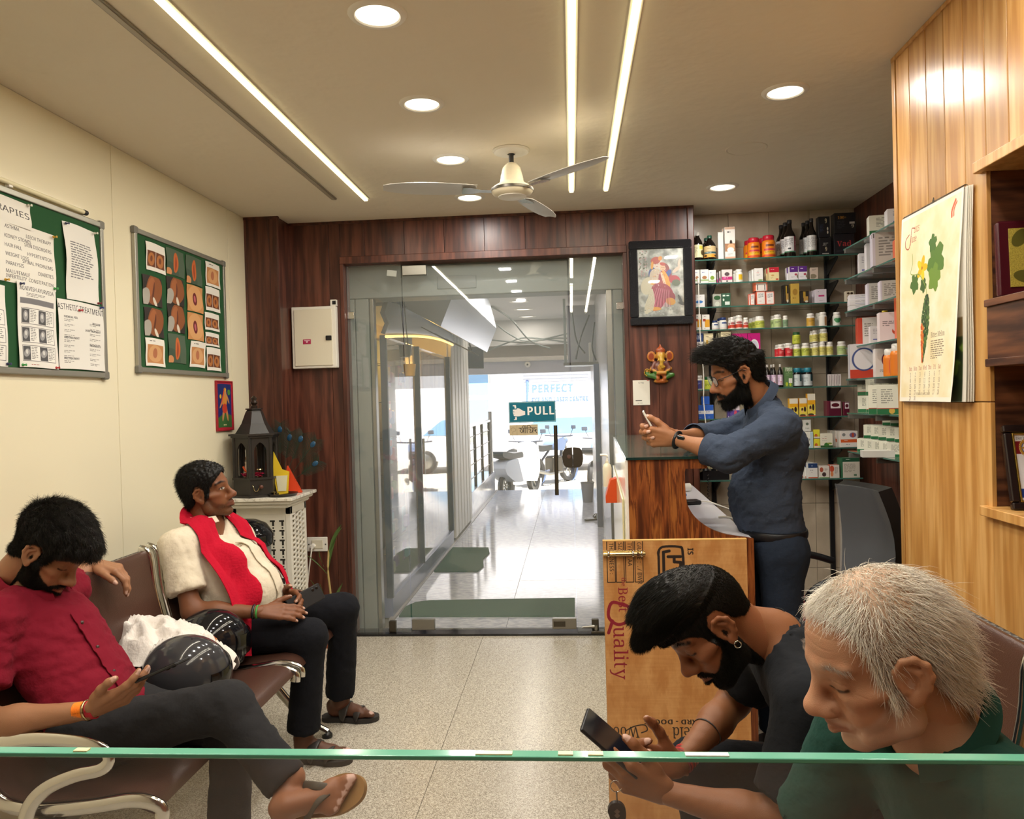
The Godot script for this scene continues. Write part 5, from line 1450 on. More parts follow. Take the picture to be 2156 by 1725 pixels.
func build_pictures() -> void:
	var felt := mat("green_felt",hx("1e4f2a"),0.95)
	bump(felt,0.3,0.05,Vector3(5,5,5))
	board("long green notice board with printed therapy lists, cut by the left edge",-1.95,-3.2,2.297,1.655)
	board("green notice board covered with medical photographs, nearer the door",-3.462,-4.378,2.335,1.69)
	var k := "2b2a2c"
	var ty := thing("light_tube","slim unlit pale tube fixed to the wall along the top of the long notice board","tube",Vector3(-1.985,2.325,-2.55))
	part(ty,"tube",MB.new().tube([Vector3(0,0.01,0.6),Vector3(0,0.0,-0.53)],0.009,10).mesh(),mat("tube_cream",hx("e8e0bc"),0.3))
	part(ty,"end_cap",MB.new().tube([Vector3(0,0,-0.53),Vector3(0,0,-0.55)],0.011,10).mesh(),mats.black_plastic)
	part(ty,"clip",span(Vector3(-0.015,-0.012,-0.12),Vector3(0.004,0.012,-0.1),0.002),mats.white_plastic)
	var im := canvas(300,160,"e9e6dd")
	write(im,"THERAPIES",290,100,56,k,"a",1.0,0.03)
	paper("paper_sheet","white paper headed THERAPIES at the top of the long notice board","paper",im,-2.47,-2.756,2.272,2.18,[[-2.74,2.268,"d9d6c8"]],-1.984,0.003)
	im = canvas(420,260,"e9e6dd")
	var rows := ["ASTHMA","KIDNEY STONES","HAIR FALL","WEIGHT LOSS","PARALYSIS","MALL/FEMALE","INFERTILITY"]
	for j in 7: write(im,rows[j],150,[34,74,112,150,188,222,242][j],21,k,"a",0.0,0.0,0.95)
	rows = ["LEECH THERAPY","SKIN DISORDERS","HYPERTENTION","SPINAL PROBLEMS","DIABETES","CONSTIPATION"]
	for j in 6: write(im,rows[j],404,52 + j*38,21,k,"a",1.0,0.0,0.95)
	paper("paper_sheet","wide white list of conditions from asthma to constipation on the long notice board","paper",im,-2.475,-2.888,2.19,1.97,[[-2.876,2.18,"c99a25"],[-2.61,1.975,"c99a25"]],-1.987)
	im = canvas(230,330,"e8e6e0")
	write(im,"AGNIVESH AYURVEDA",115,34,22,k,"a",0.5,0.0,0.95)
	fine(im,50,42,130,16,3,"6a6866")
	rect(im,14,62,202,22,"77767a")
	for r in 3:
		var y := 100 + r*72
		rect(im,20,y,194,62,"5a5a5c")
		rect(im,22,y + 2,190,58,"ecebe6")
		for c in 2:
			rect(im,24 + c*100,y + 4,44,54,"4e4f52")
			disc(im,46 + c*100,y + 30,14,20,"9a9a9c",0.5*r)
			disc(im,46 + c*100,y + 26,7,9,"d2d2d0")
			fine(im,74 + c*98,y + 6,36,50,8,"8e8d8c",r*2 + c)
	fine(im,70,318,90,5,1,"a25b55")
	paper("paper_sheet","white leaflet headed AGNIVESH AYURVEDA with six grey pictures, on the long notice board","paper",im,-2.668,-2.88,1.982,1.669,[[-2.685,1.972,"2a2f55"],[-2.872,1.98,"3c9a4a"],[-2.682,1.677,"3c9a4a"],[-2.865,1.674,"b02a2e"]],-1.9835)
	var im2 := canvas(230,330,"e8e6e0")
	for r in 3:
		rect(im2,20,100 + r*72,200,62,"5a5a5c")
		rect(im2,22,102 + r*72,196,58,"ecebe6")
		fine(im2,150,108 + r*72,60,48,6,"8e8d8c",r)
	paper("paper_sheet","white leaflet cut by the left edge of the frame, low on the long notice board","paper",im2,-2.4,-2.612,1.955,1.668,[[-2.605,1.677,"2a2f55"]],-1.9835)
	im = canvas(240,350,"e6e4de")
	fine(im,36,84,170,170,15,"77777a",5)
	paper("paper_sheet","white typed letter pinned askew at the right end of the long notice board","paper",im,-2.945,-3.155,2.258,1.952,[[-2.953,2.25,"2a2f55"],[-3.14,2.25,"d9d6c8"],[-3.15,1.957,"7c2430"]],-1.986,0.006,-0.012)
	im = canvas(330,320,"e6e4de")
	write(im,"ASTHETIC TREATMENT",165,48,38,k,"a",0.5,0.0,0.88)
	var lefts := ["CHEMICAL PEEL","","","","HAIR TREATMENT","","","","FACE TREATMENT"]
	for j in 9:
		if lefts[j] != "": write(im,lefts[j],36,84 + j*24,13,k,"ab")
		fine(im,36,90 + j*24,78,14,2,"8f8d8a",j)
		fine(im,222,96 + j*24,80,14,2,"8f8d8a",j + 20)
	for e in [["BB GLOW",98],["LASER TREATMENT",136],["TREATMENTS",206]]: write(im,e[0],302,e[1],13,k,"ab",1.0)
	paper("paper_sheet","white sheet headed ASTHETIC TREATMENT at the lower right of the long notice board","paper",im,-2.89,-3.185,1.946,1.672,[[-3.02,1.913,"b02a2e"],[-3.165,1.94,"2a3f80"]],-1.983)
	# medical photographs: soft abstract flesh and drape tones
	var g := "medical photographs on the second board"
	var ph := [[-3.547,-3.721,2.302,2.167,0,"white-bordered strip of two brown photographs, top left of the second board"],[-3.734,-3.91,2.309,2.178,1,"photograph of an orange patch on green drapes, top row second from left"],[-3.93,-4.1,2.308,2.163,1,"photograph of an orange patch on green drapes, top row third from left"],[-4.148,-4.32,2.313,2.18,2,"white-edged brown photograph, top right of the second board"],[-3.508,-3.68,2.14,2.0,3,"dark brown photograph with pale glove, left of the second row"],[-3.728,-3.9,2.166,2.03,3,"dark brown photograph with grey cloth, second in the second row"],[-3.93,-4.105,2.155,2.017,4,"tan photograph with dark red centre, third in the second row"],[-4.138,-4.31,2.174,2.043,0,"strip of two small photographs, right end of the second row"],[-3.514,-3.685,1.987,1.852,3,"white-bordered dark brown photograph, left of the third row"],[-3.728,-3.898,2.028,1.891,3,"dark brown photograph with cloth, second in the third row"],[-3.928,-4.1,2.008,1.866,4,"tan photograph with rosy centre, third in the third row"],[-4.121,-4.294,2.03,1.934,0,"strip of two small photographs, upper of the two at the right of row three"],[-4.122,-4.286,1.92,1.846,0,"strip of two small photographs, lower of the two at the right of row three"],[-3.516,-3.689,1.843,1.71,2,"white-edged photograph with a caption, bottom left of the second board"],[-3.727,-3.9,1.88,1.735,1,"photograph of a hand on green drapes, second in the bottom row"],[-3.945,-4.115,1.86,1.722,2,"tilted white-edged photograph with a caption, third in the bottom row"],[-4.13,-4.3,1.838,1.711,0,"strip of two small photographs, bottom right of the second board"]]
	for j in ph.size():
		var e: Array = ph[j]
		paper("photo_print",e[5],"photograph",tone_print(e[4],j),e[0],e[1],e[2],e[3],[],-1.986,0.0025,0.025 if j == 15 else 0.0,g)
	# small framed devotional print on the left wall
	im = canvas(150,200,"b5263a")
	rect(im,10,10,130,180,"1d2f6e")
	poly(im,[Vector2(10,150),Vector2(70,130),Vector2(140,140),Vector2(140,190),Vector2(10,190)],"3c6a3a")
	for e in [[75,80,22,34,"d98f3c",0.2],[80,50,13,15,"c98d5a",0.0],[80,34,12,8,"e0b23a",0.0],[62,132,9,34,"c98d5a",0.3],[95,130,9,36,"c98d5a",-0.3],[74,112,24,20,"c9402f",0.0],[106,72,6,24,"c98d5a",-0.6],[118,44,14,12,"4f8a3a",0.0],[44,92,6,26,"c98d5a",0.8],[36,62,9,9,"e0b23a",0.0],[60,60,5,40,"d9572f",0.5]]:
		disc(im,e[0],e[1],e[2],e[3],e[4],e[5])
	fine(im,60,178,50,8,1,"e8d9a0")
	var hp := thing("devotional_print","small red-edged devotional print fixed to the cream wall above the black shrine","picture",Vector3.ZERO)
	part(hp,"print",wall_sheet(-4.252,-4.452,1.653,1.375,-1.992,0.0005),img_mat(im,0.3))
	for e in [[-4.246,-4.254,1.657,1.371],[-4.45,-4.458,1.657,1.371],[-4.246,-4.458,1.658,1.65],[-4.246,-4.458,1.378,1.37]]:
		part(hp,"edging",span(Vector3(-1.999,e[3],e[1]),Vector3(-1.986,e[2],e[0]),0.002),mat("edging_red",hx("a01e2a"),0.4))
	# framed painting right of the door
	im = painted_couple()
	var fp := thing("framed_painting","framed painting of two seated figures in a thick black carved frame","picture",Vector3(0.5725,2.205,-4.91),0.0)
	var carve := mat("carved_black",hx("1f1f24"),0.42)
	bump(carve,0.05,1.2,Vector3(8,8,8))
	part(fp,"print",MB.new().box(Vector3(0,0,0.012),Vector3(0.285,0.425,0.008),0.0).mesh(),img_mat(im,0.25))
	for e in [[0,0.236,0.385,0.052],[0,-0.236,0.385,0.052]]:
		part(fp,"frame_rail",MB.new().box(Vector3(e[0],e[1],0.014),Vector3(e[2],e[3],0.034),0.008).mesh(),carve)
	for x in [-0.166,0.166]:
		part(fp,"frame_rail",MB.new().box(Vector3(x,0,0.014),Vector3(0.052,0.425,0.034),0.008).mesh(),carve)
	part(fp,"glazing",MB.new().box(Vector3(0,0,0.02),Vector3(0.285,0.425,0.002),0.0).mesh(),mats.clear_glass)
	im = canvas(100,150,"e6e2d6")
	write(im,"G Pay",50,20,13,"6a6a68","a",0.5)
	rect(im,84,1,14,4,"c9403a")
	fine(im,14,120,72,12,1,"4a4846",3)
	fine(im,26,136,48,6,1,"8a8886",4)
	solo("payment_card","pale payment card stuck on the dark pillar under the relief figure","card",MB.new().box(Vector3(0,0,0.0015),Vector3(0.104,0.156,0.003),0,Transform3D(),Rect2(0,0,1,1),Rect2(0.2,0.3,0.01,0.01)).mesh(),img_mat(im,0.4),Vector3(0.4385,1.527,-4.92))
	build_calendar()
	build_plaques()

func tone_print(kind: int,sd: int) -> Image:
	var im := canvas(96,112,"e9e5dc")
	var r := RandomNumberGenerator.new()
	r.seed = sd + 40
	match kind:
		0:
			for c in 2:
				rect(im,5 + c*44,34,42,62,"6b3a20")
				disc(im,26 + c*44,66,17,26,"b9763f",0.0,0.9)
				disc(im,26 + c*44,64,6,12,"5d2a1f",0.0,0.7)
		1:
			rect(im,0,0,96,112,"4d5f4c")
			disc(im,20,90,50,30,"3f5141",0.4,0.8)
			disc(im,50,56,14,44,"c4642f",0.05)
			disc(im,50,60,4,30,"7f2a1c",0.05,0.7)
			disc(im,12,100,18,16,"d0905f",0.4)
		2:
			rect(im,8,26,80,74,"c08552")
			disc(im,48,62,34,34,"d3a06d")
			disc(im,48,60,11,20,"a3593f",0.0,0.7)
			fine(im,20,10,56,6,1,"55524e",sd)
		3:
			rect(im,0,0,96,112,"2b221d")
			disc(im,56,50,40,60,"8a4f28",0.2)
			disc(im,40,44,18,40,"a9653a",0.3,0.8)
			disc(im,54,56,4,36,"50251a",0.1,0.8)
			disc(im,12,84,24,36,"a9a49b",0.3)
			disc(im,60,98,7,20,"d8cfc0",-0.3)
		4:
			rect(im,0,0,96,112,"c98f57")
			disc(im,48,56,46,54,"dba873",0.0,0.7)
			disc(im,48,58,13,27,"6a2224")
			disc(im,48,58,6,15,"b8636b")
	return im

func painted_couple() -> Image:
	var im := canvas(285,425,"b8b9b4")
	var n := FastNoiseLite.new()
	n.frequency = 0.012
	n.fractal_octaves = 5
	for y in 425:
		for x in 285:
			im.set_pixel(x,y,hx("7f837f").lerp(hx("d4d4cf"),clampf(0.55 + n.get_noise_2d(x,y)*1.3 - 0.2*y/425.0,0,1)))
	var r := RandomNumberGenerator.new()
	r.seed = 3
	for j in 60: disc(im,30 + r.randf_range(-18,30),r.randf_range(10,170),r.randf_range(2,5),r.randf_range(2,5),["b98a8f","59614f","474f44","c9a2a4"][r.randi() % 4])
	# seated man in cream,woman leaning in crimson
	for e in [[60,230,40,55,"c9c2ab",0.3],[95,150,26,34,"2f4c8e",0.4],[110,170,36,46,"c9b8a5",0.1],[86,320,30,92,"cfc8b0",0.45],[120,216,46,14,"d9962f",0.1],[120,96,25,30,"d6c6bb",0.15],[114,74,30,22,"b03a2e",-0.2],[142,62,12,14,"d98a2a",0.5],[92,104,8,26,"d9962f",0.1],[170,178,40,52,"a12a4c",0.2],[158,118,19,23,"e2b795",0.25],[158,98,20,10,"b5342e",0.25],[184,120,10,26,"8a1f30",-0.4],[190,156,14,26,"2f4fa0",0.6],[176,190,16,56,"e3a33c",-0.35],[158,190,8,50,"e9d0b8",-0.3],[150,270,70,52,"9e2448",0.5],[128,316,42,78,"a82a52",0.5],[186,300,44,36,"8f1f3c",0.3],[200,330,30,22,"d0922c",0.3],[96,372,46,12,"d9962f",0.05],[226,196,34,26,"b8324a",0.2],[240,134,10,32,"dcc0ae",0.9],[258,92,8,24,"dcc0ae",0.2],[236,216,26,20,"5f6a58",0.0],[258,318,8,30,"23303a",-0.4],[270,345,24,10,"23303a",0.3]]:
		disc(im,e[0],e[1],e[2],e[3],e[4],e[5])
	for j in 22:
		stroke(im,curve([Vector2(110 + j*4,240 + j),Vector2(88 + j*5,300),Vector2(64 + j*6.4,362)],5),1.0,["c2577a","6f1732","d98fa0"][j % 3])
		stroke(im,curve([Vector2(70 + j,250),Vector2(60 + j*2,320),Vector2(34 + j*2.6,384)],5),0.9,["a79f86","e2dcc8"][j % 2])
	for j in 40: disc(im,120 + r.randf_range(-30,60),130 + r.randf_range(0,110),2.2,2.2,["e9c9a0","d98a2a","f0e4d6","a12a4c"][r.randi() % 4])
	for e in [[113,96],[128,96],[152,118],[163,119]]: disc(im,e[0],e[1],3.2,1.8,"3a2a26")
	for e in [[121,112],[158,131]]: disc(im,e[0],e[1],4,1.6,"a34a42")
	for j in 26: disc(im,80 + r.randf_range(-60,150),392 + r.randf_range(-16,20),6,3,["9a9d97","c6c7c2","80847e"][r.randi() % 3])
	return im

func build_calendar() -> void:
	var im := canvas(560,800,"efe3c0")
	var n := FastNoiseLite.new()
	n.frequency = 0.006
	for y in 800:
		for x in 560:
			im.set_pixel(x,y,hx("e9d9ad").lerp(hx("f3ead0"),clampf(0.5 + n.get_noise_2d(x,y),0,1)))
	for e in [[0,0,560,14],[0,0,14,800],[546,0,14,800],[0,782,560,18]]: rect(im,e[0],e[1],e[2],e[3],"f2ecdc")
	var rd := "a4503a"
	stroke(im,curve([Vector2(140,66),Vector2(108,62),Vector2(100,110),Vector2(84,142),Vector2(52,132),Vector2(50,100),Vector2(84,82)],6),2.4,rd)
	write(im,"2025",132,84,34,rd,"s",0,0,0.7)
	write(im,"June",98,122,40,rd,"s",0,0,0.7)
	for s in 2: stroke(im,curve([Vector2(474 + s*16,90),Vector2(474 + s*16,66),Vector2(500 + s*10,34 + s*8)],5),6 - s*2,"d2552c")
	# bitter melon: leaves,flower,long ribbed fruit
	var lf := func(c: Vector2,s: float,t: float,col: String):
		var p := []
		for j in 36:
			var a := TAU*j/36.0
			var q := s*(0.62 + 0.34*absf(cos(a*2.5)) + 0.05*sin(a*11))
			p.append(c + Vector2(cos(a + t),sin(a + t))*q)
		poly(im,p,col)
	lf.call(Vector2(350,235),84.0,0.4,"557a2c")
	lf.call(Vector2(340,300),62.0,1.2,"6e8f35")
	lf.call(Vector2(318,160),40.0,0.9,"47702a")
	lf.call(Vector2(150,300),46.0,0.5,"4b6d30")
	lf.call(Vector2(238,318),34.0,1.5,"3f5f2b")
	for j in 5:
		var a := TAU*j/5.0
		disc(im,222 + cos(a)*26,245 + sin(a)*26,27,15,["e5b913","f0cc2a"][j % 2],a)
	disc(im,222,245,7,7,"b5701c")
	stroke(im,curve([Vector2(122,170),Vector2(128,210),Vector2(110,250),Vector2(150,262),Vector2(200,270),Vector2(262,330),Vector2(270,372)],6),2,"8ba04a")
	var r := RandomNumberGenerator.new()
	r.seed = 2
	for j in 620:
		var f := r.randf()
		var w := 40.0*sin(PI*(0.08 + 0.9*f))*(1.0 - 0.3*f) + 3
		var u := r.randf_range(-1,1)
		var y := 365 + f*268
		var x := 274 - f*42 + u*w
		var orange := f > 0.42 and u < 0.1 - (0.9 - f)*0.9
		disc(im,x,y,5.5,7,(["d2692c","e08a35","c4502a"] if orange else ["33502a","4c6b36","243c22","5f7d3f"])[r.randi() % (3 if orange else 4)])
	write(im,"Bitter Melon",316,540,28,"6a5a44","s",0,0,0.8)
	fine(im,316,552,130,78,9,"8a7a62",7)
	var dn := ["Sun","Mon","Tue","Wed","Thu","Fri","Sat"]
	for d in 7: write(im,dn[d],110 + d*50,668,24,"a8604a","s",0.5,0,0.72)
	for d in 30: write(im,str(d + 1),110 + (d % 7)*50,696 + (d/7)*25,27,"6e5844","s",0.5,0,0.62)
	write(im,"HIMALAYA  WELLNESS",250,812 - 46 + 6,13,"8a7a62","s",0.5)
	var t := thing("wall_calendar","June 2025 wall calendar with a bitter melon picture on the honey wood wall","calendar",Vector3(1.172,0,0))
	var sheet := func(off: float,curl: float,w: float) -> ArrayMesh:
		var p := []
		for a in 15:
			for b in 9:
				var v := a/14.0
				var u := b/8.0
				var lift := curl*pow(v,1.6)*pow(u,2.2) + 0.012*curl*10*pow(v,2)*(1 - u)
				p.append(Vector3(-off - lift - 0.004*sin(v*5),2.085 - v*0.625,lerpf(-2.787,-2.362 + w,u) - lerpf(0,0.05 + w,pow(v,1.2))*(1.0 if u < 0.5 else 1.0 - (u - 0.5)*(0.4 if w == 0.0 else 1.4))))
		return MB.new().sheet(p,9,0.0006).mesh()
	part(t,"front_page",sheet.call(0.02,0.035,0.0),img_mat(im,0.5))
	for k in 4:
		var bm := canvas(80,110,"efe9da")
		if k == 0:
			rect(bm,0,76,80,34,"22331f")
			for j in 30: disc(bm,r.randf_range(30,80),r.randf_range(74,100),5,4,["4f6d2a","6f8a35","2f3f20"][j % 3])
			rect(bm,0,66,80,10,"8f7a55")
			rect(bm,76,0,4,110,"e4e0d6")
		part(t,"back_page",sheet.call(0.015 - 0.003*k,0.012 - 0.003*k,0.012 + 0.004*k),img_mat(bm,0.5))
	var m := MB.new()
	for k in 56:
		var z := -2.78 + k*0.0075
		m.tube(range(7).map(func(j): return Vector3(-0.012 + 0.007*cos(TAU*j/6.0),2.087 + 0.006*sin(TAU*j/6.0),z)),0.0011,4,1.0,Vector3.BACK,false)
	part(t,"wire_binding",m.mesh(),mats.dark_steel)
	part(t,"hanger",MB.new().tube([Vector3(-0.012,2.087,-2.58),Vector3(-0.01,2.106,-2.573),Vector3(-0.012,2.087,-2.566)],0.0016,6).mesh(),mats.dark_steel)

func build_plaques() -> void:
	var im := canvas(300,240,"9c8a34")
	var n := FastNoiseLite.new()
	n.frequency = 0.15
	for y in 240:
		for x in 300: im.set_pixel(x,y,hx("8a7a30").lerp(hx("b8a548"),clampf(0.5 + n.get_noise_2d(x,y),0,1)))
	for e in [[40,40,26,40,0.6],[60,200,50,26,0.2],[250,40,26,40,-0.6]]: disc(im,e[0],e[1],e[2],e[3],"55501f",e[4])
	rect(im,62,40,190,150,"d0bd52")
	rect(im,68,46,178,138,"b9a33a")
	var k := "2d2412"
	var gl := func(x: float,y: float,s: float,c: String,seqs: Array):
		for q in seqs:
			var p := []
			for a in q: p.append(Vector2(x + a[0]*s,y + a[1]*s))
			stroke(im,curve(p,4) if p.size() > 2 else p,s*0.09,c)
	# Devanagari word on the plate,then smaller lines
	gl.call(84,100,26.0,k,[[[0,0],[4.6,0]],[[0.55,0],[0.55,0.9]],[[0.1,0.15],[0.1,0.5],[0.35,0.5]],[[0.5,0.95],[0.35,1.2],[0.65,1.25]],[[1.5,0],[1.5,0.9]],[[0.85,0.4],[1.2,0.45],[1.5,0.4]],[[0.9,0.4],[0.9,0.75],[1.15,0.7]],[[1.8,0],[1.85,0.35],[2.15,0.3],[1.95,0.55],[2.2,0.9]],[[2.4,0],[2.4,0.9]],[[3.1,0],[3.1,0.9]],[[2.75,0.85],[2.7,0.5],[3.1,0.45]],[[3.9,0],[3.9,0.9]],[[3.9,0.5],[3.5,0.5],[3.5,0.1]],[[4.5,0],[4.5,0.9]]])
	gl.call(140,58,15.0,"a03a22",[[[0,0],[2.6,0]],[[0.4,0],[0.4,0.9]],[[0.1,0.2],[0.15,0.5],[0.4,0.5]],[[1.0,0],[1.0,0.9]],[[1.0,0.4],[0.6,0.5],[0.9,0.8]],[[1.9,0],[1.9,0.9]],[[1.5,0.3],[1.5,0.7],[1.9,0.6]],[[2.5,0],[2.5,0.9]]])
	fine(im,90,138,140,8,1,"a03a22",4)
	fine(im,120,156,90,8,1,k,6)
	var t := thing("award_plaque","maroon award plaque with a gold Hindi-lettered plate on the upper niche shelf","plaque",Vector3(1.31,1.746,-2.235),-0.1)
	t.rotation.x = -0.06
	part(t,"backboard",MB.new().box(Vector3(0,0.106,0),Vector3(0.262,0.212,0.026),0.008).mesh(),mat("plaque_maroon",hx("431019"),0.25))
	part(t,"gold_plate",MB.new().box(Vector3(0.0,0.107,0.0145),Vector3(0.205,0.162,0.003),0.0005).mesh(),img_mat(im,0.3))
	im = canvas(320,240,"e3e2e6")
	rect(im,0,26,320,46,"7e1d24")
	write(im,"ROTARY",92,64,40,"eee6dd","ab")
	poly(im,[Vector2(120,72),Vector2(320,72),Vector2(320,140),Vector2(200,110)],"274a9c")
	rect(im,0,196,320,32,"26408c")
	write(im,"Dist 3132",12,20,13,"4a4a50")
	write(im,"This Participation",52,130,17,"4a4a50","s")
	write(im,"For active part",74,172,17,"4a4a50","s")
	write(im,"Rtn. Akshay Sh",40,218,17,"e8e8ee","ab")
	disc(im,50,50,32,32,"efe9e0")
	disc(im,50,50,29,29,"b98a2e")
	for j in 24: disc(im,50 + cos(TAU*j/24)*30,50 + sin(TAU*j/24)*30,3,3,"b98a2e")
	disc(im,50,50,22,22,"35519c")
	disc(im,50,50,19,19,"e6dcc8")
	for j in 6: stroke(im,[Vector2(50,50),Vector2(50 + cos(TAU*j/6)*19,50 + sin(TAU*j/6)*19)],2.6,"b98a2e")
	disc(im,50,50,7,7,"b98a2e")
	disc(im,50,50,3,3,"e6dcc8")
	t = thing("framed_certificate","framed certificate with a gold gear emblem leaning in the lower niche","certificate",Vector3(1.315,1.166,-2.2),-0.08)
	t.rotation.x = -0.24
	part(t,"print",MB.new().box(Vector3(0,0.115,0.004),Vector3(0.21,0.185,0.004),0).mesh(),img_mat(im,0.3))
	for e in [[0,0.222,0.262,0.022,"frame_dark"],[0,0.008,0.262,0.022,"frame_dark"],[-0.12,0.115,0.022,0.192,"frame_dark"],[0.12,0.115,0.022,0.192,"frame_dark"]]:
		part(t,"frame_rail",MB.new().box(Vector3(e[0],e[1],0.004),Vector3(e[2],e[3],0.022),0.005).mesh(),mat("frame_dark",hx("241a18"),0.25))
	for e in [[0,0.2085,0.216,0.006],[0,0.0215,0.216,0.006],[-0.106,0.115,0.006,0.19],[0.106,0.115,0.006,0.19]]:
		part(t,"gilt_slip",MB.new().box(Vector3(e[0],e[1],0.009),Vector3(e[2],e[3],0.006),0.002).mesh(),mat("gilt",hx("c2a04a"),0.25,0.8))
# ---------- medicine shelves ----------
const SHELF_Y := [2.348,2.201,2.053,1.909,1.726,1.536,1.35,1.154,0.964]
const NTH := ["first","second","third","fourth","fifth","sixth","seventh","eighth","ninth"]
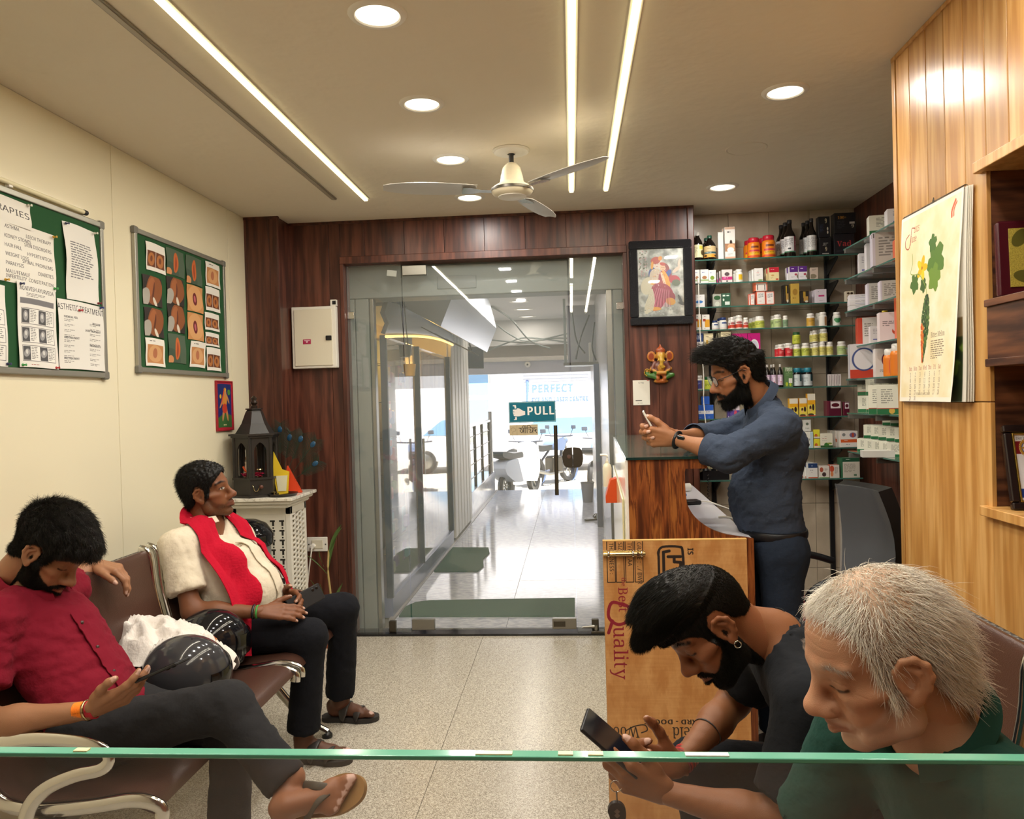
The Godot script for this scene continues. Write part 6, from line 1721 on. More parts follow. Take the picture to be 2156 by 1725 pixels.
# label art: base colour,then strokes in fractions of the label: r rectangle,d disc,f fine print,t text
const ART := {
	"plain_white": "e4e2dc","amber_cream": "e6e0b4;r .55 .1 .45 .25 e3d95a;d .8 .62 .15 .2 5a4a2a;f .1 .2 .35 .5 6 9a9478","amber_tan": "d2b98a;f .3 .22 .4 .06 1 6a6a3a;r .1 .5 .8 .17 2f5660;f .2 .55 .6 .06 1 dfe8e0;r 0 .72 1 .28 e0a040;d .2 .85 .1 .08 3a3022;d .8 .85 .1 .08 3a3022",
	"massage": "e9e6e0;r 0 0 1 .07 c9a58a;f .25 .14 .5 .1 1 4a4a4a;r 0 .52 1 .25 a87a58;d .6 .5 .13 .09 33231c;d .6 .62 .35 .1 e0ad84;d .55 .72 .35 .08 f0ece6;f .25 .84 .5 .06 2 8a8680;r 0 .94 1 .06 d9a58a",
	"orange_jar": "e5821c;r .3 .12 .4 .16 7a3a1a;r .2 .44 .6 .12 c8344a;r .2 .62 .6 .2 e8b422;f .26 .66 .5 .1 2 7a4a1a;r 0 .9 1 .1 d0402a",
	"wine_white": "e2e2e4;r .68 0 .32 1 8e1f35;f .1 .15 .5 .5 8 7a7a80;r .3 .72 .18 .1 2a2a2e;r 0 .93 1 .07 3f7a58;f .74 .3 .2 .3 3 d98a98","wine_plain": "dfe0e0;f .15 .15 .7 .6 10 a0a0a4;r 0 .93 1 .07 4f7a60",
	"black9": "1a1a1e;f .3 .3 .5 .12 2 b9b6ae;f .25 .45 .6 .05 1 b9b6ae;t .55 .8 .36 d8cda8 9;r .2 .9 .6 .05 a9a6a0","black9s": "1a1b1f;t .65 .34 .34 d8cda8 9;f .1 .4 .35 .4 6 33405a;d .8 .6 .07 .08 c9c2b0;d .8 .78 .07 .08 c9c2b0",
	"blackv": "1c1c22;t .5 .62 .38 a8383c Vad;f .1 .8 .5 .1 2 3a3a44","black100": "17181c;t .35 .3 .2 c98a3a 100+;t .85 .75 .24 c9c2b0 9;f .1 .4 .4 .4 5 3c3c44;r .7 .45 .25 .1 b9b6ae",
	"leafwhite": "ebe9e4;f .2 .18 .6 .1 1 4a58a0;d .5 .58 .3 .12 a8744a;r 0 .72 1 .12 9cba84","leafgreen": "ebebe4;f .2 .18 .6 .1 1 4a58a0;d .5 .6 .3 .16 7a9a34;r 0 .8 1 .1 9cba84",
	"pinkband": "dcd6d2;d .5 .35 .24 .15 5a4a4e;r 0 .55 1 .25 c22e77;f .15 .62 .7 .1 1 f0d0e0;d .5 .9 .1 .06 4a4a4a","white_yellow": "eae7dc;r .4 .1 .4 .7 e8be2a","whitered": "eceae6;f .3 .2 .4 .06 1 55555a;f .25 .32 .5 .06 1 c04a44;f .25 .46 .5 .14 3 a9a9ac;d .7 .92 .3 .05 6a9a4a",
	"redcream": "e9d9a4;r 0 0 1 .38 c42438;f .15 .15 .7 .1 1 f0d0d0;d .35 .6 .16 .06 d0a060;d .8 .9 .15 .06 c04030;f .15 .75 .3 .1 2 b09a60","purple": "ece9ee;r 0 0 1 .42 5e2c86;f .2 .14 .6 .12 1 e6dcf0;d .75 .6 .16 .08 b04a5a;f .15 .75 .5 .1 2 b9b0b8",
	"beige": "cdbcae;f .2 .1 .6 .2 3 8a7a6e;d .3 .75 .5 .2 8a7f6a","blueoval": "ebebea;f .2 .15 .5 .1 2 9aa08a;d .45 .58 .38 .12 3a7fc8;f .3 .78 .4 .05 1 8a8a8a","greygreen": "a9aaa0;d .5 .3 .42 .18 2f5a34;d .5 .8 .3 .2 c8cec0","darkgreen": "2f5a44;r .1 .1 .3 .14 d9e6dc;r .55 .12 .3 .1 d9e6dc;r .35 .65 .55 .25 dce6e0;d .2 .5 .1 .1 d9e6dc",
	"redframe": "ece8e4;r 0 0 1 .05 d85a3c;r 0 0 .06 1 d85a3c;r .94 0 .06 1 d85a3c;f .2 .15 .65 .36 5 77747a;f .25 .7 .5 .08 1 c05a6a;r 0 .94 1 .06 d85a3c","redframe2": "eadfd8;r 0 0 1 .12 dd6a48;r .18 .3 .06 .6 3a3a3a;r .76 .3 .06 .6 3a3a3a;r 0 0 .08 1 dd6a48;r .92 0 .08 1 dd6a48",
	"blackgold": "2a241c;r .3 .05 .3 .5 b08f30;r .35 .45 .55 .4 b08a44;d .7 .85 .2 .08 d8d4c8","gold": "c2a048;d .5 .42 .3 .16 a07a30;f .2 .7 .6 .1 1 7a5a20","lilac": "dcd3de;f .2 .15 .2 .06 1 4a6a6a;r .25 .42 .55 .12 c23a7a;f .3 .8 .6 .08 2 b0a8b4","seeds": "e0d6c0;d .28 .2 .18 .1 4a3420;d .72 .2 .18 .1 33241a;d .28 .5 .18 .1 8a6a3a;d .72 .5 .18 .1 4a3420;d .28 .8 .18 .1 2a1c14;d .72 .8 .18 .1 4a3420",
	"yellowpatch": "ebe8e0;f .25 .1 .5 .06 1 6a6a6a;r .35 .32 .65 .5 e0a22c;r .1 .28 .36 .16 b0402c;f .2 .9 .5 .05 1 8a8a8a","navy_jar": "e4e6e6;r .35 .1 .6 .2 2a4a86;r 0 .86 1 .06 d09a8a","red_jar": "e9e2dc;r 0 .5 1 .42 cc4632;d .5 .3 .3 .14 a85a5a","lime_jar": "c4cc5a;f .15 .25 .7 .4 3 6a7a2a;r 0 0 1 .08 e4e6c8","green_jar": "b5c98a;f .2 .3 .6 .3 2 6a7a5a","dkgreen_jar": "7e9a7a;f .2 .3 .6 .3 2 4a5a4a","gold_jar": "c99d3e;f .25 .3 .5 .3 2 8a6a20","tan_jar": "e6e2da;r .55 0 .45 1 b98a5a","heart_jar": "d8dcd6;d .35 .35 .17 .2 3f8a54;d .6 .35 .17 .2 3f8a54;d .48 .55 .2 .2 3f8a54;d .8 .8 .1 .1 9a4a54",
	"vasu": "e9e7e4;r 0 0 1 .32 27457f;t .5 .24 .22 eef0f4 VASU;f .2 .44 .7 .05 1 8a5a5a;d .4 .68 .2 .05 3a4a2a;d .6 .8 .2 .05 5a6a3a;r 0 .94 1 .06 dd8a4a","yellowfig": "ebe0bb;f .2 .1 .6 .05 1 8a7a5a;r .22 .25 .22 .6 d0a53a;d .75 .45 .14 .1 7a3f34;d .75 .62 .12 .1 c25a4a;d .7 .76 .18 .06 c9786a;d .3 .92 .2 .05 8a9a6a","magenta": "c4187c;d .5 .55 .38 .3 ece6ea;d .5 .55 .3 .24 c9cfe0;r .44 .45 .12 .22 b02a60","redlab_jar": "c93038;r .5 0 .3 .2 ece0da;f .3 .4 .5 .3 2 f0b0a8","limegreen_jar": "bcc544;f .2 .4 .6 .3 2 5a6a24","yellow_jar": "dbd27a;f .15 .2 .7 .5 3 a09a4a",
	"purplejar": "4a4a8e;r .7 0 .3 1 b9a294;f .2 .3 .4 .3 2 a9a9d0","lilac_bottle": "ccb6d0;r .4 .2 .2 .6 ecdcea;f .1 .3 .25 .5 5 a08aa6;d .5 .7 .08 .05 b04a5a","phyto": "5a7e50;t .5 .2 .3 e6ece0 Phyto;r .5 .55 .45 .25 e6e6de;d .25 .85 .16 .1 b9c93a;d .7 .88 .14 .08 b9c93a;f .15 .3 .7 .15 2 7f9e74","teal_jar": "c9d2d6;r .6 .0 .4 .6 1d4a52;f .1 .3 .4 .4 4 8a9498","slimwhite": "dcd4d4;r .3 .1 .2 .8 9a8a90","bluebox": "2a5fc0;r 0 .4 1 .24 e6e8ee;f .12 .47 .76 .1 1 33509a;f .3 .85 .5 .06 1 8aa6e0","plainblue": "245cc0","purplepink": "d8ccd8;r 0 .35 1 .5 5a4a9a;d .55 .6 .16 .25 d0506a","yellowhair": "e6e0d0;r 0 .28 1 .2 e6a81c;r 0 .48 1 .44 e8d455;d .35 .62 .14 .1 4a2a1e;d .72 .6 .16 .14 33201a;d .35 .72 .1 .06 e6b48a;d .4 .93 .4 .06 4a3a2a;r 0 .96 1 .04 c0382a","maroon": "5b1830;r .25 .04 .72 .46 e2d8dc;d .6 .28 .28 .13 571626;r 0 0 .12 1 6e2a3a",
	"icare": "e9e9e0;r .75 0 .25 1 b9d2da;r 0 .9 1 .1 b9d2da;t .42 .54 .22 4a5258 I-Care;f .2 .62 .5 .04 1 9a9a9a","icare2": "dcdcd8;d .5 .35 .2 .12 6a7a6a;t .5 .8 .18 6a7a6a I-Care","yellowdot": "e6dc3a;d .35 .7 .28 .22 cc6a2c;r 0 .8 1 .2 e0d8cc","greenfoot": "e9e6d4;f .35 .2 .3 .05 1 3a3a3a;f .15 .34 .7 .08 1 b05a54;f .15 .48 .7 .05 1 9a9a94;r 0 .85 1 .15 2f5a34;d .5 .8 .2 .14 3f7a3a;d .75 .72 .2 .06 8aa04a","orangeband": "ebe5e0;d .18 .22 .1 .1 8a8a8a;d .72 .25 .2 .16 7a6a94;d .72 .25 .07 .14 c0503a;r 0 .52 1 .2 d9622e;f .2 .57 .5 .1 1 f0d0c0;f .3 .82 .5 .06 1 6a6a80","navytop": "e9e7e4;r 0 0 1 .3 28416e;f .35 .15 .3 .08 1 d0d8e6;f .2 .44 .6 .08 1 55555e;f .3 .6 .3 .05 1 7a7a80;r 0 .93 1 .07 c25a3a","floral": "e4ddd4;d .25 .3 .18 .2 b05a44;d .5 .7 .2 .18 4a3a3a;f .55 .2 .35 .2 3 9a8a80;r 0 .94 1 .06 6a9a5a","floralred": "d6d0c8;d .2 .3 .25 .25 c2543c;d .2 .7 .16 .2 d98a5a;f .5 .2 .4 .5 6 8f8a84","greentop": "cfc9bd;r 0 0 1 .2 23523a;f .25 .06 .5 .08 1 cfe0d4;r 0 0 .07 1 2f6a48;f .15 .3 .7 .45 7 9a958a;r .68 .82 .16 .1 5f7a64",
	"sidegrey": "cfcac4;r 0 0 .06 1 dcd6e4;f .15 .15 .7 .6 7 8f8a86","sidewhite": "e6e2e6;f .2 .15 .6 .3 4 a09aa6;r .2 .7 .5 .06 6a6ab0","sidered": "e6ded8;r 0 0 .25 1 cf4a34;f .35 .2 .5 .5 6 9a928c","sideorange": "df6236;r .12 .5 .3 .4 efe0d8;d .3 .6 .1 .1 8a2a1a","sidegreen": "e3e1d2;r 0 .8 1 .2 1f6a3f;f .2 .14 .6 .5 7 8f8f84;d .8 .88 .1 .08 dcd6b0","sidegreen2": "e3e1d2;r 0 .8 1 .2 1f6a3f;f .2 .15 .6 .5 7 8f8f84;d .7 .88 .14 .1 d0a84a;r 0 .78 1 .03 b04a44","sideoval": "dcd8dc;r 0 .75 .5 .25 c8402c;d .3 .45 .26 .34 3a4a86;d .3 .45 .22 .3 e8e4e8;f .62 .15 .34 .7 10 8f8a90","sidebean": "e4dedc;d .5 .4 .2 .22 7a2a3a;d .56 .4 .12 .16 e4dedc;f .2 .75 .6 .1 2 8f8a86","sidepink": "ecdfe2;d .65 .65 .2 .14 c9523a;d .62 .58 .14 .1 ecdfe2;f .1 .3 .5 .2 3 8f868a","orange_pot": "dd7a22;r .35 .1 .65 .8 cf4a24","amber_side": "d8842a;r .5 .2 .5 .6 23303a;d .75 .5 .1 .16 8a8a8a"
}
var atlas_cells := {}
var atlas_mat: StandardMaterial3D
const CELL := 96

func build_atlas() -> void:
	var im := canvas(1024,1024,"d9d6d0")
	var k := 0
	for key in ART:
		var ox := (k % 10)*100 + 4
		var oy := (k/10)*100 + 4
		k += 1
		var bits: PackedStringArray = ART[key].split(";")
		rect(im,ox - 2,oy - 2,CELL + 4,CELL + 4,bits[0])
		for b in bits.slice(1):
			var a := b.split(" ")
			var x := ox + a[1].to_float()*CELL
			var y := oy + a[2].to_float()*CELL
			match a[0]:
				"r": rect(im,x,y,a[3].to_float()*CELL,a[4].to_float()*CELL,a[5])
				"d": disc(im,x,y,a[3].to_float()*CELL,a[4].to_float()*CELL,a[5])
				"f": fine(im,x,y,a[3].to_float()*CELL,a[4].to_float()*CELL,int(a[5]),a[6],k)
				"t": write(im,a[5],x,y,a[3].to_float()*CELL,a[4],"sb",0.5)
		atlas_cells[key] = Rect2(ox/1024.0,oy/1024.0,CELL/1024.0,CELL/1024.0)
	atlas_mat = img_mat(im,0.35,"label_print")

func art_base(style: String) -> Color:
	return hx(ART[style].split(";")[0])
# one product standing at y = 0,its printed face towards +z

func product(kind: String,style: String,w: float,h: float,label: String,at: Vector3,group: String) -> Node3D:
	var r: Rect2 = atlas_cells[style]
	var called: String = {"b": "carton","j": "jar","l": "bottle","w": "bottle"}[kind]
	if kind == "b":
		var d := clampf(w*0.75,0.02,0.075)
		var plain := Rect2(r.position + r.size*Vector2(0.03,0.45),r.size*Vector2(0.01,0.05))
		var o := solo(called,label,called,MB.new().box(Vector3(0,h/2,-d/2),Vector3(w,h,d),0.0012,Transform3D(),r,plain).mesh(),atlas_mat,at,group)
		return o
	var t := thing(called,label,called,at,0.0,group)
	var q := w/2
	var dark := style in ["amber_cream","amber_tan","wine_white","wine_plain","lilac_bottle","teal_jar","amber_side"]
	var body := mat("bottle_dark",hx("17120f"),0.12) if dark else mat("jar_white",hx("e6e3da"),0.4)
	if style == "limegreen_jar": body = mat("jar_lime",hx("bcc544"),0.4)
	if style in ["orange_jar","orange_pot"]: body = mat("jar_orange",hx("e5821c"),0.35)
	var lid: String = {"orange_jar": "c41f35","navy_jar": "22376b","limegreen_jar": "1f5a30","teal_jar": "2a7f94","amber_tan": "2f5a48","amber_cream": "c9c5bb","wine_white": "2a2a2e","wine_plain": "2a2a2e","lilac_bottle": "d9d6d2","amber_side": "e0c42e"}.get(style,"e9e7e2")
	var lm := mat("lid_" + lid,hx(lid),0.35)
	var turn := Transform3D(Basis(Vector3.UP,PI),Vector3.ZERO)
	var fl := Rect2(r.position - Vector2(r.size.x*0.5,0),Vector2(r.size.x*2.0,r.size.y))
	var lab := func(y0: float,y1: float):
		part(t,"label_band",MB.new().lathe([Vector2(q*1.006,y0),Vector2(q*1.006,y1)],14,Transform3D(Basis(Vector3.UP,-PI/2),Vector3.ZERO),r,PI).lathe([Vector2(q*1.005,y0),Vector2(q*1.005,y1)],10,Transform3D(Basis(Vector3.UP,PI/2),Vector3.ZERO),Rect2(r.position + r.size*Vector2(0.02,0.1),r.size*Vector2(0.02,0.8)),PI).mesh(),atlas_mat)
	if kind == "j":
		part(t,"body",MB.new().lathe([Vector2(0,0),Vector2(q*0.94,0),Vector2(q,h*0.04),Vector2(q,h*0.68),Vector2(q*0.9,h*0.76),Vector2(q*0.78,h*0.78)],20).mesh(),body)
		part(t,"lid",MB.new().lathe([Vector2(q*0.8,h*0.76),Vector2(q*0.84,h*0.77),Vector2(q*0.84,h*0.97),Vector2(q*0.76,h),Vector2(0,h)],20).mesh(),lm)
		lab.call(h*0.06,h*0.66)
	elif kind == "l":
		part(t,"body",MB.new().lathe([Vector2(0,0),Vector2(q*0.95,0),Vector2(q,h*0.03),Vector2(q,h*0.56),Vector2(q*0.86,h*0.66),Vector2(q*0.5,h*0.79),Vector2(q*0.34,h*0.84),Vector2(q*0.34,h*0.9)],20).mesh(),body)
		part(t,"lid",MB.new().lathe([Vector2(q*0.4,h*0.88),Vector2(q*0.4,h*0.99),Vector2(q*0.35,h),Vector2(0,h)],16).mesh(),lm)
		lab.call(h*0.1,h*0.55)
	else:
		part(t,"body",MB.new().lathe([Vector2(0,0),Vector2(q*0.95,0),Vector2(q,h*0.03),Vector2(q,h*0.54),Vector2(q*0.88,h*0.62),Vector2(q*0.52,h*0.72),Vector2(q*0.4,h*0.8),Vector2(q*0.36,h*0.92)],20).mesh(),body)
		part(t,"lid",MB.new().lathe([Vector2(q*0.42,h*0.9),Vector2(q*0.43,h*0.99),Vector2(q*0.36,h),Vector2(0,h)],16).mesh(),lm)
		lab.call(h*0.12,h*0.54)
	return t

func build_products() -> void:
	build_atlas()
	var blk := mat("channel_black",hx("26282b"),0.4,0.4)
	for e in [[0.917,"left"],[1.664,"right"]]:
		var t := thing("shelf_upright","black slotted upright with brackets, %s of the pair on the tiled wall" % e[1],"upright",Vector3(e[0],0,-5.19))
		part(t,"channel",span(Vector3(-0.014,0.3,0),Vector3(0.014,2.44,0.022),0.002),blk)
		for y in SHELF_Y:
			part(t,"bracket",MB.new().prism(PackedVector2Array([Vector2(0,-0.009),Vector2(0.2,-0.009),Vector2(0.2,-0.02),Vector2(0.02,-0.1),Vector2(0,-0.1)]),-0.004,0.004,Transform3D(Basis(Vector3.UP,-PI/2),Vector3(0,y,0.02))).mesh(),blk)
	for k in 9:
		var s := thing("glass_shelf","long glass shelf on the tiled wall, %s from the top" % NTH[k],"shelf",Vector3(1.285,SHELF_Y[k],-5.07),0.0,"glass shelves on the tiled wall")
		part(s,"pane",span(Vector3(-0.495,-0.008,-0.11),Vector3(0.5,0,0.11),0.001),mats.shelf_glass)
		part(s,"front_edge",span(Vector3(-0.495,-0.008,0.11),Vector3(0.5,0,0.1125),0.0005),mats.glass_edge)
	var last := ""
	for row in STOCK.strip_edges().split("\n"):
		var a := row.split("|")
		var sh := int(a[0]) - 1
		var w := a[3].to_float()
		var h := a[4].to_float()
		var n := int(a[6])
		var y: float = SHELF_Y[sh] + a[7].to_float()
		var d := clampf(w*0.75,0.02,0.075) if a[1] == "b" else w
		var z0 := -4.972 if a[1] == "b" else -4.972 - w/2
		var place: String = "%s, %s glass shelf" % [a[8],NTH[sh]]
		var grp: String = "stock on the %s glass shelf" % NTH[sh]
		var head: Node3D = null
		for k in n:
			var at := Vector3(a[2].to_float() - 0.006*k,y,z0 - k*(d + 0.003)*(1.0 if n < 4 else 0.9))
			var lb: String = place if n == 1 else "%s, %s in row" % [place,["front","second","third","fourth"][k]]
			if k == 0:
				head = product(a[1],a[5],w,h,lb,at,grp)
			else:
				copy(head,lb,at)
	build_side_shelves()
	var ph := thing("desk_telephone","black desk telephone with a coiled cord on the lowest glass shelf","telephone",Vector3(0.885,0.964,-5.06),0.15)
	part(ph,"base",MB.new().prism(PackedVector2Array([Vector2(-0.08,0),Vector2(0.085,0),Vector2(0.085,0.02),Vector2(-0.08,0.06)]),-0.085,0.085,Transform3D(Basis(Vector3.UP,PI/2),Vector3.ZERO)).mesh(),mats.black_plastic)
	part(ph,"handset",MB.new().tube(curve([Vector3(-0.06,0.05,0.07),Vector3(-0.06,0.075,0.05),Vector3(-0.06,0.085,0),Vector3(-0.06,0.09,-0.05),Vector3(-0.06,0.075,-0.075)],4),[0.024,0.024,0.02,0.018,0.016,0.014,0.014,0.013,0.013,0.013,0.014,0.016,0.018,0.02,0.024,0.026,0.026],10).mesh(),mats.black_plastic)
	for r in 4:
		for c in 3:
			part(ph,"key",MB.new().box(Vector3(0.005 + c*0.022,0.028 + 0.006*r,0.045 - r*0.022),Vector3(0.013,0.006,0.012),0.002).mesh(),mats.white_plastic)
	var co := []
	for k in 70:
		co.append(Vector3(-0.06 + 0.006*cos(k*0.9),0.04 - k*0.0032,0.1 + 0.006*sin(k*0.9)))
	part(ph,"coiled_cord",MB.new().tube(co,0.0022,5).mesh(),mats.black_plastic)
	var ad := thing("power_adapter","small cream adapter box standing on the telephone's handset side","adapter",Vector3(0.872,1.018,-5.1),0.4)
	part(ad,"case",MB.new().box(Vector3(0,0.04,0),Vector3(0.045,0.07,0.035),0.004).mesh(),mat("adapter_cream",hx("cfc79a"),0.5))
	part(ad,"ridge",MB.new().box(Vector3(0,0.04,0.018),Vector3(0.004,0.06,0.002),0.001).mesh(),mat("adapter_dark",hx("8a8460"),0.5))
	var cw := thing("white_wire","thin white wire hanging down along the left ends of the glass shelves","cord",Vector3(0.808,0,-4.93))
	part(cw,"cord",MB.new().tube(curve([Vector3(0,2.2,0),Vector3(0.002,1.9,0),Vector3(0.012,1.75,0),Vector3(0.018,1.6,0),Vector3(0.015,1.45,0),Vector3(0.03,1.25,0)],6),0.0035,6).mesh(),mats.white_plastic)
	part(cw,"plug_end",MB.new().tube([Vector3(0,2.2,0),Vector3(0,2.23,0)],0.008,8).mesh(),mats.white_plastic)

func build_side_shelves() -> void:
	var ys := [2.315,2.14,1.955,1.75,1.57,1.378,1.158]
	var br := mat("bracket_grey",hx("6d6c68"),0.45,0.4)
	for k in 7:
		var s := thing("side_shelf","short glass side shelf on the dark right wall, %s from the top" % NTH[k],"shelf",Vector3(1.715,ys[k],-4.05),0.0,"glass side shelves")
		part(s,"pane",span(Vector3(-0.135,-0.008,-0.56),Vector3(0.135,0,0.56),0.001),mats.shelf_glass)
		part(s,"front_edge",span(Vector3(-0.1375,-0.008,-0.56),Vector3(-0.135,0,0.56),0.0005),mats.glass_edge)
		for z in [-0.5,-0.1,0.4]:
			part(s,"bracket",span(Vector3(-0.15,-0.034,z - 0.012),Vector3(0.135,-0.009,z + 0.012),0.002),br)
	# [shelf,kind,style,z,w,h,lift,x offset,description]
	var it := [
		[0,"b","sidegreen",-4.2,0.17,0.1,0,0,"white carton with a green corner"],[0,"b","sidewhite",-4.02,0.13,0.09,0,0,"white carton wrapped in film"],
		[1,"b","sidewhite",-4.5,0.07,0.13,0,0,"tall white carton"],[1,"b","sidewhite",-4.36,0.09,0.16,0,0,"taller white carton with faint print"],[1,"b","sidegrey",-4.12,0.2,0.17,0,0,"large pale grey carton"],
		[2,"b","sidewhite",-4.53,0.16,0.03,0,0,"flat white carton, lowest of three"],[2,"b","sidewhite",-4.53,0.16,0.03,0.031,0,"flat white carton, middle of three"],[2,"b","sidewhite",-4.54,0.15,0.03,0.062,0,"flat white carton, top of three"],
		[2,"b","sidegrey",-4.3,0.13,0.12,0,0,"pale grey carton below a taller one"],[2,"b","sidegrey",-4.14,0.12,0.11,0,0,"pale grey carton with dark print"],
		[3,"b","sidered",-4.5,0.1,0.16,0,0,"white carton with a red side"],[3,"b","sidewhite",-4.36,0.07,0.1,0,0,"small white carton"],[3,"l","amber_side",-4.25,0.075,0.17,0,0,"amber bottle with a yellow cap"],[3,"b","sidepink",-4.12,0.13,0.15,0,-0.01,"white carton with a red curl"],[3,"b","sideorange",-3.98,0.09,0.21,0,0,"tall orange and white carton"],
		[4,"b","sideoval",-4.42,0.24,0.19,0,0,"large white carton with a blue-ringed oval"],[4,"b","sidebean",-4.2,0.1,0.15,0,-0.02,"white carton with a dark red capsule"],[4,"j","orange_pot",-4.1,0.08,0.14,0,-0.03,"orange pot with a white lid"],[4,"j","orange_pot",-4.0,0.09,0.16,0,-0.03,"bigger orange pot with a white lid"],
		[1,"b","sideorange",-3.94,0.12,0.1,0,0,"orange carton half hidden by the wood wall"]]
	for r in 2:
		for c in 4:
			it.append([5,"b",["sidegreen","sidegreen2"][(r + c) % 2],-4.53 + c*0.125,0.115,0.095,r*0.097,0.01,"green-footed white carton, %s in the %s layer" % [NTH[c],["lower","upper"][r]]])
	for c in 2: it.append([5,"b","sidegreen2",-4.12 + c*0.11,0.1,0.15,0,-0.09,"taller green-footed white carton, %s of two" % NTH[c]])
	for r in 3:
		for c in 5:
			if r < 2 or c > 1:
				it.append([6,"b","sidegreen",-4.5 + c*0.105 + 0.02*(r % 2),0.095,0.075,r*0.077,-0.02 + 0.03*r,"small white and green carton, %s from the far end, %s layer" % [NTH[c],["bottom","middle","top"][r]]])
	it.append([6,"b","plain_white",-4.1,0.16,0.035,0,-0.1,"flat cream box at the shelf edge"])
	for e in it:
		var at := Vector3(1.66 + e[7],ys[e[0]] + e[6],e[3])
		var o := product(e[1],e[2],e[4],e[5],"%s, %s side shelf" % [e[8],NTH[e[0]]],at,"stock on the %s side shelf" % NTH[e[0]])
		o.rotation.y = -0.55 if e[1] == "b" and e[4] < 0.15 and e[0] > 4 else -0.2
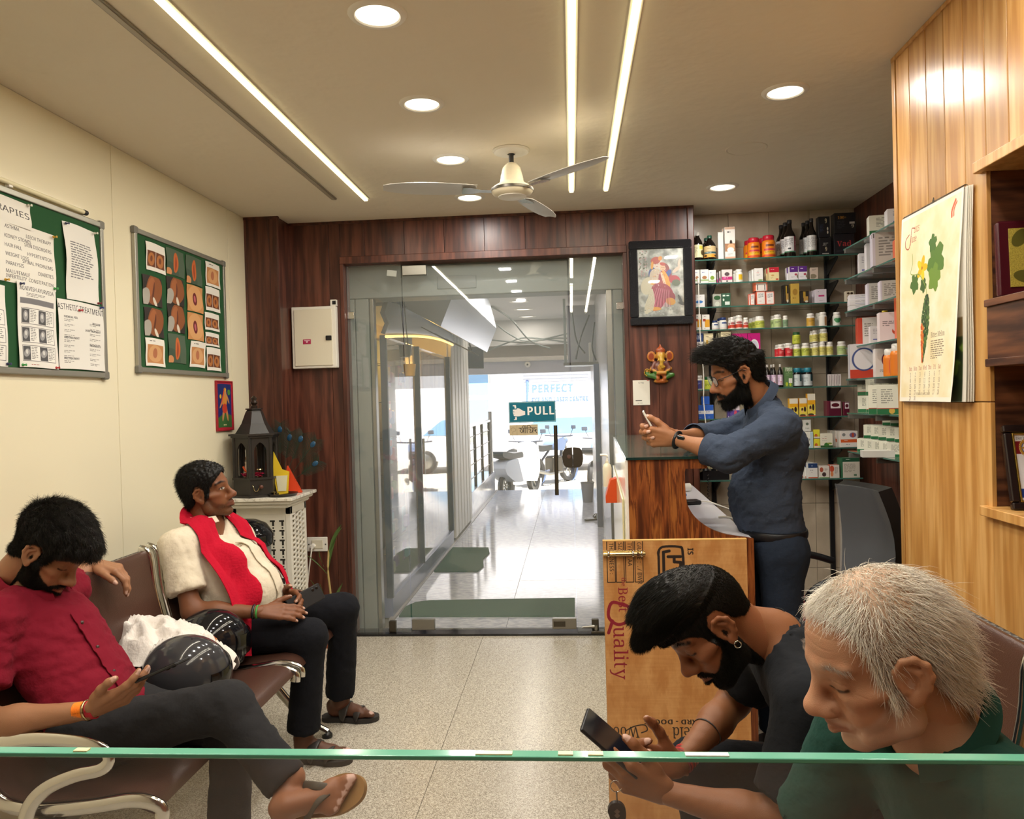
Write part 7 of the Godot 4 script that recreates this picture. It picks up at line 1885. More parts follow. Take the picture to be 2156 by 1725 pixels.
const STOCK := """
1|l|0.821|0.062|0.179|amber_cream|2|0.000|brown glass bottle with a cream label
1|l|0.896|0.076|0.158|amber_tan|2|0.000|brown glass bottle with a tan label and green cap
1|b|0.958|0.033|0.170|plain_white|1|0.000|narrow white carton
1|b|1.015|0.064|0.200|massage|2|0.000|tall white carton with a reclining figure
1|j|1.168|0.078|0.130|orange_jar|2|0.000|orange jar with a red lid
1|j|1.260|0.083|0.142|orange_jar|2|0.000|bigger orange jar with a red lid
1|w|1.389|0.069|0.233|wine_white|3|0.000|tall dark bottle with a white and crimson label
1|w|1.521|0.058|0.236|wine_plain|3|0.000|tall dark bottle with a plain white label
1|b|1.595|0.069|0.109|black9|1|0.000|black carton with a figure nine
1|b|1.590|0.069|0.127|black9s|1|0.112|black carton with a figure nine and side print
1|b|1.708|0.123|0.127|blackv|1|0.000|big black carton with red script
1|b|1.717|0.128|0.127|black100|1|0.130|big black carton with orange print
2|b|0.807|0.035|0.088|leafwhite|1|0.000|white carton with a brown picture
2|b|0.853|0.050|0.088|leafwhite|1|0.000|white carton with a brown picture and green foot
2|b|0.901|0.045|0.082|leafgreen|1|0.000|white carton with a green picture
2|b|0.992|0.065|0.082|pinkband|3|0.000|white carton with a pink band
2|j|1.070|0.046|0.082|white_yellow|2|0.000|white jar with a yellow patch
2|b|1.186|0.052|0.082|whitered|3|0.000|white carton with faint red print
2|b|1.280|0.061|0.085|redcream|2|0.000|red and cream carton
2|b|1.400|0.052|0.085|purple|2|0.000|purple and white carton, leftmost
2|b|1.455|0.052|0.085|purple|1|0.000|purple and white carton, rightmost
2|b|1.524|0.046|0.073|beige|1|0.000|beige carton
3|b|0.820|0.062|0.079|blueoval|1|0.000|white carton with a blue oval
3|b|0.928|0.051|0.079|greygreen|1|0.000|grey carton with a green oval
3|b|0.983|0.055|0.082|darkgreen|1|0.000|dark green carton
3|b|1.144|0.026|0.073|redframe|2|0.000|narrow red-edged white carton
3|b|1.196|0.055|0.085|redframe|2|0.000|red-edged white carton, leftmost
3|b|1.252|0.052|0.082|redframe|1|0.000|red-edged white carton, rightmost
3|b|1.199|0.078|0.055|redframe2|1|0.088|red-edged white carton lying on two others
3|b|1.353|0.029|0.121|blackgold|2|0.000|narrow black and gold carton
3|b|1.405|0.052|0.127|gold|1|0.000|gold carton with a brown emblem
3|b|1.463|0.052|0.079|blackgold|1|0.000|black and gold carton
3|b|1.562|0.066|0.085|lilac|3|0.000|pale lilac carton with a pink mark
3|b|1.736|0.048|0.067|seeds|1|0.000|cream card with brown seed pictures
4|b|0.807|0.039|0.100|yellowpatch|1|0.000|white carton with a golden patch, leftmost
4|b|0.855|0.047|0.097|yellowpatch|1|0.000|white carton with a golden patch, rightmost
4|j|0.913|0.038|0.058|navy_jar|1|0.000|small white jar with a navy lid
4|j|0.964|0.046|0.076|navy_jar|2|0.000|white jar with a navy lid
4|j|1.019|0.029|0.076|red_jar|2|0.000|white bottle with a red label, leftmost
4|j|1.062|0.044|0.085|red_jar|2|0.000|white bottle with a red label, rightmost
4|j|1.103|0.032|0.070|red_jar|1|0.000|white bottle with a grey and red label
4|j|1.191|0.058|0.076|lime_jar|3|0.000|white jar with a lime label
4|j|1.300|0.049|0.082|green_jar|2|0.000|white jar with a pale green label
4|j|1.346|0.032|0.073|dkgreen_jar|1|0.000|white jar with a dusky green label
4|j|1.502|0.049|0.082|gold_jar|1|0.000|white jar with a gold label
4|j|1.576|0.048|0.088|tan_jar|2|0.000|white jar with a tan label
4|j|1.661|0.049|0.085|heart_jar|1|0.000|white jar with a green heart
5|b|0.809|0.056|0.164|vasu|1|0.000|navy and white tall carton
5|b|0.869|0.058|0.161|yellowfig|1|0.000|cream tall carton with red figures
5|b|0.976|0.062|0.167|yellowfig|3|0.000|cream tall carton with gold print
5|b|1.063|0.090|0.155|magenta|1|0.000|magenta box with a white disc, leftmost
5|b|1.149|0.076|0.155|magenta|1|0.000|magenta box with a white disc, rightmost
5|j|1.315|0.041|0.079|redlab_jar|2|0.000|white jar with a red label, leftmost
5|j|1.364|0.047|0.085|redlab_jar|2|0.000|white jar with a red label, rightmost
5|j|1.413|0.041|0.076|lime_jar|2|0.000|white jar with a lime label, leftmost
5|j|1.466|0.049|0.082|lime_jar|2|0.000|white jar with a lime label, rightmost
5|j|1.413|0.049|0.073|limegreen_jar|1|0.079|lime jar with a dark green lid on top of others
5|j|1.526|0.038|0.079|yellow_jar|2|0.000|white jar with a pale yellow label, leftmost
5|j|1.568|0.040|0.085|yellow_jar|2|0.000|white jar with a pale yellow label, second from left
5|j|1.612|0.043|0.085|yellow_jar|1|0.000|white jar with a pale yellow label, rightmost
5|j|1.523|0.032|0.073|yellow_jar|2|0.085|stacked white jar with a pale yellow label, leftmost
5|j|1.578|0.049|0.082|yellow_jar|2|0.085|stacked white jar with a pale yellow label, rightmost
5|j|1.687|0.055|0.085|green_jar|1|0.000|white jar with a pale green label
5|j|1.745|0.040|0.061|yellow_jar|1|0.000|low jar with a gold label
6|j|0.807|0.050|0.088|purplejar|1|0.000|white jar with a purple label
6|j|0.863|0.050|0.079|limegreen_jar|1|0.000|lime jar with a dark green lid
6|l|1.229|0.034|0.145|lilac_bottle|2|0.000|dark bottle with a lilac label, leftmost
6|l|1.268|0.032|0.145|lilac_bottle|2|0.000|dark bottle with a lilac label, second from left
6|l|1.307|0.034|0.145|lilac_bottle|1|0.000|dark bottle with a lilac label, rightmost
6|b|1.354|0.050|0.124|phyto|1|0.000|green carton with a white side
6|j|1.414|0.052|0.118|teal_jar|2|0.000|black jar with a teal lid, leftmost
6|j|1.478|0.057|0.118|teal_jar|2|0.000|black jar with a teal lid, rightmost
6|b|1.603|0.017|0.073|slimwhite|1|0.000|slim white carton, leftmost
6|b|1.623|0.017|0.073|slimwhite|1|0.000|slim white carton, second from left
6|b|1.643|0.017|0.073|slimwhite|1|0.000|slim white carton, third from left
6|b|1.663|0.017|0.073|slimwhite|1|0.000|slim white carton, rightmost
7|b|0.807|0.053|0.088|bluebox|1|0.000|bright blue carton with a white band, leftmost
7|b|0.862|0.054|0.088|bluebox|1|0.000|bright blue carton with a white band, rightmost
7|b|0.841|0.050|0.052|plainblue|1|0.091|small bright blue carton on top of two others
7|b|1.021|0.058|0.079|purplepink|2|0.000|white carton with a purple and pink picture
7|b|1.381|0.052|0.115|yellowhair|1|0.000|yellow and white carton with two heads, leftmost
7|b|1.439|0.046|0.115|yellowhair|1|0.000|yellow and white carton with two heads, rightmost
7|b|1.489|0.048|0.142|yellowhair|1|0.000|taller yellow carton with two heads
7|b|1.625|0.086|0.094|maroon|1|0.000|maroon carton with a white label
7|b|1.699|0.037|0.085|maroon|1|0.000|small maroon and white carton
8|b|1.459|0.072|0.100|icare|1|0.000|pale carton lettered in grey with a blue corner
8|b|1.460|0.046|0.073|icare2|1|0.103|small pale carton on top of another
8|b|1.517|0.036|0.055|yellowdot|1|0.000|yellow carton with an orange dot
8|b|1.517|0.036|0.055|yellowdot|1|0.058|yellow carton with an orange dot on top of its twin
8|b|1.575|0.075|0.088|greenfoot|1|0.000|cream carton with a leafy green foot
8|b|1.712|0.103|0.100|orangeband|3|0.000|white carton with an orange band and a shell picture
9|b|1.488|0.058|0.094|navytop|3|0.000|white carton with a navy top
9|b|1.556|0.063|0.076|floral|1|0.000|white carton with a floral picture
9|b|1.620|0.058|0.082|floralred|1|0.000|white carton with a red flower picture
9|b|1.716|0.112|0.124|greentop|1|0.000|big white carton with a dark green top"""
# ---------- smooth bodies: tapered capsules joined by a smooth minimum and meshed as surface nets ----------

class MD:
	var v := PackedVector3Array()
	var n := PackedVector3Array()
	var c := PackedColorArray()
	var i := PackedInt32Array()
	func add(o: MD) -> MD:
		var k := v.size()
		v.append_array(o.v)
		n.append_array(o.n)
		c.append_array(o.c)
		var j := o.i.duplicate()
		for q in j.size(): j[q] += k
		i.append_array(j)
		return self
	func moved(t: Transform3D) -> MD:
		for k in v.size():
			v[k] = t*v[k]
			n[k] = (t.basis*n[k]).normalized()
		return self
	func normals() -> MD:
		n.resize(v.size())
		n.fill(Vector3.ZERO)
		for k in range(0,i.size(),3):
			var a := i[k]
			var b := i[k + 1]
			var d := i[k + 2]
			var q := (v[d] - v[a]).cross(v[b] - v[a])
			n[a] += q
			n[b] += q
			n[d] += q
		for k in v.size(): n[k] = n[k].normalized()
		return self
	func relax(times := 1) -> MD:
		for r in times:
			var s := PackedVector3Array()
			s.resize(v.size())
			var w := PackedInt32Array()
			w.resize(v.size())
			for k in range(0,i.size(),3):
				var a := i[k]
				var b := i[k + 1]
				var d := i[k + 2]
				s[a] += v[b] + v[d]
				s[b] += v[a] + v[d]
				s[d] += v[a] + v[b]
				w[a] += 2
				w[b] += 2
				w[d] += 2
			for k in v.size():
				if w[k] > 0: v[k] = v[k].lerp(s[k]/w[k],0.5)
		return self
	# each triangle becomes four
	func split() -> MD:
		var mid := {}
		var j := PackedInt32Array()
		for k in range(0,i.size(),3):
			var m := [0,0,0]
			for e in 3:
				var a := i[k + e]
				var b := i[k + (e + 1) % 3]
				var key := mini(a,b)*1000000 + maxi(a,b)
				if not mid.has(key):
					mid[key] = v.size()
					var q := (v[a] + v[b])*0.5
					var nn := (n[a] + n[b]).normalized()
					v.append(q + nn*0.125*(n[a] - n[b]).dot(v[b] - v[a])*-1.0)
					n.append(nn)
				m[e] = mid[key]
			j.append_array([i[k],m[0],m[2],m[0],i[k + 1],m[1],m[2],m[1],i[k + 2],m[0],m[1],m[2]])
		i = j
		return self
	func on_surface(p: Vector3,dir: Vector3,r := 0.012) -> Vector3:
		var best := p
		var far := -1e9
		for k in range(0,v.size(),2):
			var w := v[k] - p
			var t := w.dot(dir)
			if t > far and (w - dir*t).length_squared() < r*r:
				far = t
		return p + dir*far if far > -1e8 else p
	func tint(col: Color) -> MD:
		c.resize(v.size())
		c.fill(col)
		return self
	func mesh(from := Vector3.ZERO) -> ArrayMesh:
		var a := []
		a.resize(Mesh.ARRAY_MAX)
		var q := v.duplicate()
		for k in q.size(): q[k] -= from
		a[Mesh.ARRAY_VERTEX] = q
		a[Mesh.ARRAY_NORMAL] = n
		if c.size() == v.size(): a[Mesh.ARRAY_COLOR] = c
		a[Mesh.ARRAY_INDEX] = i
		var m := ArrayMesh.new()
		m.add_surface_from_arrays(Mesh.PRIMITIVE_TRIANGLES,a)
		return m

class F3:
	var o: Vector3
	var h: float
	var nx: int
	var ny: int
	var nz: int
	var K: float
	var f := PackedFloat32Array()
	func _init(lo: Vector3,hi: Vector3,cell: float,k: float) -> void:
		o = lo
		h = cell
		K = k
		nx = int((hi.x - lo.x)/h) + 2
		ny = int((hi.y - lo.y)/h) + 2
		nz = int((hi.z - lo.z)/h) + 2
		f.resize(nx*ny*nz)
	# w < 0 hollows; cut 1 or 2 ends the capsule flat at a or b (3 both); mode 1 carves hard
	func cap(a: Vector3,b: Vector3,ra: float,rb: float,fl := Vector3.ZERO,s := 1.0,w := 1.0,cut := 0,carve := false) -> F3:
		var m := 4.2/K
		var rm := maxf(ra,rb)*maxf(1.0,s) + m
		var lo := a.min(b) - Vector3(rm,rm,rm)
		var hi := a.max(b) + Vector3(rm,rm,rm)
		var x0 := maxi(0,int((lo.x - o.x)/h))
		var y0 := maxi(0,int((lo.y - o.y)/h))
		var z0 := maxi(0,int((lo.z - o.z)/h))
		var x1 := mini(nx - 1,int((hi.x - o.x)/h) + 1)
		var y1 := mini(ny - 1,int((hi.y - o.y)/h) + 1)
		var z1 := mini(nz - 1,int((hi.z - o.z)/h) + 1)
		var ba := b - a
		var L2 := maxf(ba.length_squared(),1e-9)
		var L := sqrt(L2)
		var iv := 1.0/s - 1.0
		var dr := rb - ra
		for z in range(z0,z1 + 1):
			for y in range(y0,y1 + 1):
				var p := Vector3(x0*h,y*h,z*h) + o - a
				var k := (z*ny + y)*nx + x0
				for x in range(x0,x1 + 1):
					var t := p.dot(ba)/L2
					var tc := clampf(t,0.0,1.0)
					var q := p - ba*tc
					if iv != 0.0: q += fl*(q.dot(fl)*iv)
					var d := q.length() - ra - dr*tc
					if cut > 0 and d < m:
						if cut & 1: d = maxf(d,-t*L)
						if cut & 2: d = maxf(d,(t - 1.0)*L)
					if d < m:
						if carve: f[k] = minf(f[k],exp(K*d))
						else: f[k] += w*exp(-K*d)
					p.x += h
					k += 1
		return self
	func ell(ce: Vector3,r: Vector3,w := 1.0,bs := Basis()) -> F3:
		var m := 4.2/K
		var rm := maxf(r.x,maxf(r.y,r.z)) + m
		var x0 := maxi(0,int((ce.x - rm - o.x)/h))
		var y0 := maxi(0,int((ce.y - rm - o.y)/h))
		var z0 := maxi(0,int((ce.z - rm - o.z)/h))
		var x1 := mini(nx - 1,int((ce.x + rm - o.x)/h) + 1)
		var y1 := mini(ny - 1,int((ce.y + rm - o.y)/h) + 1)
		var z1 := mini(nz - 1,int((ce.z + rm - o.z)/h) + 1)
		var inv := bs.transposed()
		for z in range(z0,z1 + 1):
			for y in range(y0,y1 + 1):
				for x in range(x0,x1 + 1):
					var p := inv*(Vector3(x*h,y*h,z*h) + o - ce)
					var q := p/r
					var k0 := q.length()
					var k1 := (q/r).length()
					var d := k0*(k0 - 1.0)/maxf(k1,1e-6)
					if d < m: f[(z*ny + y)*nx + x] += w*exp(-K*maxf(d,-0.12))
		return self
	func net() -> MD:
		var r := MD.new()
		var id := PackedInt32Array()
		id.resize(nx*ny*nz)
		var nxy := nx*ny
		var off := [0,1,nx,nx + 1,nxy,nxy + 1,nxy + nx,nxy + nx + 1]
		var ed := [0,1,2,3,4,5,6,7,0,2,1,3,4,6,5,7,0,4,1,5,2,6,3,7]
		var g := PackedFloat32Array()
		g.resize(8)
		for z in nz - 1:
			for y in ny - 1:
				var k := (z*ny + y)*nx
				for x in nx - 1:
					var c := 0
					if f[k] > 1.0: c += 1
					if f[k + 1] > 1.0: c += 1
					if f[k + nx] > 1.0: c += 1
					if f[k + nx + 1] > 1.0: c += 1
					if f[k + nxy] > 1.0: c += 1
					if f[k + nxy + 1] > 1.0: c += 1
					if f[k + nxy + nx] > 1.0: c += 1
					if f[k + nxy + nx + 1] > 1.0: c += 1
					if c > 0 and c < 8:
						for e in 8: g[e] = log(maxf(f[k + off[e]],1e-7))
						var s := Vector3.ZERO
						var m := 0
						for e in range(0,24,2):
							var a: int = ed[e]
							var b: int = ed[e + 1]
							if (g[a] > 0.0) != (g[b] > 0.0):
								var t := g[a]/(g[a] - g[b])
								s += Vector3(a & 1,(a >> 1) & 1,a >> 2).lerp(Vector3(b & 1,(b >> 1) & 1,b >> 2),t)
								m += 1
						id[k] = r.v.size() + 1
						r.v.append(o + (Vector3(x,y,z) + s/maxi(m,1))*h)
					k += 1
		for z in range(1,nz - 1):
			for y in range(1,ny - 1):
				var k := (z*ny + y)*nx + 1
				for x in range(1,nx - 1):
					var si := f[k] > 1.0
					if si != (f[k + 1] > 1.0): quad(r,si,id[k - nx - nxy],id[k - nxy],id[k],id[k - nx])
					if si != (f[k + nx] > 1.0): quad(r,si,id[k - nxy - 1],id[k - 1],id[k],id[k - nxy])
					if si != (f[k + nxy] > 1.0): quad(r,si,id[k - 1 - nx],id[k - nx],id[k],id[k - 1])
					k += 1
		return r.normals()
	func quad(r: MD,inside: bool,a: int,b: int,c: int,d: int) -> void:
		if a == 0 or b == 0 or c == 0 or d == 0: return
		if inside: r.i.append_array([a - 1,c - 1,b - 1,a - 1,d - 1,c - 1])
		else: r.i.append_array([a - 1,b - 1,c - 1,a - 1,c - 1,d - 1])

func bounds(pts: Array,grow: float) -> Array:
	var lo: Vector3 = pts[0]
	var hi: Vector3 = pts[0]
	for p in pts:
		lo = lo.min(p)
		hi = hi.max(p)
	return [lo - Vector3.ONE*grow,hi + Vector3.ONE*grow]

func lin(c: Color) -> Color:
	return c.srgb_to_linear()

func seg_d(p: Vector3,a: Vector3,b: Vector3) -> float:
	var ba := b - a
	return (p - a - ba*clampf((p - a).dot(ba)/ba.length_squared(),0,1)).length()

func pw(x: float,pts: Array) -> float:
	if x <= pts[0][0]: return pts[0][1]
	for k in range(1,pts.size()):
		if x < pts[k][0]:
			return lerpf(pts[k - 1][1],pts[k][1],(x - pts[k - 1][0])/(pts[k][0] - pts[k - 1][0]))
	return pts[-1][1]
# ---------- heads: x forward,y up,z to the right,origin between the ear canals ----------

func head_mesh(S: Dictionary) -> MD:
	var g := F3.new(Vector3(-0.125,-0.15,-0.1),Vector3(0.15,0.145,0.1),S.cell,180.0)
	var fat: float = S.get("fat",0.0)
	var nose: float = S.get("nose",1.0)
	g.ell(Vector3(-0.013,0.034,0),Vector3(0.089,0.086,0.071))
	g.ell(Vector3(0.038,0.048,0),Vector3(0.044,0.048,0.054))
	g.ell(Vector3(0.036,-0.02,0),Vector3(0.042,0.062,0.052))
	g.ell(Vector3(0.056,-0.058,0),Vector3(0.032,0.03,0.028))
	g.ell(Vector3(0.024,-0.066,0),Vector3(0.046,0.03,0.042 + fat*0.3))
	g.cap(Vector3(0.0766,0.03,-0.014),Vector3(0.0766,0.03,0.014),0.009,0.009)
	for s in [-1.0,1.0]:
		g.cap(Vector3(0.076,0.032,s*0.014),Vector3(0.062,0.034,s*0.048),0.0085,0.007)
		g.cap(Vector3(0.061,-0.014,s*0.04),Vector3(0.03,-0.008,s*0.062),0.0145,0.009)
		g.ell(Vector3(0.048,-0.042,s*0.03),Vector3(0.03,0.03,0.022 + fat))
		g.cap(Vector3(0.004,-0.04,s*0.051),Vector3(0.012,-0.068,s*0.046),0.014 + fat*0.5,0.015 + fat)
		g.cap(Vector3(0.012,-0.07,s*0.044),Vector3(0.064,-0.095,s*0.014),0.0145 + fat,0.0145)
		g.ell(Vector3(0.086,0.011,s*0.037),Vector3(0.011,0.009,0.013),-0.55)
		g.ell(Vector3(0.07,0.01,s*0.012),Vector3(0.014,0.014,0.01))
		g.ell(Vector3(0.0685,0.0105,s*0.0325),Vector3(0.0135,0.0115,0.0145),1.0)
		g.ell(Vector3(0.093,-0.034,s*0.0135*nose),Vector3(0.012,0.0085,0.0075)*nose)
		g.ell(Vector3(0.101,-0.0435,s*0.007),Vector3(0.006,0.0035,0.0035),-2.2)
		g.cap(Vector3(0.097,-0.0545,s*0.002),Vector3(0.081,-0.0605,s*0.023),0.0052,0.003)
		g.cap(Vector3(0.0945,-0.0665,s*0.001),Vector3(0.081,-0.0625,s*0.021),0.0062,0.003)
		g.cap(Vector3(0.103,-0.0605,s*0.001),Vector3(0.085,-0.0615,s*0.026),0.0016,0.0016,Vector3.ZERO,1.0,-0.8)
	g.cap(Vector3(0.0815,0.018,0),Vector3(0.105,-0.022,0),0.0062*nose,0.0095*nose)
	g.ell(Vector3(0.1065,-0.0285,0),Vector3(0.0125,0.0105,0.0115)*nose)
	g.cap(Vector3(0.1,-0.037,0),Vector3(0.09,-0.046,0),0.005,0.005)
	g.ell(Vector3(0.0735,-0.0945,0),Vector3(0.0165,0.015,0.018))
	g.cap(Vector3(0.09,-0.077,-0.012),Vector3(0.09,-0.077,0.012),0.004,0.004,Vector3.ZERO,1.0,-0.5)
	g.cap(Vector3(-0.035,-0.02,0),Vector3(-0.04,-0.1,0),0.05,0.05)
	if S.get("old",false):
		for s in [-1.0,1.0]:
			g.cap(Vector3(0.09,-0.03,s*0.026),Vector3(0.078,-0.062,s*0.034),0.0026,0.0022,Vector3.ZERO,1.0,-0.55)
			g.cap(Vector3(0.079,-0.001,s*0.022),Vector3(0.068,-0.004,s*0.046),0.0022,0.0018,Vector3.ZERO,1.0,-0.5)
			g.ell(Vector3(0.071,-0.006,s*0.036),Vector3(0.0105,0.0075,0.014),0.5)
			g.ell(Vector3(0.05,-0.076,s*0.034),Vector3(0.026,0.018,0.014),0.8)
			g.cap(Vector3(0.066,0.03,s*0.05),Vector3(0.058,0.012,s*0.056),0.0022,0.002,Vector3.ZERO,1.0,-0.4)
		for k in 3:
			g.cap(Vector3(0.087 - k*0.003,0.052 + k*0.013,-0.03),Vector3(0.087 - k*0.003,0.052 + k*0.013,0.03),0.0016,0.0016,Vector3.ZERO,1.0,-0.2)
	var m := g.net().relax(1).normals()
	if S.get("fine",false): m.split()
	for k in m.v.size(): m.v[k] += m.n[k]*face_detail(m.v[k],S)
	m.normals()
	m.add(ear_mesh(1.0,S.get("ear",1.0),S.cell)).add(ear_mesh(-1.0,S.get("ear",1.0),S.cell))
	var skin := lin(S.skin)
	var dark := lin(S.hair)
	var lips := lin(S.get("lips",S.skin.darkened(0.3).lerp(Color(0.6,0.25,0.25),0.25)))
	var nz := FastNoiseLite.new()
	nz.frequency = 40.0
	nz.seed = 3
	m.c.resize(m.v.size())
	for k in m.v.size():
		var p := m.v[k]
		var az := absf(p.z)
		var col := skin
		col = col.lerp(skin*Color(1.12,0.86,0.82),0.35*clampf(nz.get_noise_3dv(p) + 0.5,0,1))
		col = col.lerp(skin*Color(1.1,0.82,0.78),0.5*exp(-pow((p - Vector3(0.11,-0.03,0)).length()/0.018,2)) + 0.3*exp(-pow((p - Vector3(0.06,-0.025,signf(p.z)*0.045)).length()/0.025,2)))
		col = col.lerp(lips,0.8*clampf(1.6 - minf(seg_d(Vector3(p.x,p.y,az),Vector3(0.1,-0.055,0),Vector3(0.084,-0.0605,0.022)),seg_d(Vector3(p.x,p.y,az),Vector3(0.099,-0.066,0),Vector3(0.084,-0.0625,0.02)))/0.0052,0,1))
		var q := Vector3(p.x,p.y,az)
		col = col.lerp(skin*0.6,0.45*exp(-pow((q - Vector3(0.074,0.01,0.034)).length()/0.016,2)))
		if S.get("open_eyes",false):
			var e := Vector2((az - 0.0325)/0.0115,(p.y - 0.0105)/0.0046).length()
			if p.x > 0.06: col = col.lerp(lin(Color(0.82,0.78,0.74)),clampf((1.15 - e)*5.0,0,1))
			if p.x > 0.06: col = col.lerp(Color(0.01,0.007,0.005),clampf((1.1 - Vector2(az - 0.036,p.y - 0.0115).length()/0.0048)*5.0,0,1))
		var lid := minf(seg_d(q,Vector3(0.08,0.006,0.021),Vector3(0.0815,0.0035,0.034)),seg_d(q,Vector3(0.0815,0.0035,0.034),Vector3(0.07,0.006,0.047)))
		if not S.get("open_eyes",false): col = col.lerp(lin(Color(0.05,0.035,0.03)),S.get("lash",0.85)*clampf(1.7 - lid/0.0022,0,1))
		else: col = col.lerp(lin(Color(0.05,0.035,0.03)),0.8*clampf(1.6 - minf(seg_d(q,Vector3(0.08,0.013,0.021),Vector3(0.081,0.0165,0.033)),seg_d(q,Vector3(0.081,0.0165,0.033),Vector3(0.07,0.013,0.047)))/0.0024,0,1))
		var brow := minf(seg_d(q,Vector3(0.086,0.034,0.014),Vector3(0.08,0.041,0.034)),seg_d(q,Vector3(0.08,0.041,0.034),Vector3(0.062,0.035,0.056)))
		col = col.lerp(lin(S.get("brow",S.hair)),S.get("brow_k",0.85)*clampf(1.5 - brow/0.0048,0,1))
		col = col.lerp(dark,S.get("beard_k",0.0)*beard_at(p,S))
		var sk: float = S.get("scalp_k",0.9)*hair_at(p,S)
		if S.has("fade"): sk *= lerpf(0.3,1.0,smoothstep(S.fade[0],S.fade[1],p.y - 0.25*minf(p.x,0.0)))
		col = col.lerp(lin(S.get("scalp",S.hair)),sk)
		m.c[k] = col
	return m
# fine relief of the face: eyelids,folds,wrinkles

func face_detail(p: Vector3,S: Dictionary) -> float:
	if p.x < 0.03: return 0.0
	var q := Vector3(p.x,p.y,absf(p.z))
	var r := 0.0
	var lid := minf(seg_d(q,Vector3(0.08,0.006,0.021),Vector3(0.0815,0.0035,0.034)),seg_d(q,Vector3(0.0815,0.0035,0.034),Vector3(0.07,0.006,0.047)))
	r -= 0.0011*exp(-pow(lid/0.0013,2))
	var crease := minf(seg_d(q,Vector3(0.08,0.0125,0.02),Vector3(0.0815,0.0185,0.033)),seg_d(q,Vector3(0.0815,0.0185,0.033),Vector3(0.07,0.0135,0.047)))
	r -= 0.0012*exp(-pow(crease/0.0016,2))
	r -= 0.0008*exp(-pow(seg_d(q,Vector3(0.103,-0.0605,0),Vector3(0.084,-0.0617,0.025))/0.0014,2))
	if S.get("old",false):
		r -= 0.0013*exp(-pow(minf(seg_d(q,Vector3(0.094,-0.03,0.022),Vector3(0.086,-0.05,0.031)),seg_d(q,Vector3(0.086,-0.05,0.031),Vector3(0.074,-0.066,0.036)))/0.0022,2))
		r -= 0.001*exp(-pow(minf(seg_d(q,Vector3(0.081,-0.003,0.018),Vector3(0.077,-0.0075,0.034)),seg_d(q,Vector3(0.077,-0.0075,0.034),Vector3(0.066,-0.003,0.047)))/0.0016,2))
		for k in 3:
			r -= 0.0006*exp(-pow(seg_d(q,Vector3(0.064,0.006 - k*0.003,0.05),Vector3(0.054,0.015 - k*0.011,0.06))/0.0012,2))
			r -= 0.00035*exp(-pow((p.y - 0.053 - k*0.011 - 0.003*sin(p.z*60.0 + k))/0.0014,2))*smoothstep(0.05,0.03,q.z)
		r -= 0.0008*exp(-pow(seg_d(q,Vector3(0.078,-0.066,0.027),Vector3(0.07,-0.082,0.031))/0.002,2))
	return r

func ear_mesh(s: float,sc: float,cell: float) -> MD:
	var g := F3.new(Vector3(-0.045,-0.05,0.055),Vector3(0.03,0.055,0.105),minf(cell,0.0022),420.0)
	var hx_ := [Vector3(0.012,0.004,0.071),Vector3(0.012,0.022,0.074),Vector3(0.001,0.034,0.08),Vector3(-0.013,0.033,0.085),Vector3(-0.024,0.02,0.0885),Vector3(-0.025,0.002,0.087),Vector3(-0.017,-0.014,0.083),Vector3(-0.007,-0.026,0.078)]
	for k in hx_.size() - 1: g.cap(hx_[k],hx_[k + 1],0.0042,0.0042)
	var an := [Vector3(-0.003,0.022,0.079),Vector3(-0.013,0.012,0.083),Vector3(-0.014,-0.004,0.082),Vector3(-0.006,-0.016,0.079)]
	for k in an.size() - 1: g.cap(an[k],an[k + 1],0.0034,0.0034)
	g.cap(Vector3(-0.006,0.018,0.0755),Vector3(-0.008,-0.01,0.0745),0.017,0.014,Vector3(0.3,0,0.95),0.18)
	g.ell(Vector3(0.001,-0.026,0.0765),Vector3(0.009,0.0105,0.0055))
	g.cap(Vector3(0.0105,0.001,0.0745),Vector3(0.0095,-0.008,0.0755),0.0042,0.0042)
	g.cap(Vector3(0.008,0.012,0.066),Vector3(0.002,-0.02,0.066),0.011,0.011)
	g.ell(Vector3(0.0,-0.001,0.0805),Vector3(0.0065,0.0085,0.006),-1.5)
	var m := g.net().relax(2)
	sc *= 0.94
	for k in m.v.size():
		m.v[k] = Vector3(m.v[k].x*sc,m.v[k].y*sc - 0.001,s*(0.07 + (m.v[k].z - 0.07)*0.8))
	if s < 0:
		for k in range(0,m.i.size(),3):
			var t := m.i[k]
			m.i[k] = m.i[k + 1]
			m.i[k + 1] = t
	return m.normals()

func in_ear(p: Vector3) -> bool:
	return absf(p.z) > 0.0745 and p.x > -0.035 and p.x < 0.02 and p.y < 0.042 and p.y > -0.042
# 1 where the scalp carries hair: above a line given by x

func hair_at(p: Vector3,S: Dictionary) -> float:
	if in_ear(p): return 0.0
	var y: float = pw(p.x,S.hairline)
	if p.x > 0.04: y -= S.get("peak",0.0)*(absf(p.z) - 0.03)
	return smoothstep(-0.006,0.006,p.y - y)

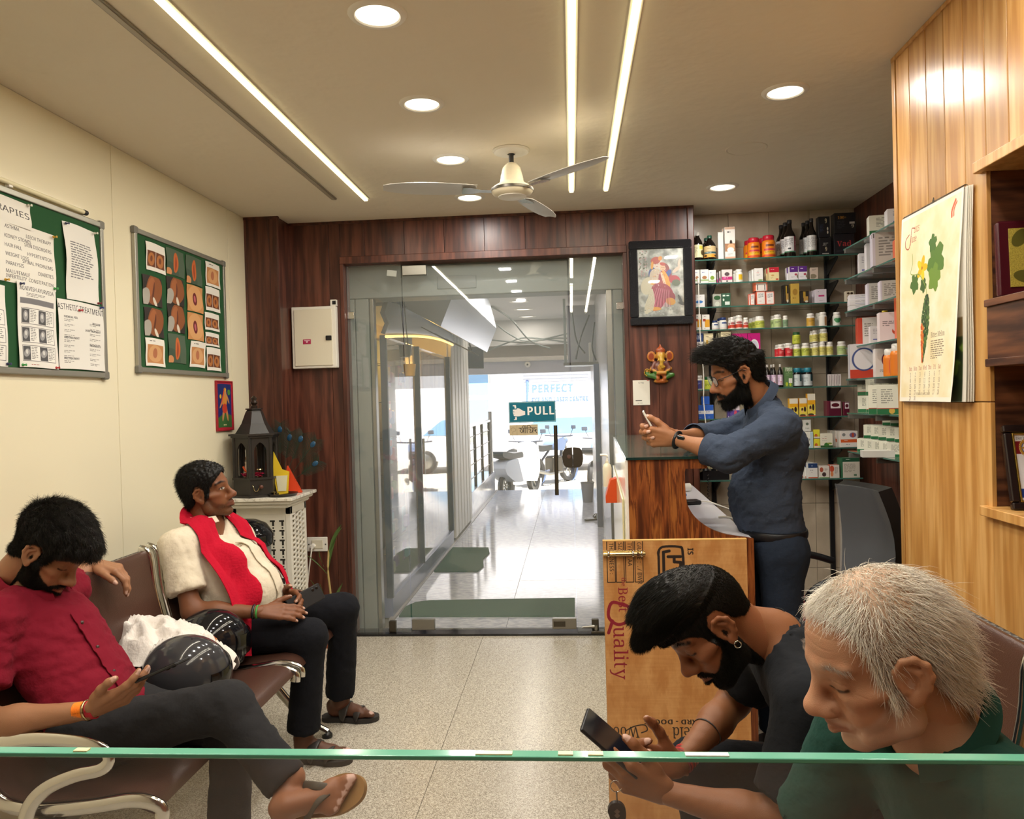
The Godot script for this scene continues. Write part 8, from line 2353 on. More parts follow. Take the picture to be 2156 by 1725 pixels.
func beard_at(p: Vector3,S: Dictionary) -> float:
	if in_ear(p) or p.x < -0.012: return 0.0
	var az := absf(p.z)
	var a := smoothstep(0.006,-0.006,p.y - pw(p.x,S.get("beardline",[[-0.01,0.01],[0.015,-0.005],[0.04,-0.036],[0.07,-0.052],[0.085,-0.068]])))
	a *= smoothstep(-0.135,-0.12,p.y)
	var mo := exp(-pow(seg_d(Vector3(p.x,p.y,az),Vector3(0.096,-0.0475,0.003),Vector3(0.08,-0.058,0.03))/0.0065,4))
	var r := maxf(a,mo)
	var lip := minf(seg_d(Vector3(p.x,p.y,az),Vector3(0.1,-0.0555,0),Vector3(0.084,-0.061,0.02)),seg_d(Vector3(p.x,p.y,az),Vector3(0.098,-0.066,0),Vector3(0.084,-0.0625,0.018)))
	return r*smoothstep(0.004,0.0075,lip)
# a thick cap grown from the scalp,then strands on top of it

func hair_mesh(head: MD,S: Dictionary) -> MD:
	var r := RandomNumberGenerator.new()
	r.seed = S.get("seed",1)
	var nz := FastNoiseLite.new()
	nz.frequency = 55.0
	nz.fractal_octaves = 2
	var out := MD.new()
	var w := PackedFloat32Array()
	w.resize(head.v.size())
	var pos := head.v.duplicate()
	var flow: Callable = S.flow
	for k in head.v.size():
		var p := head.v[k]
		w[k] = hair_at(p,S)
		if w[k] > 0.02:
			var d: Vector3 = flow.call(p,head.n[k])
			var th: float = S.thick.call(p)*w[k]
			pos[k] = p + head.n[k]*(th*(0.9 + S.get("lump",0.3)*nz.get_noise_3d(p.x*1.2,p.y*1.2,p.z*1.2)) + 0.0004) + d*(th*S.get("sweep",0.4))
	var map := PackedInt32Array()
	map.resize(head.v.size())
	for k in range(0,head.i.size(),3):
		if w[head.i[k]] > 0.12 and w[head.i[k + 1]] > 0.12 and w[head.i[k + 2]] > 0.12:
			for e in 3:
				var q := head.i[k + e]
				if map[q] == 0:
					out.v.append(pos[q])
					map[q] = out.v.size()
				out.i.append(map[q] - 1)
	out.normals()
	var base := lin(S.hair)
	for k in out.v.size():
		out.c.append(base*(0.75 + 0.5*clampf(0.5 + nz.get_noise_3dv(out.v[k]*2.5),0,1)))
	if S.get("no_cap",false):
		out = MD.new()
	var st := MD.new()
	var many: float = S.get("strands",1.0)
	for k in head.v.size():
		if w[k] < 0.1 or r.randf() > w[k]*S.get("density",func(_p): return 1.0).call(head.v[k]): continue
		var reps := int(many) + (1 if r.randf() < many - int(many) else 0)
		for e in reps:
			var p = pos[k] + Vector3(r.randfn(),r.randfn(),r.randfn())*S.cell*0.5 - head.n[k]*0.001
			var d: Vector3 = flow.call(head.v[k],head.n[k]) + head.n[k]*S.get("lift",0.35) + Vector3(r.randfn(),r.randfn(),r.randfn())*S.get("mess",0.2)
			var l: float = S.len.call(head.v[k])*r.randf_range(0.6,1.15)
			strand(st,p,d.normalized(),head.n[k],l,S.get("hair_r",0.0005),S.get("droop",Vector3.ZERO),base*r.randf_range(0.6,1.7) if not S.has("hair2") else base.lerp(lin(S.hair2),r.randf())*r.randf_range(0.8,1.15),r)
	return out.add(st)

func strand(m: MD,p: Vector3,d: Vector3,n: Vector3,l: float,rad: float,droop: Vector3,c: Color,r: RandomNumberGenerator) -> void:
	var k := m.v.size()
	var segs := 3
	for j in segs + 1:
		var a := d.cross(n)
		a = a.normalized() if a.length() > 0.01 else d.cross(Vector3.RIGHT).normalized()
		var b := a.cross(d)
		var q := rad*(1.0 - 0.8*j/segs)
		for e in 3:
			var nn := a*cos(TAU*e/3) + b*sin(TAU*e/3)
			m.v.append(p + nn*q)
			m.n.append(nn)
			m.c.append(c)
		p += d*(l/segs)
		d = (d - n*0.22 + droop*0.33 + Vector3(r.randfn(),r.randfn(),r.randfn())*0.07).normalized()
	for j in segs:
		for e in 3:
			var a := k + j*3 + e
			var b := k + j*3 + (e + 1) % 3
			m.i.append_array([a,b,a + 3,b,b + 3,a + 3])

func beard_mesh(head: MD,S: Dictionary) -> MD:
	var r := RandomNumberGenerator.new()
	r.seed = 9
	var st := MD.new()
	var base := lin(S.hair)
	for k in head.v.size():
		var w = beard_at(head.v[k],S)*S.get("beard_k",0.0)
		for e in 2:
			if w > 0.3 and r.randf() < w*S.get("beard_dense",0.8):
				var d := (head.n[k]*0.5 + Vector3(0.25,-0.9,0) + Vector3(r.randfn(),r.randfn(),r.randfn())*0.25).normalized()
				strand(st,head.v[k] + Vector3(r.randfn(),r.randfn(),r.randfn())*S.cell*0.4 - head.n[k]*0.001,d,head.n[k],S.get("beard_len",0.008)*r.randf_range(0.6,1.2),0.00045,Vector3.ZERO,base*r.randf_range(0.6,1.5),r)
	if S.has("brow_len"):
		for s in [-1.0,1.0]:
			for k in 90:
				var t := k/90.0
				var p := Vector3(0.086,0.034,0.014).lerp(Vector3(0.08,0.041,0.034),t*2) if t < 0.5 else Vector3(0.08,0.041,0.034).lerp(Vector3(0.062,0.035,0.056),t*2 - 1)
				p += Vector3(r.randfn()*0.001 - 0.002,r.randfn()*0.0018,0)
				p.z *= s
				strand(st,p,Vector3(0.25,0.25 - t*0.6,s*0.9).normalized(),Vector3(0.9,0.1,s*0.3),S.brow_len*r.randf_range(0.7,1.2),0.0004,Vector3.ZERO,lin(S.get("brow",S.hair))*r.randf_range(0.8,1.3),r)
	return st
# ---------- hands and feet ----------
# w wrist,d towards the knuckles,n out of the palm,t towards the thumb side

func hand_mesh(H: Dictionary,skin: Color,cell: float) -> MD:
	var w: Vector3 = H.w
	var d: Vector3 = H.d.normalized()
	var n: Vector3 = (H.n - d*H.n.dot(d)).normalized()
	var t: Vector3 = n.cross(d).normalized()
	if t.dot(H.t) < 0.0: t = -t
	var s: float = H.get("s",1.0)
	var caps := []
	var off := [0.029,0.0095,-0.01,-0.028]
	var reach := [0.086,0.09,0.085,0.077]
	var lens := [[0.042,0.026,0.021],[0.046,0.029,0.022],[0.043,0.027,0.021],[0.034,0.021,0.018]]
	var tips := []
	for k in 4:
		var kn = w + (d*reach[k] + t*off[k])*s
		caps.append([w + (d*0.008 + t*off[k]*0.55)*s,kn,0.0142*s,0.0112*s])
		var cu: Array = H.curl[k] if H.curl[0] is Array else H.curl
		var a := 0.0
		var q = kn
		for j in 3:
			a += cu[j]
			var dir = (d*cos(a) + n*sin(a) + t*off[k]*H.get("spread",2.0)).normalized()
			var q2: Vector3 = q + dir*lens[k][j]*s
			caps.append([q,q2,(0.0098 - j*0.0009 - (0.0012 if k == 3 else 0.0))*s,(0.0089 - j*0.0009 - (0.0012 if k == 3 else 0.0))*s])
			if j == 2: tips.append([q2,(n*cos(a) - d*sin(a))])
			q = q2
	caps.append([w + (d*0.018 + t*0.014 + n*0.006)*s,w + (d*0.042 + t*0.034 + n*0.009)*s,0.0165*s,0.0135*s])
	var tb := w + (d*0.034 + t*0.032 + n*0.009)*s
	var td: Vector3 = H.get("td",t*0.7 + d*0.65 + n*0.25).normalized()
	var te: Vector3 = H.get("te",td*0.5 + d*0.6 + n*0.15).normalized()
	var tq := tb + td*0.04*s
	caps.append([tb,tq,0.0125*s,0.0108*s])
	var tr := tq + (td + te).normalized()*0.031*s
	caps.append([tq,tr,0.0105*s,0.0098*s])
	caps.append([tr,tr + te*0.02*s,0.0098*s,0.0078*s])
	tips.append([tr + te*0.02*s,(n*0.3 - t*0.9).normalized() if not H.has("nail") else (H.nail as Vector3).normalized()])
	var all := []
	for c in caps: all.append_array([c[0],c[1]])
	var bb := bounds(all,0.026)
	var g := F3.new(bb[0],bb[1],cell,330.0)
	for c in caps: g.cap(c[0],c[1],c[2],c[3])
	g.cap(w - d*0.03,w + d*0.014,0.0245*s,0.0235*s,n,0.74)
	var m := g.net().relax(1).normals()
	var base := lin(skin)
	for k in m.v.size():
		var c := base
		var pal := m.n[k].dot(n)
		c = c.lerp(base*Color(1.35,1.15,1.1),0.5*clampf(pal,0,1))
		for e in 5:
			var q: Vector3 = m.v[k] - tips[e][0]
			if q.length() < 0.0115*s and m.n[k].dot(tips[e][1]) < -0.45: c = base.lerp(Color(0.75,0.5,0.42),0.65)
		m.c.append(c)
	return m
# heel on the sole,d towards the toes,u up from the sole,i towards the big toe

func foot_mesh(H: Dictionary,ankle: Vector3,skin: Color,cell: float) -> MD:
	var d: Vector3 = H.d.normalized()
	var u: Vector3 = (H.u - d*H.u.dot(d)).normalized()
	var i: Vector3 = u.cross(d).normalized()
	if i.dot(H.i) < 0.0: i = -i
	var p: Vector3 = H.heel
	var caps := [[p + d*0.035 + u*0.03,p + d*0.03 + u*0.05,0.031,0.031],[p + d*0.04 + u*0.042,ankle,0.034,0.038],[p + d*0.04 + u*0.03,p + d*0.16 + u*0.024 + i*0.014,0.03,0.024],[p + d*0.05 + u*0.028,p + d*0.15 + u*0.019 - i*0.018,0.028,0.02],[p + d*0.055 + u*0.058,p + d*0.15 + u*0.03,0.028,0.02],[p + d*0.168 + u*0.018 + i*0.024,p + d*0.155 + u*0.015 - i*0.03,0.0185,0.015]]
	var tips := []
	for k in 5:
		var a := p + d*(0.178 - 0.008*k) + i*(0.027 - 0.0155*k) + u*0.015
		var l: float = [0.05,0.046,0.04,0.034,0.028][k]
		var r: float = [0.0132,0.0098,0.0092,0.0088,0.0086][k]
		var b := a + d*l*0.6 + u*0.004
		caps.append([a,b,r,r*0.95])
		caps.append([b,b + d*l*0.4 - u*0.003,r*0.95,r*0.9])
		tips.append([b + d*l*0.35,r])
	var all := [ankle]
	for c in caps: all.append_array([c[0],c[1]])
	var bb := bounds(all,0.055)
	var g := F3.new(bb[0],bb[1],cell,230.0)
	for c in caps: g.cap(c[0],c[1],c[2],c[3])
	g.cap(ankle,ankle + (ankle - p).normalized()*0.02,0.037,0.037)
	var m := g.net().relax(1).normals()
	var base := lin(skin)
	for k in m.v.size():
		var c := base.lerp(base*Color(1.4,1.15,1.05),0.4*clampf(-m.n[k].dot(u),0,1))
		for e in 5:
			var q: Vector3 = m.v[k] - tips[e][0]
			if q.length() < tips[e][1]*1.25 and m.n[k].dot(u) > 0.5: c = base.lerp(Color(0.75,0.52,0.45),0.6)
		m.c.append(c)
	return m
# ---------- a whole figure: returns its meshes by name ----------

func folds(m: MD,amp: float,freq: Vector3,sd: int) -> MD:
	var nz := FastNoiseLite.new()
	nz.seed = sd
	nz.frequency = 1.0
	nz.fractal_octaves = 2
	nz.domain_warp_enabled = true
	nz.domain_warp_amplitude = 0.6
	nz.domain_warp_frequency = 0.7
	for k in m.v.size():
		var p := m.v[k]*freq
		var q := nz.get_noise_3dv(p)
		m.v[k] += m.n[k]*amp*((0.35 - absf(q))*1.6 + 0.5*nz.get_noise_3dv(p*0.4 + Vector3(9,2,1)))
	return m.normals()

func figure(S: Dictionary) -> Dictionary:
	var R := {}
	var hd: Transform3D = S.head
	var skull := hd*Vector3(-0.03,-0.045,0)
	var fw: Vector3 = S.fwd
	var sp: Vector3 = (S.chest - S.waist).normalized()
	fw = (fw - sp*fw.dot(sp)).normalized()
	# skin: neck,trunk,arms (and legs) in one field,then head,hands and feet are added
	var pts := [skull,S.neck,S.chest,S.waist,S.pelvis]
	for s in ["L","R"]:
		for j in ["sh","el","wr","hip","knee","ank"]: pts.append(S[j + s])
	var bb := bounds(pts,0.24)
	var c: float = S.get("body_cell",0.011)
	var b := F3.new(bb[0],bb[1],c,85.0)
	b.cap(skull,S.neck,0.05,0.054)
	b.cap(S.neck,S.chest,0.055,0.115,fw,0.7)
	b.cap(S.chest,S.waist,0.125,0.115,fw,0.68)
	b.cap(S.waist,S.pelvis,0.11,0.12,fw,0.7)
	for s in ["L","R"]:
		b.cap(S.neck,S["sh" + s],0.04,0.045)
		b.cap(S["sh" + s],S["el" + s],0.047,0.038)
		b.cap(S["el" + s],S["el" + s].lerp(S["wr" + s],0.35),0.036,0.037)
		b.cap(S["el" + s].lerp(S["wr" + s],0.35),S["wr" + s],0.037,0.0245)
		b.cap(S["hip" + s],S["knee" + s],0.07,0.048)
		b.cap(S["knee" + s],S["ank" + s],0.045,0.034)
	var skin := b.net().relax(1).normals().tint(lin(S.skin))
	var head := head_mesh(S)
	R.hair = hair_mesh(head,S).moved(hd)
	var be := beard_mesh(head,S)
	if be.v.size() > 0: R.beard = be.moved(hd)
	skin.add(head.moved(hd))
	for H in S.hands: skin.add(hand_mesh(H,S.skin,S.get("hand_cell",0.0034)))
	for H in S.get("feet",[]): skin.add(foot_mesh(H,S["ank" + H.side],S.get("foot_skin",S.skin),0.005))
	R.body = skin
	# shirt
	var f := F3.new(bb[0],bb[1],S.get("cloth_cell",0.0105),70.0)
	var k: float = S.get("girth",1.0)
	f.cap(S.pelvis,S.waist,0.158*k,0.15*k,fw,0.74,1.0,1 if S.get("hem",true) else 0)
	f.cap(S.waist,S.chest,0.15*k,0.158,fw,0.72)
	f.cap(S.chest,S.neck,0.14,0.068,fw,0.72)
	f.cap(S.shL,S.shR,0.052,0.052)
	for e in S.get("bulge",[]): f.ell(e[0],e[1])
	for s in ["L","R"]:
		f.cap(S.neck,S["sh" + s],0.045,0.058)
		var sl: float = S.get("sleeve" + s,S.get("sleeve",0.62))
		var sh: Vector3 = S["sh" + s]
		var el: Vector3 = S["el" + s]
		if sl <= 1.0:
			f.cap(sh,sh.lerp(el,sl),0.063,S.get("sleeve_r",0.064),Vector3.ZERO,1.0,1.0,2)
		else:
			f.cap(sh,el,0.063,0.06)
			f.cap(el,el.lerp(S["wr" + s],sl - 1.0),0.058,0.06,Vector3.ZERO,1.0,1.0,2)
	var up = (skull - S.neck).normalized()
	f.cap(S.neck + up*0.015,S.neck + up*0.16,S.get("collar_r",0.064),0.085,Vector3.ZERO,1.0,1.0,0,true)
	if S.has("vneck"):
		f.cap(S.neck + up*0.02 + fw*0.03,S.vneck,0.05,0.012,Vector3.ZERO,1.0,1.0,0,true)
	R.shirt = folds(f.net().relax(1).normals(),S.get("fold",0.005),S.get("fold_f",Vector3(9,9,9)),S.get("seed",1))
	# trousers
	var q := F3.new(bb[0],bb[1],S.get("cloth_cell",0.0105),70.0)
	q.cap(S.pelvis,S.pelvis.lerp(S.waist,0.45),0.138,0.13,fw,0.76)
	q.cap(S.hipL,S.hipR,0.1,0.1)
	for s in ["L","R"]:
		var hp: Vector3 = S["hip" + s]
		var kn: Vector3 = S["knee" + s]
		var an: Vector3 = S["ank" + s]
		q.cap(hp,kn,0.09,0.066)
		q.cap(kn,kn.lerp(an,S.get("cuff" + s,0.93)),0.062,S.get("cuff_r",0.05),Vector3.ZERO,1.0,1.0,2)
	R.trousers = folds(q.net().relax(1).normals(),0.0045,S.get("leg_f",Vector3(8,8,8)),5)
	return R

func head_at(at: Vector3,f: Vector3,up: Vector3,sc := 1.0) -> Transform3D:
	f = f.normalized()
	var u := (up - f*f.dot(up)).normalized()
	return Transform3D(Basis(f,u,f.cross(u))*Basis.from_scale(Vector3.ONE*sc),at)

func skin_mat() -> StandardMaterial3D:
	var m := mat("skin",Color.WHITE,0.48)
	m.vertex_color_use_as_albedo = true
	m.metallic_specular = 0.4
	bump(m,0.12,0.035,Vector3(9,9,9))
	return m

func hair_mat() -> StandardMaterial3D:
	var m := mat("hair",Color.WHITE,0.5)
	m.vertex_color_use_as_albedo = true
	m.metallic_specular = 0.35
	return m

func cloth(called: String,c: String,wr := 0.12,sc := 5.0) -> StandardMaterial3D:
	var m := mat(called,hx(c),0.9)
	m.metallic_specular = 0.25
	m.rim_enabled = true
	m.rim = 0.15
	m.rim_tint = 0.6
	bump(m,0.02,wr,Vector3(sc,sc,sc),4)
	return m

func ring_on(a: Vector3,b: Vector3,t: float,r: float,w: float,flat: Vector3,s := 0.78) -> Array:
	var d := (b - a).normalized()
	var n := (flat - d*flat.dot(d)).normalized()
	var q := n.cross(d)
	var p := []
	for k in 25:
		var g := TAU*k/24.0
		p.append(a.lerp(b,t) + d*w + (q*cos(g) + n*sin(g)*s)*r)
	return p
const SHORT := [[-0.12,-0.06],[-0.085,-0.058],[-0.055,-0.045],[-0.036,-0.028],[-0.028,0.02],[-0.02,0.043],[0.0,0.046],[0.014,0.03],[0.018,-0.014],[0.03,-0.012],[0.036,0.026],[0.052,0.052],[0.07,0.068],[0.09,0.074]]

func spec_red() -> Dictionary:
	return {
		"head": head_at(Vector3(-1.5596,1.0877,-2.2),Vector3(0.755,-0.655,-0.0),Vector3(0.653,0.755,-0.04),1.03),"cell": 0.0026,"skin": hx("9f7355"),"hair": hx("17130f"),"hairline": [[-0.12,-0.06],[-0.085,-0.058],[-0.055,-0.045],[-0.036,-0.028],[-0.028,0.02],[-0.02,0.043],[0.0,0.046],[0.014,0.03],[0.018,-0.02],[0.03,-0.016],[0.036,0.03],[0.052,0.056],[0.07,0.066],[0.09,0.07]],
		"fine": true,"flow": func(p: Vector3,n: Vector3): return (Vector3(0.75,-0.35 if p.x > 0.02 else -0.2,0.12) - n*n.dot(Vector3(0.75,-0.3,0.12))*0.8),
		"thick": func(p: Vector3): return 0.008 + 0.022*smoothstep(0.0,0.08,p.y) + 0.006*smoothstep(0.04,0.08,p.x),"sweep": 0.45,"lump": 0.4,
		"len": func(p: Vector3): return 0.014 + 0.012*smoothstep(0.03,0.09,p.y) + 0.008*smoothstep(0.05,0.08,p.x),"strands": 1.3,"lift": 0.16,"mess": 0.22,"hair_r": 0.0005,
		"beard_k": 0.92,"beard_len": 0.008,"brow_len": 0.009,"scalp_k": 1.0,"fat": 0.0,"nose": 1.0,"lips": hx("8a4a40"),
		"neck": Vector3(-1.625,0.965,-2.225),"chest": Vector3(-1.565,0.82,-2.22),"waist": Vector3(-1.465,0.67,-2.21),"pelvis": Vector3(-1.41,0.575,-2.21),"fwd": Vector3(1,0,0.1),
		"shR": Vector3(-1.62,0.925,-2.04),"elR": Vector3(-1.6,0.672,-1.95),"wrR": Vector3(-1.29,0.708,-1.97),"shL": Vector3(-1.66,0.915,-2.41),"elL": Vector3(-1.75,0.9,-2.57),"wrL": Vector3(-1.705,0.962,-2.635),
		"hipR": Vector3(-1.41,0.57,-2.12),"kneeR": Vector3(-0.995,0.655,-2.13),"ankR": Vector3(-0.80,0.462,-2.07),"hipL": Vector3(-1.42,0.565,-2.30),"kneeL": Vector3(-1.06,0.53,-2.3),"ankL": Vector3(-1.09,0.09,-2.3),
		"hands": [{"w": Vector3(-1.29,0.708,-1.97),"d": Vector3(0.9,0.4,0.02),"n": Vector3(-0.35,0.75,-0.6),"t": Vector3(-0.25,0.54,0.78),"curl": [[0.1,0.3,0.3],[0.2,0.3,0.3],[0.3,0.4,0.3],[0.4,0.4,0.3]],"td": Vector3(0.6,0.65,0.3),"te": Vector3(0.85,0.5,-0.05),"s": 1.03},
			{"w": Vector3(-1.705,0.962,-2.635),"d": Vector3(0.88,-0.25,-0.12),"n": Vector3(-0.25,-0.95,0),"t": Vector3(0,0,1),"curl": [[0.5,0.5,0.4],[0.65,0.5,0.4],[0.7,0.6,0.4],[0.75,0.6,0.4]],"td": Vector3(0.8,-0.3,0.35),"te": Vector3(0.8,-0.55,0.1),"s": 1.03}],
		"feet": [{"side": "R","heel": Vector3(-0.825,0.395,-2.055),"d": Vector3(0.95,0.28,0.0),"u": Vector3(-0.22,0.5,0.84),"i": Vector3(0,0.9,-0.4)},{"side": "L","heel": Vector3(-1.12,0.02,-2.3),"d": Vector3(1,0,0.1),"u": Vector3.UP,"i": Vector3(0,0,1)}],
		"foot_skin": hx("8a5d43"),"sleeve": 0.66,"sleeveL": 0.95,"girth": 0.98,"fold": 0.0085,"fold_f": Vector3(8,15,8),"seed": 2,"cuffR": 0.97,"cuff_r": 0.062,"collar_r": 0.06}

func spec_scarf() -> Dictionary:
	return {
		"head": head_at(Vector3(-1.5794,1.14,-3.25),Vector3(0.981,0.142,-0.1),Vector3(-0.115,0.975,0.15),1.02),"cell": 0.0032,"skin": hx("7a4f35"),"hair": hx("14110f"),"hairline": SHORT,"peak": 0.3,
		"flow": func(p: Vector3,n: Vector3): return Vector3(-0.5 if p.y > 0.05 else -0.2,-0.5,0.1),"thick": func(p: Vector3): return 0.008 + 0.013*smoothstep(0.03,0.1,p.y),"sweep": 0.1,
		"len": func(p: Vector3): return 0.018,"strands": 1.0,"lift": 0.35,"mess": 0.25,"beard_k": 0.4,"beard_dense": 0.25,"beard_len": 0.004,"brow_len": 0.009,"open_eyes": true,"fat": 0.007,"nose": 1.08,"lips": hx("6e3f35"),"scalp_k": 1.0,
		"neck": Vector3(-1.58,1.0,-3.26),"chest": Vector3(-1.545,0.83,-3.25),"waist": Vector3(-1.46,0.67,-3.25),"pelvis": Vector3(-1.43,0.575,-3.25),"fwd": Vector3(1,0,0.1),"bulge": [[Vector3(-1.385,0.7,-3.25),Vector3(0.12,0.14,0.15)],[Vector3(-1.45,0.84,-3.25),Vector3(0.09,0.09,0.15)]],
		"shR": Vector3(-1.62,0.935,-3.06),"elR": Vector3(-1.535,0.69,-3.0),"wrR": Vector3(-1.275,0.674,-3.05),"shL": Vector3(-1.54,0.925,-3.435),"elL": Vector3(-1.42,0.67,-3.47),"wrL": Vector3(-1.285,0.68,-3.32),
		"hipR": Vector3(-1.43,0.565,-3.16),"kneeR": Vector3(-1.105,0.545,-3.15),"ankR": Vector3(-1.165,0.105,-3.19),"hipL": Vector3(-1.43,0.565,-3.35),"kneeL": Vector3(-1.07,0.565,-3.5),"ankL": Vector3(-1.13,0.1,-3.6),
		"hands": [{"w": Vector3(-1.275,0.674,-3.05),"d": Vector3(0.95,-0.1,-0.35),"n": Vector3(-0.05,-0.75,-0.6),"t": Vector3(0,0.5,-0.8),"curl": [0.12,0.2,0.2],"td": Vector3(0.75,0.45,-0.5),"te": Vector3(0.9,0.15,-0.4)},
			{"w": Vector3(-1.285,0.68,-3.32),"d": Vector3(0.85,-0.12,0.4),"n": Vector3(0.3,-0.3,0.85),"t": Vector3(0,1,0),"curl": [0.4,0.6,0.4]}],
		"feet": [{"side": "R","heel": Vector3(-1.205,0.022,-3.2),"d": Vector3(1,0,0.08),"u": Vector3.UP,"i": Vector3(0,0,-1)},{"side": "L","heel": Vector3(-1.2,0.022,-3.62),"d": Vector3(1,0,0.02),"u": Vector3.UP,"i": Vector3(0,0,1)}],
		"foot_skin": hx("5d3b2b"),"sleeve": 0.7,"sleeve_r": 0.076,"girth": 1.04,"fold": 0.007,"fold_f": Vector3(12,6,12),"seed": 6,"cuff_r": 0.07,"cuffR": 0.93,"cuffL": 0.93,"collar_r": 0.068,"vneck": Vector3(-1.42,0.9,-3.2)}

func spec_clerk() -> Dictionary:
	return {
		"head": head_at(Vector3(0.6621,1.58,-3.17),Vector3(-0.942,-0.33,0.08),Vector3(-0.32,0.939,0.1),1.04),"cell": 0.0032,"skin": hx("9c6a49"),"hair": hx("14120f"),"hairline": SHORT,
		"flow": func(p: Vector3,n: Vector3): return Vector3(0.9,0.25 if p.x > 0.03 else -0.15,0.15) if p.y > 0.06 else Vector3(-0.3,-0.7,0),"thick": func(p: Vector3): return 0.007 + 0.026*smoothstep(0.03,0.09,p.y) + 0.012*smoothstep(0.04,0.08,p.x),"sweep": 0.7,
		"len": func(p: Vector3): return 0.016 + 0.03*smoothstep(0.06,0.1,p.y),"strands": 1.0,"lift": 0.35,"mess": 0.3,"hair_r": 0.0007,"beard_k": 1.0,"beard_len": 0.018,"beard_dense": 1.0,"brow_len": 0.01,"fat": 0.002,"nose": 1.02,"scalp_k": 1.0,
		"neck": Vector3(0.775,1.45,-3.2),"chest": Vector3(0.795,1.27,-3.2),"waist": Vector3(0.785,1.05,-3.2),"pelvis": Vector3(0.8,0.945,-3.2),"fwd": Vector3(-1,0,0.0),"bulge": [[Vector3(0.745,1.08,-3.2),Vector3(0.12,0.16,0.15)],[Vector3(0.8,1.28,-3.2),Vector3(0.13,0.12,0.18)]],
		"shL": Vector3(0.79,1.372,-3.015),"elL": Vector3(0.585,1.272,-2.985),"wrL": Vector3(0.402,1.33,-3.11),"shR": Vector3(0.78,1.372,-3.385),"elR": Vector3(0.575,1.31,-3.4),"wrR": Vector3(0.412,1.338,-3.215),
		"hipL": Vector3(0.805,0.88,-3.11),"kneeL": Vector3(0.795,0.48,-3.1),"ankL": Vector3(0.82,0.09,-3.1),"hipR": Vector3(0.805,0.88,-3.29),"kneeR": Vector3(0.795,0.48,-3.3),"ankR": Vector3(0.82,0.09,-3.3),
		"hands": [{"w": Vector3(0.402,1.33,-3.11),"d": Vector3(-0.9,0.1,-0.2),"n": Vector3(-0.1,0.15,-1),"t": Vector3(0,1,0),"curl": [[0.5,0.8,0.6],[0.6,0.9,0.6],[0.75,0.9,0.6],[0.9,0.9,0.6]],"td": Vector3(-0.75,0.65,-0.1),"te": Vector3(-0.9,0.45,-0.15),"s": 1.05},
			{"w": Vector3(0.412,1.338,-3.215),"d": Vector3(-0.9,0.0,0.2),"n": Vector3(-0.1,0.15,1),"t": Vector3(0,1,0),"curl": [[0.5,0.8,0.6],[0.6,0.9,0.6],[0.7,0.9,0.6],[0.8,0.9,0.6]],"td": Vector3(-0.75,0.65,0.1),"te": Vector3(-0.9,0.3,0.15),"s": 1.05}],
		"sleeve": 1.32,"girth": 0.98,"hem": false,"fold": 0.009,"fold_f": Vector3(7,13,9),"seed": 11,"cuff_r": 0.07,"cuffL": 0.98,"cuffR": 0.98,"collar_r": 0.06}

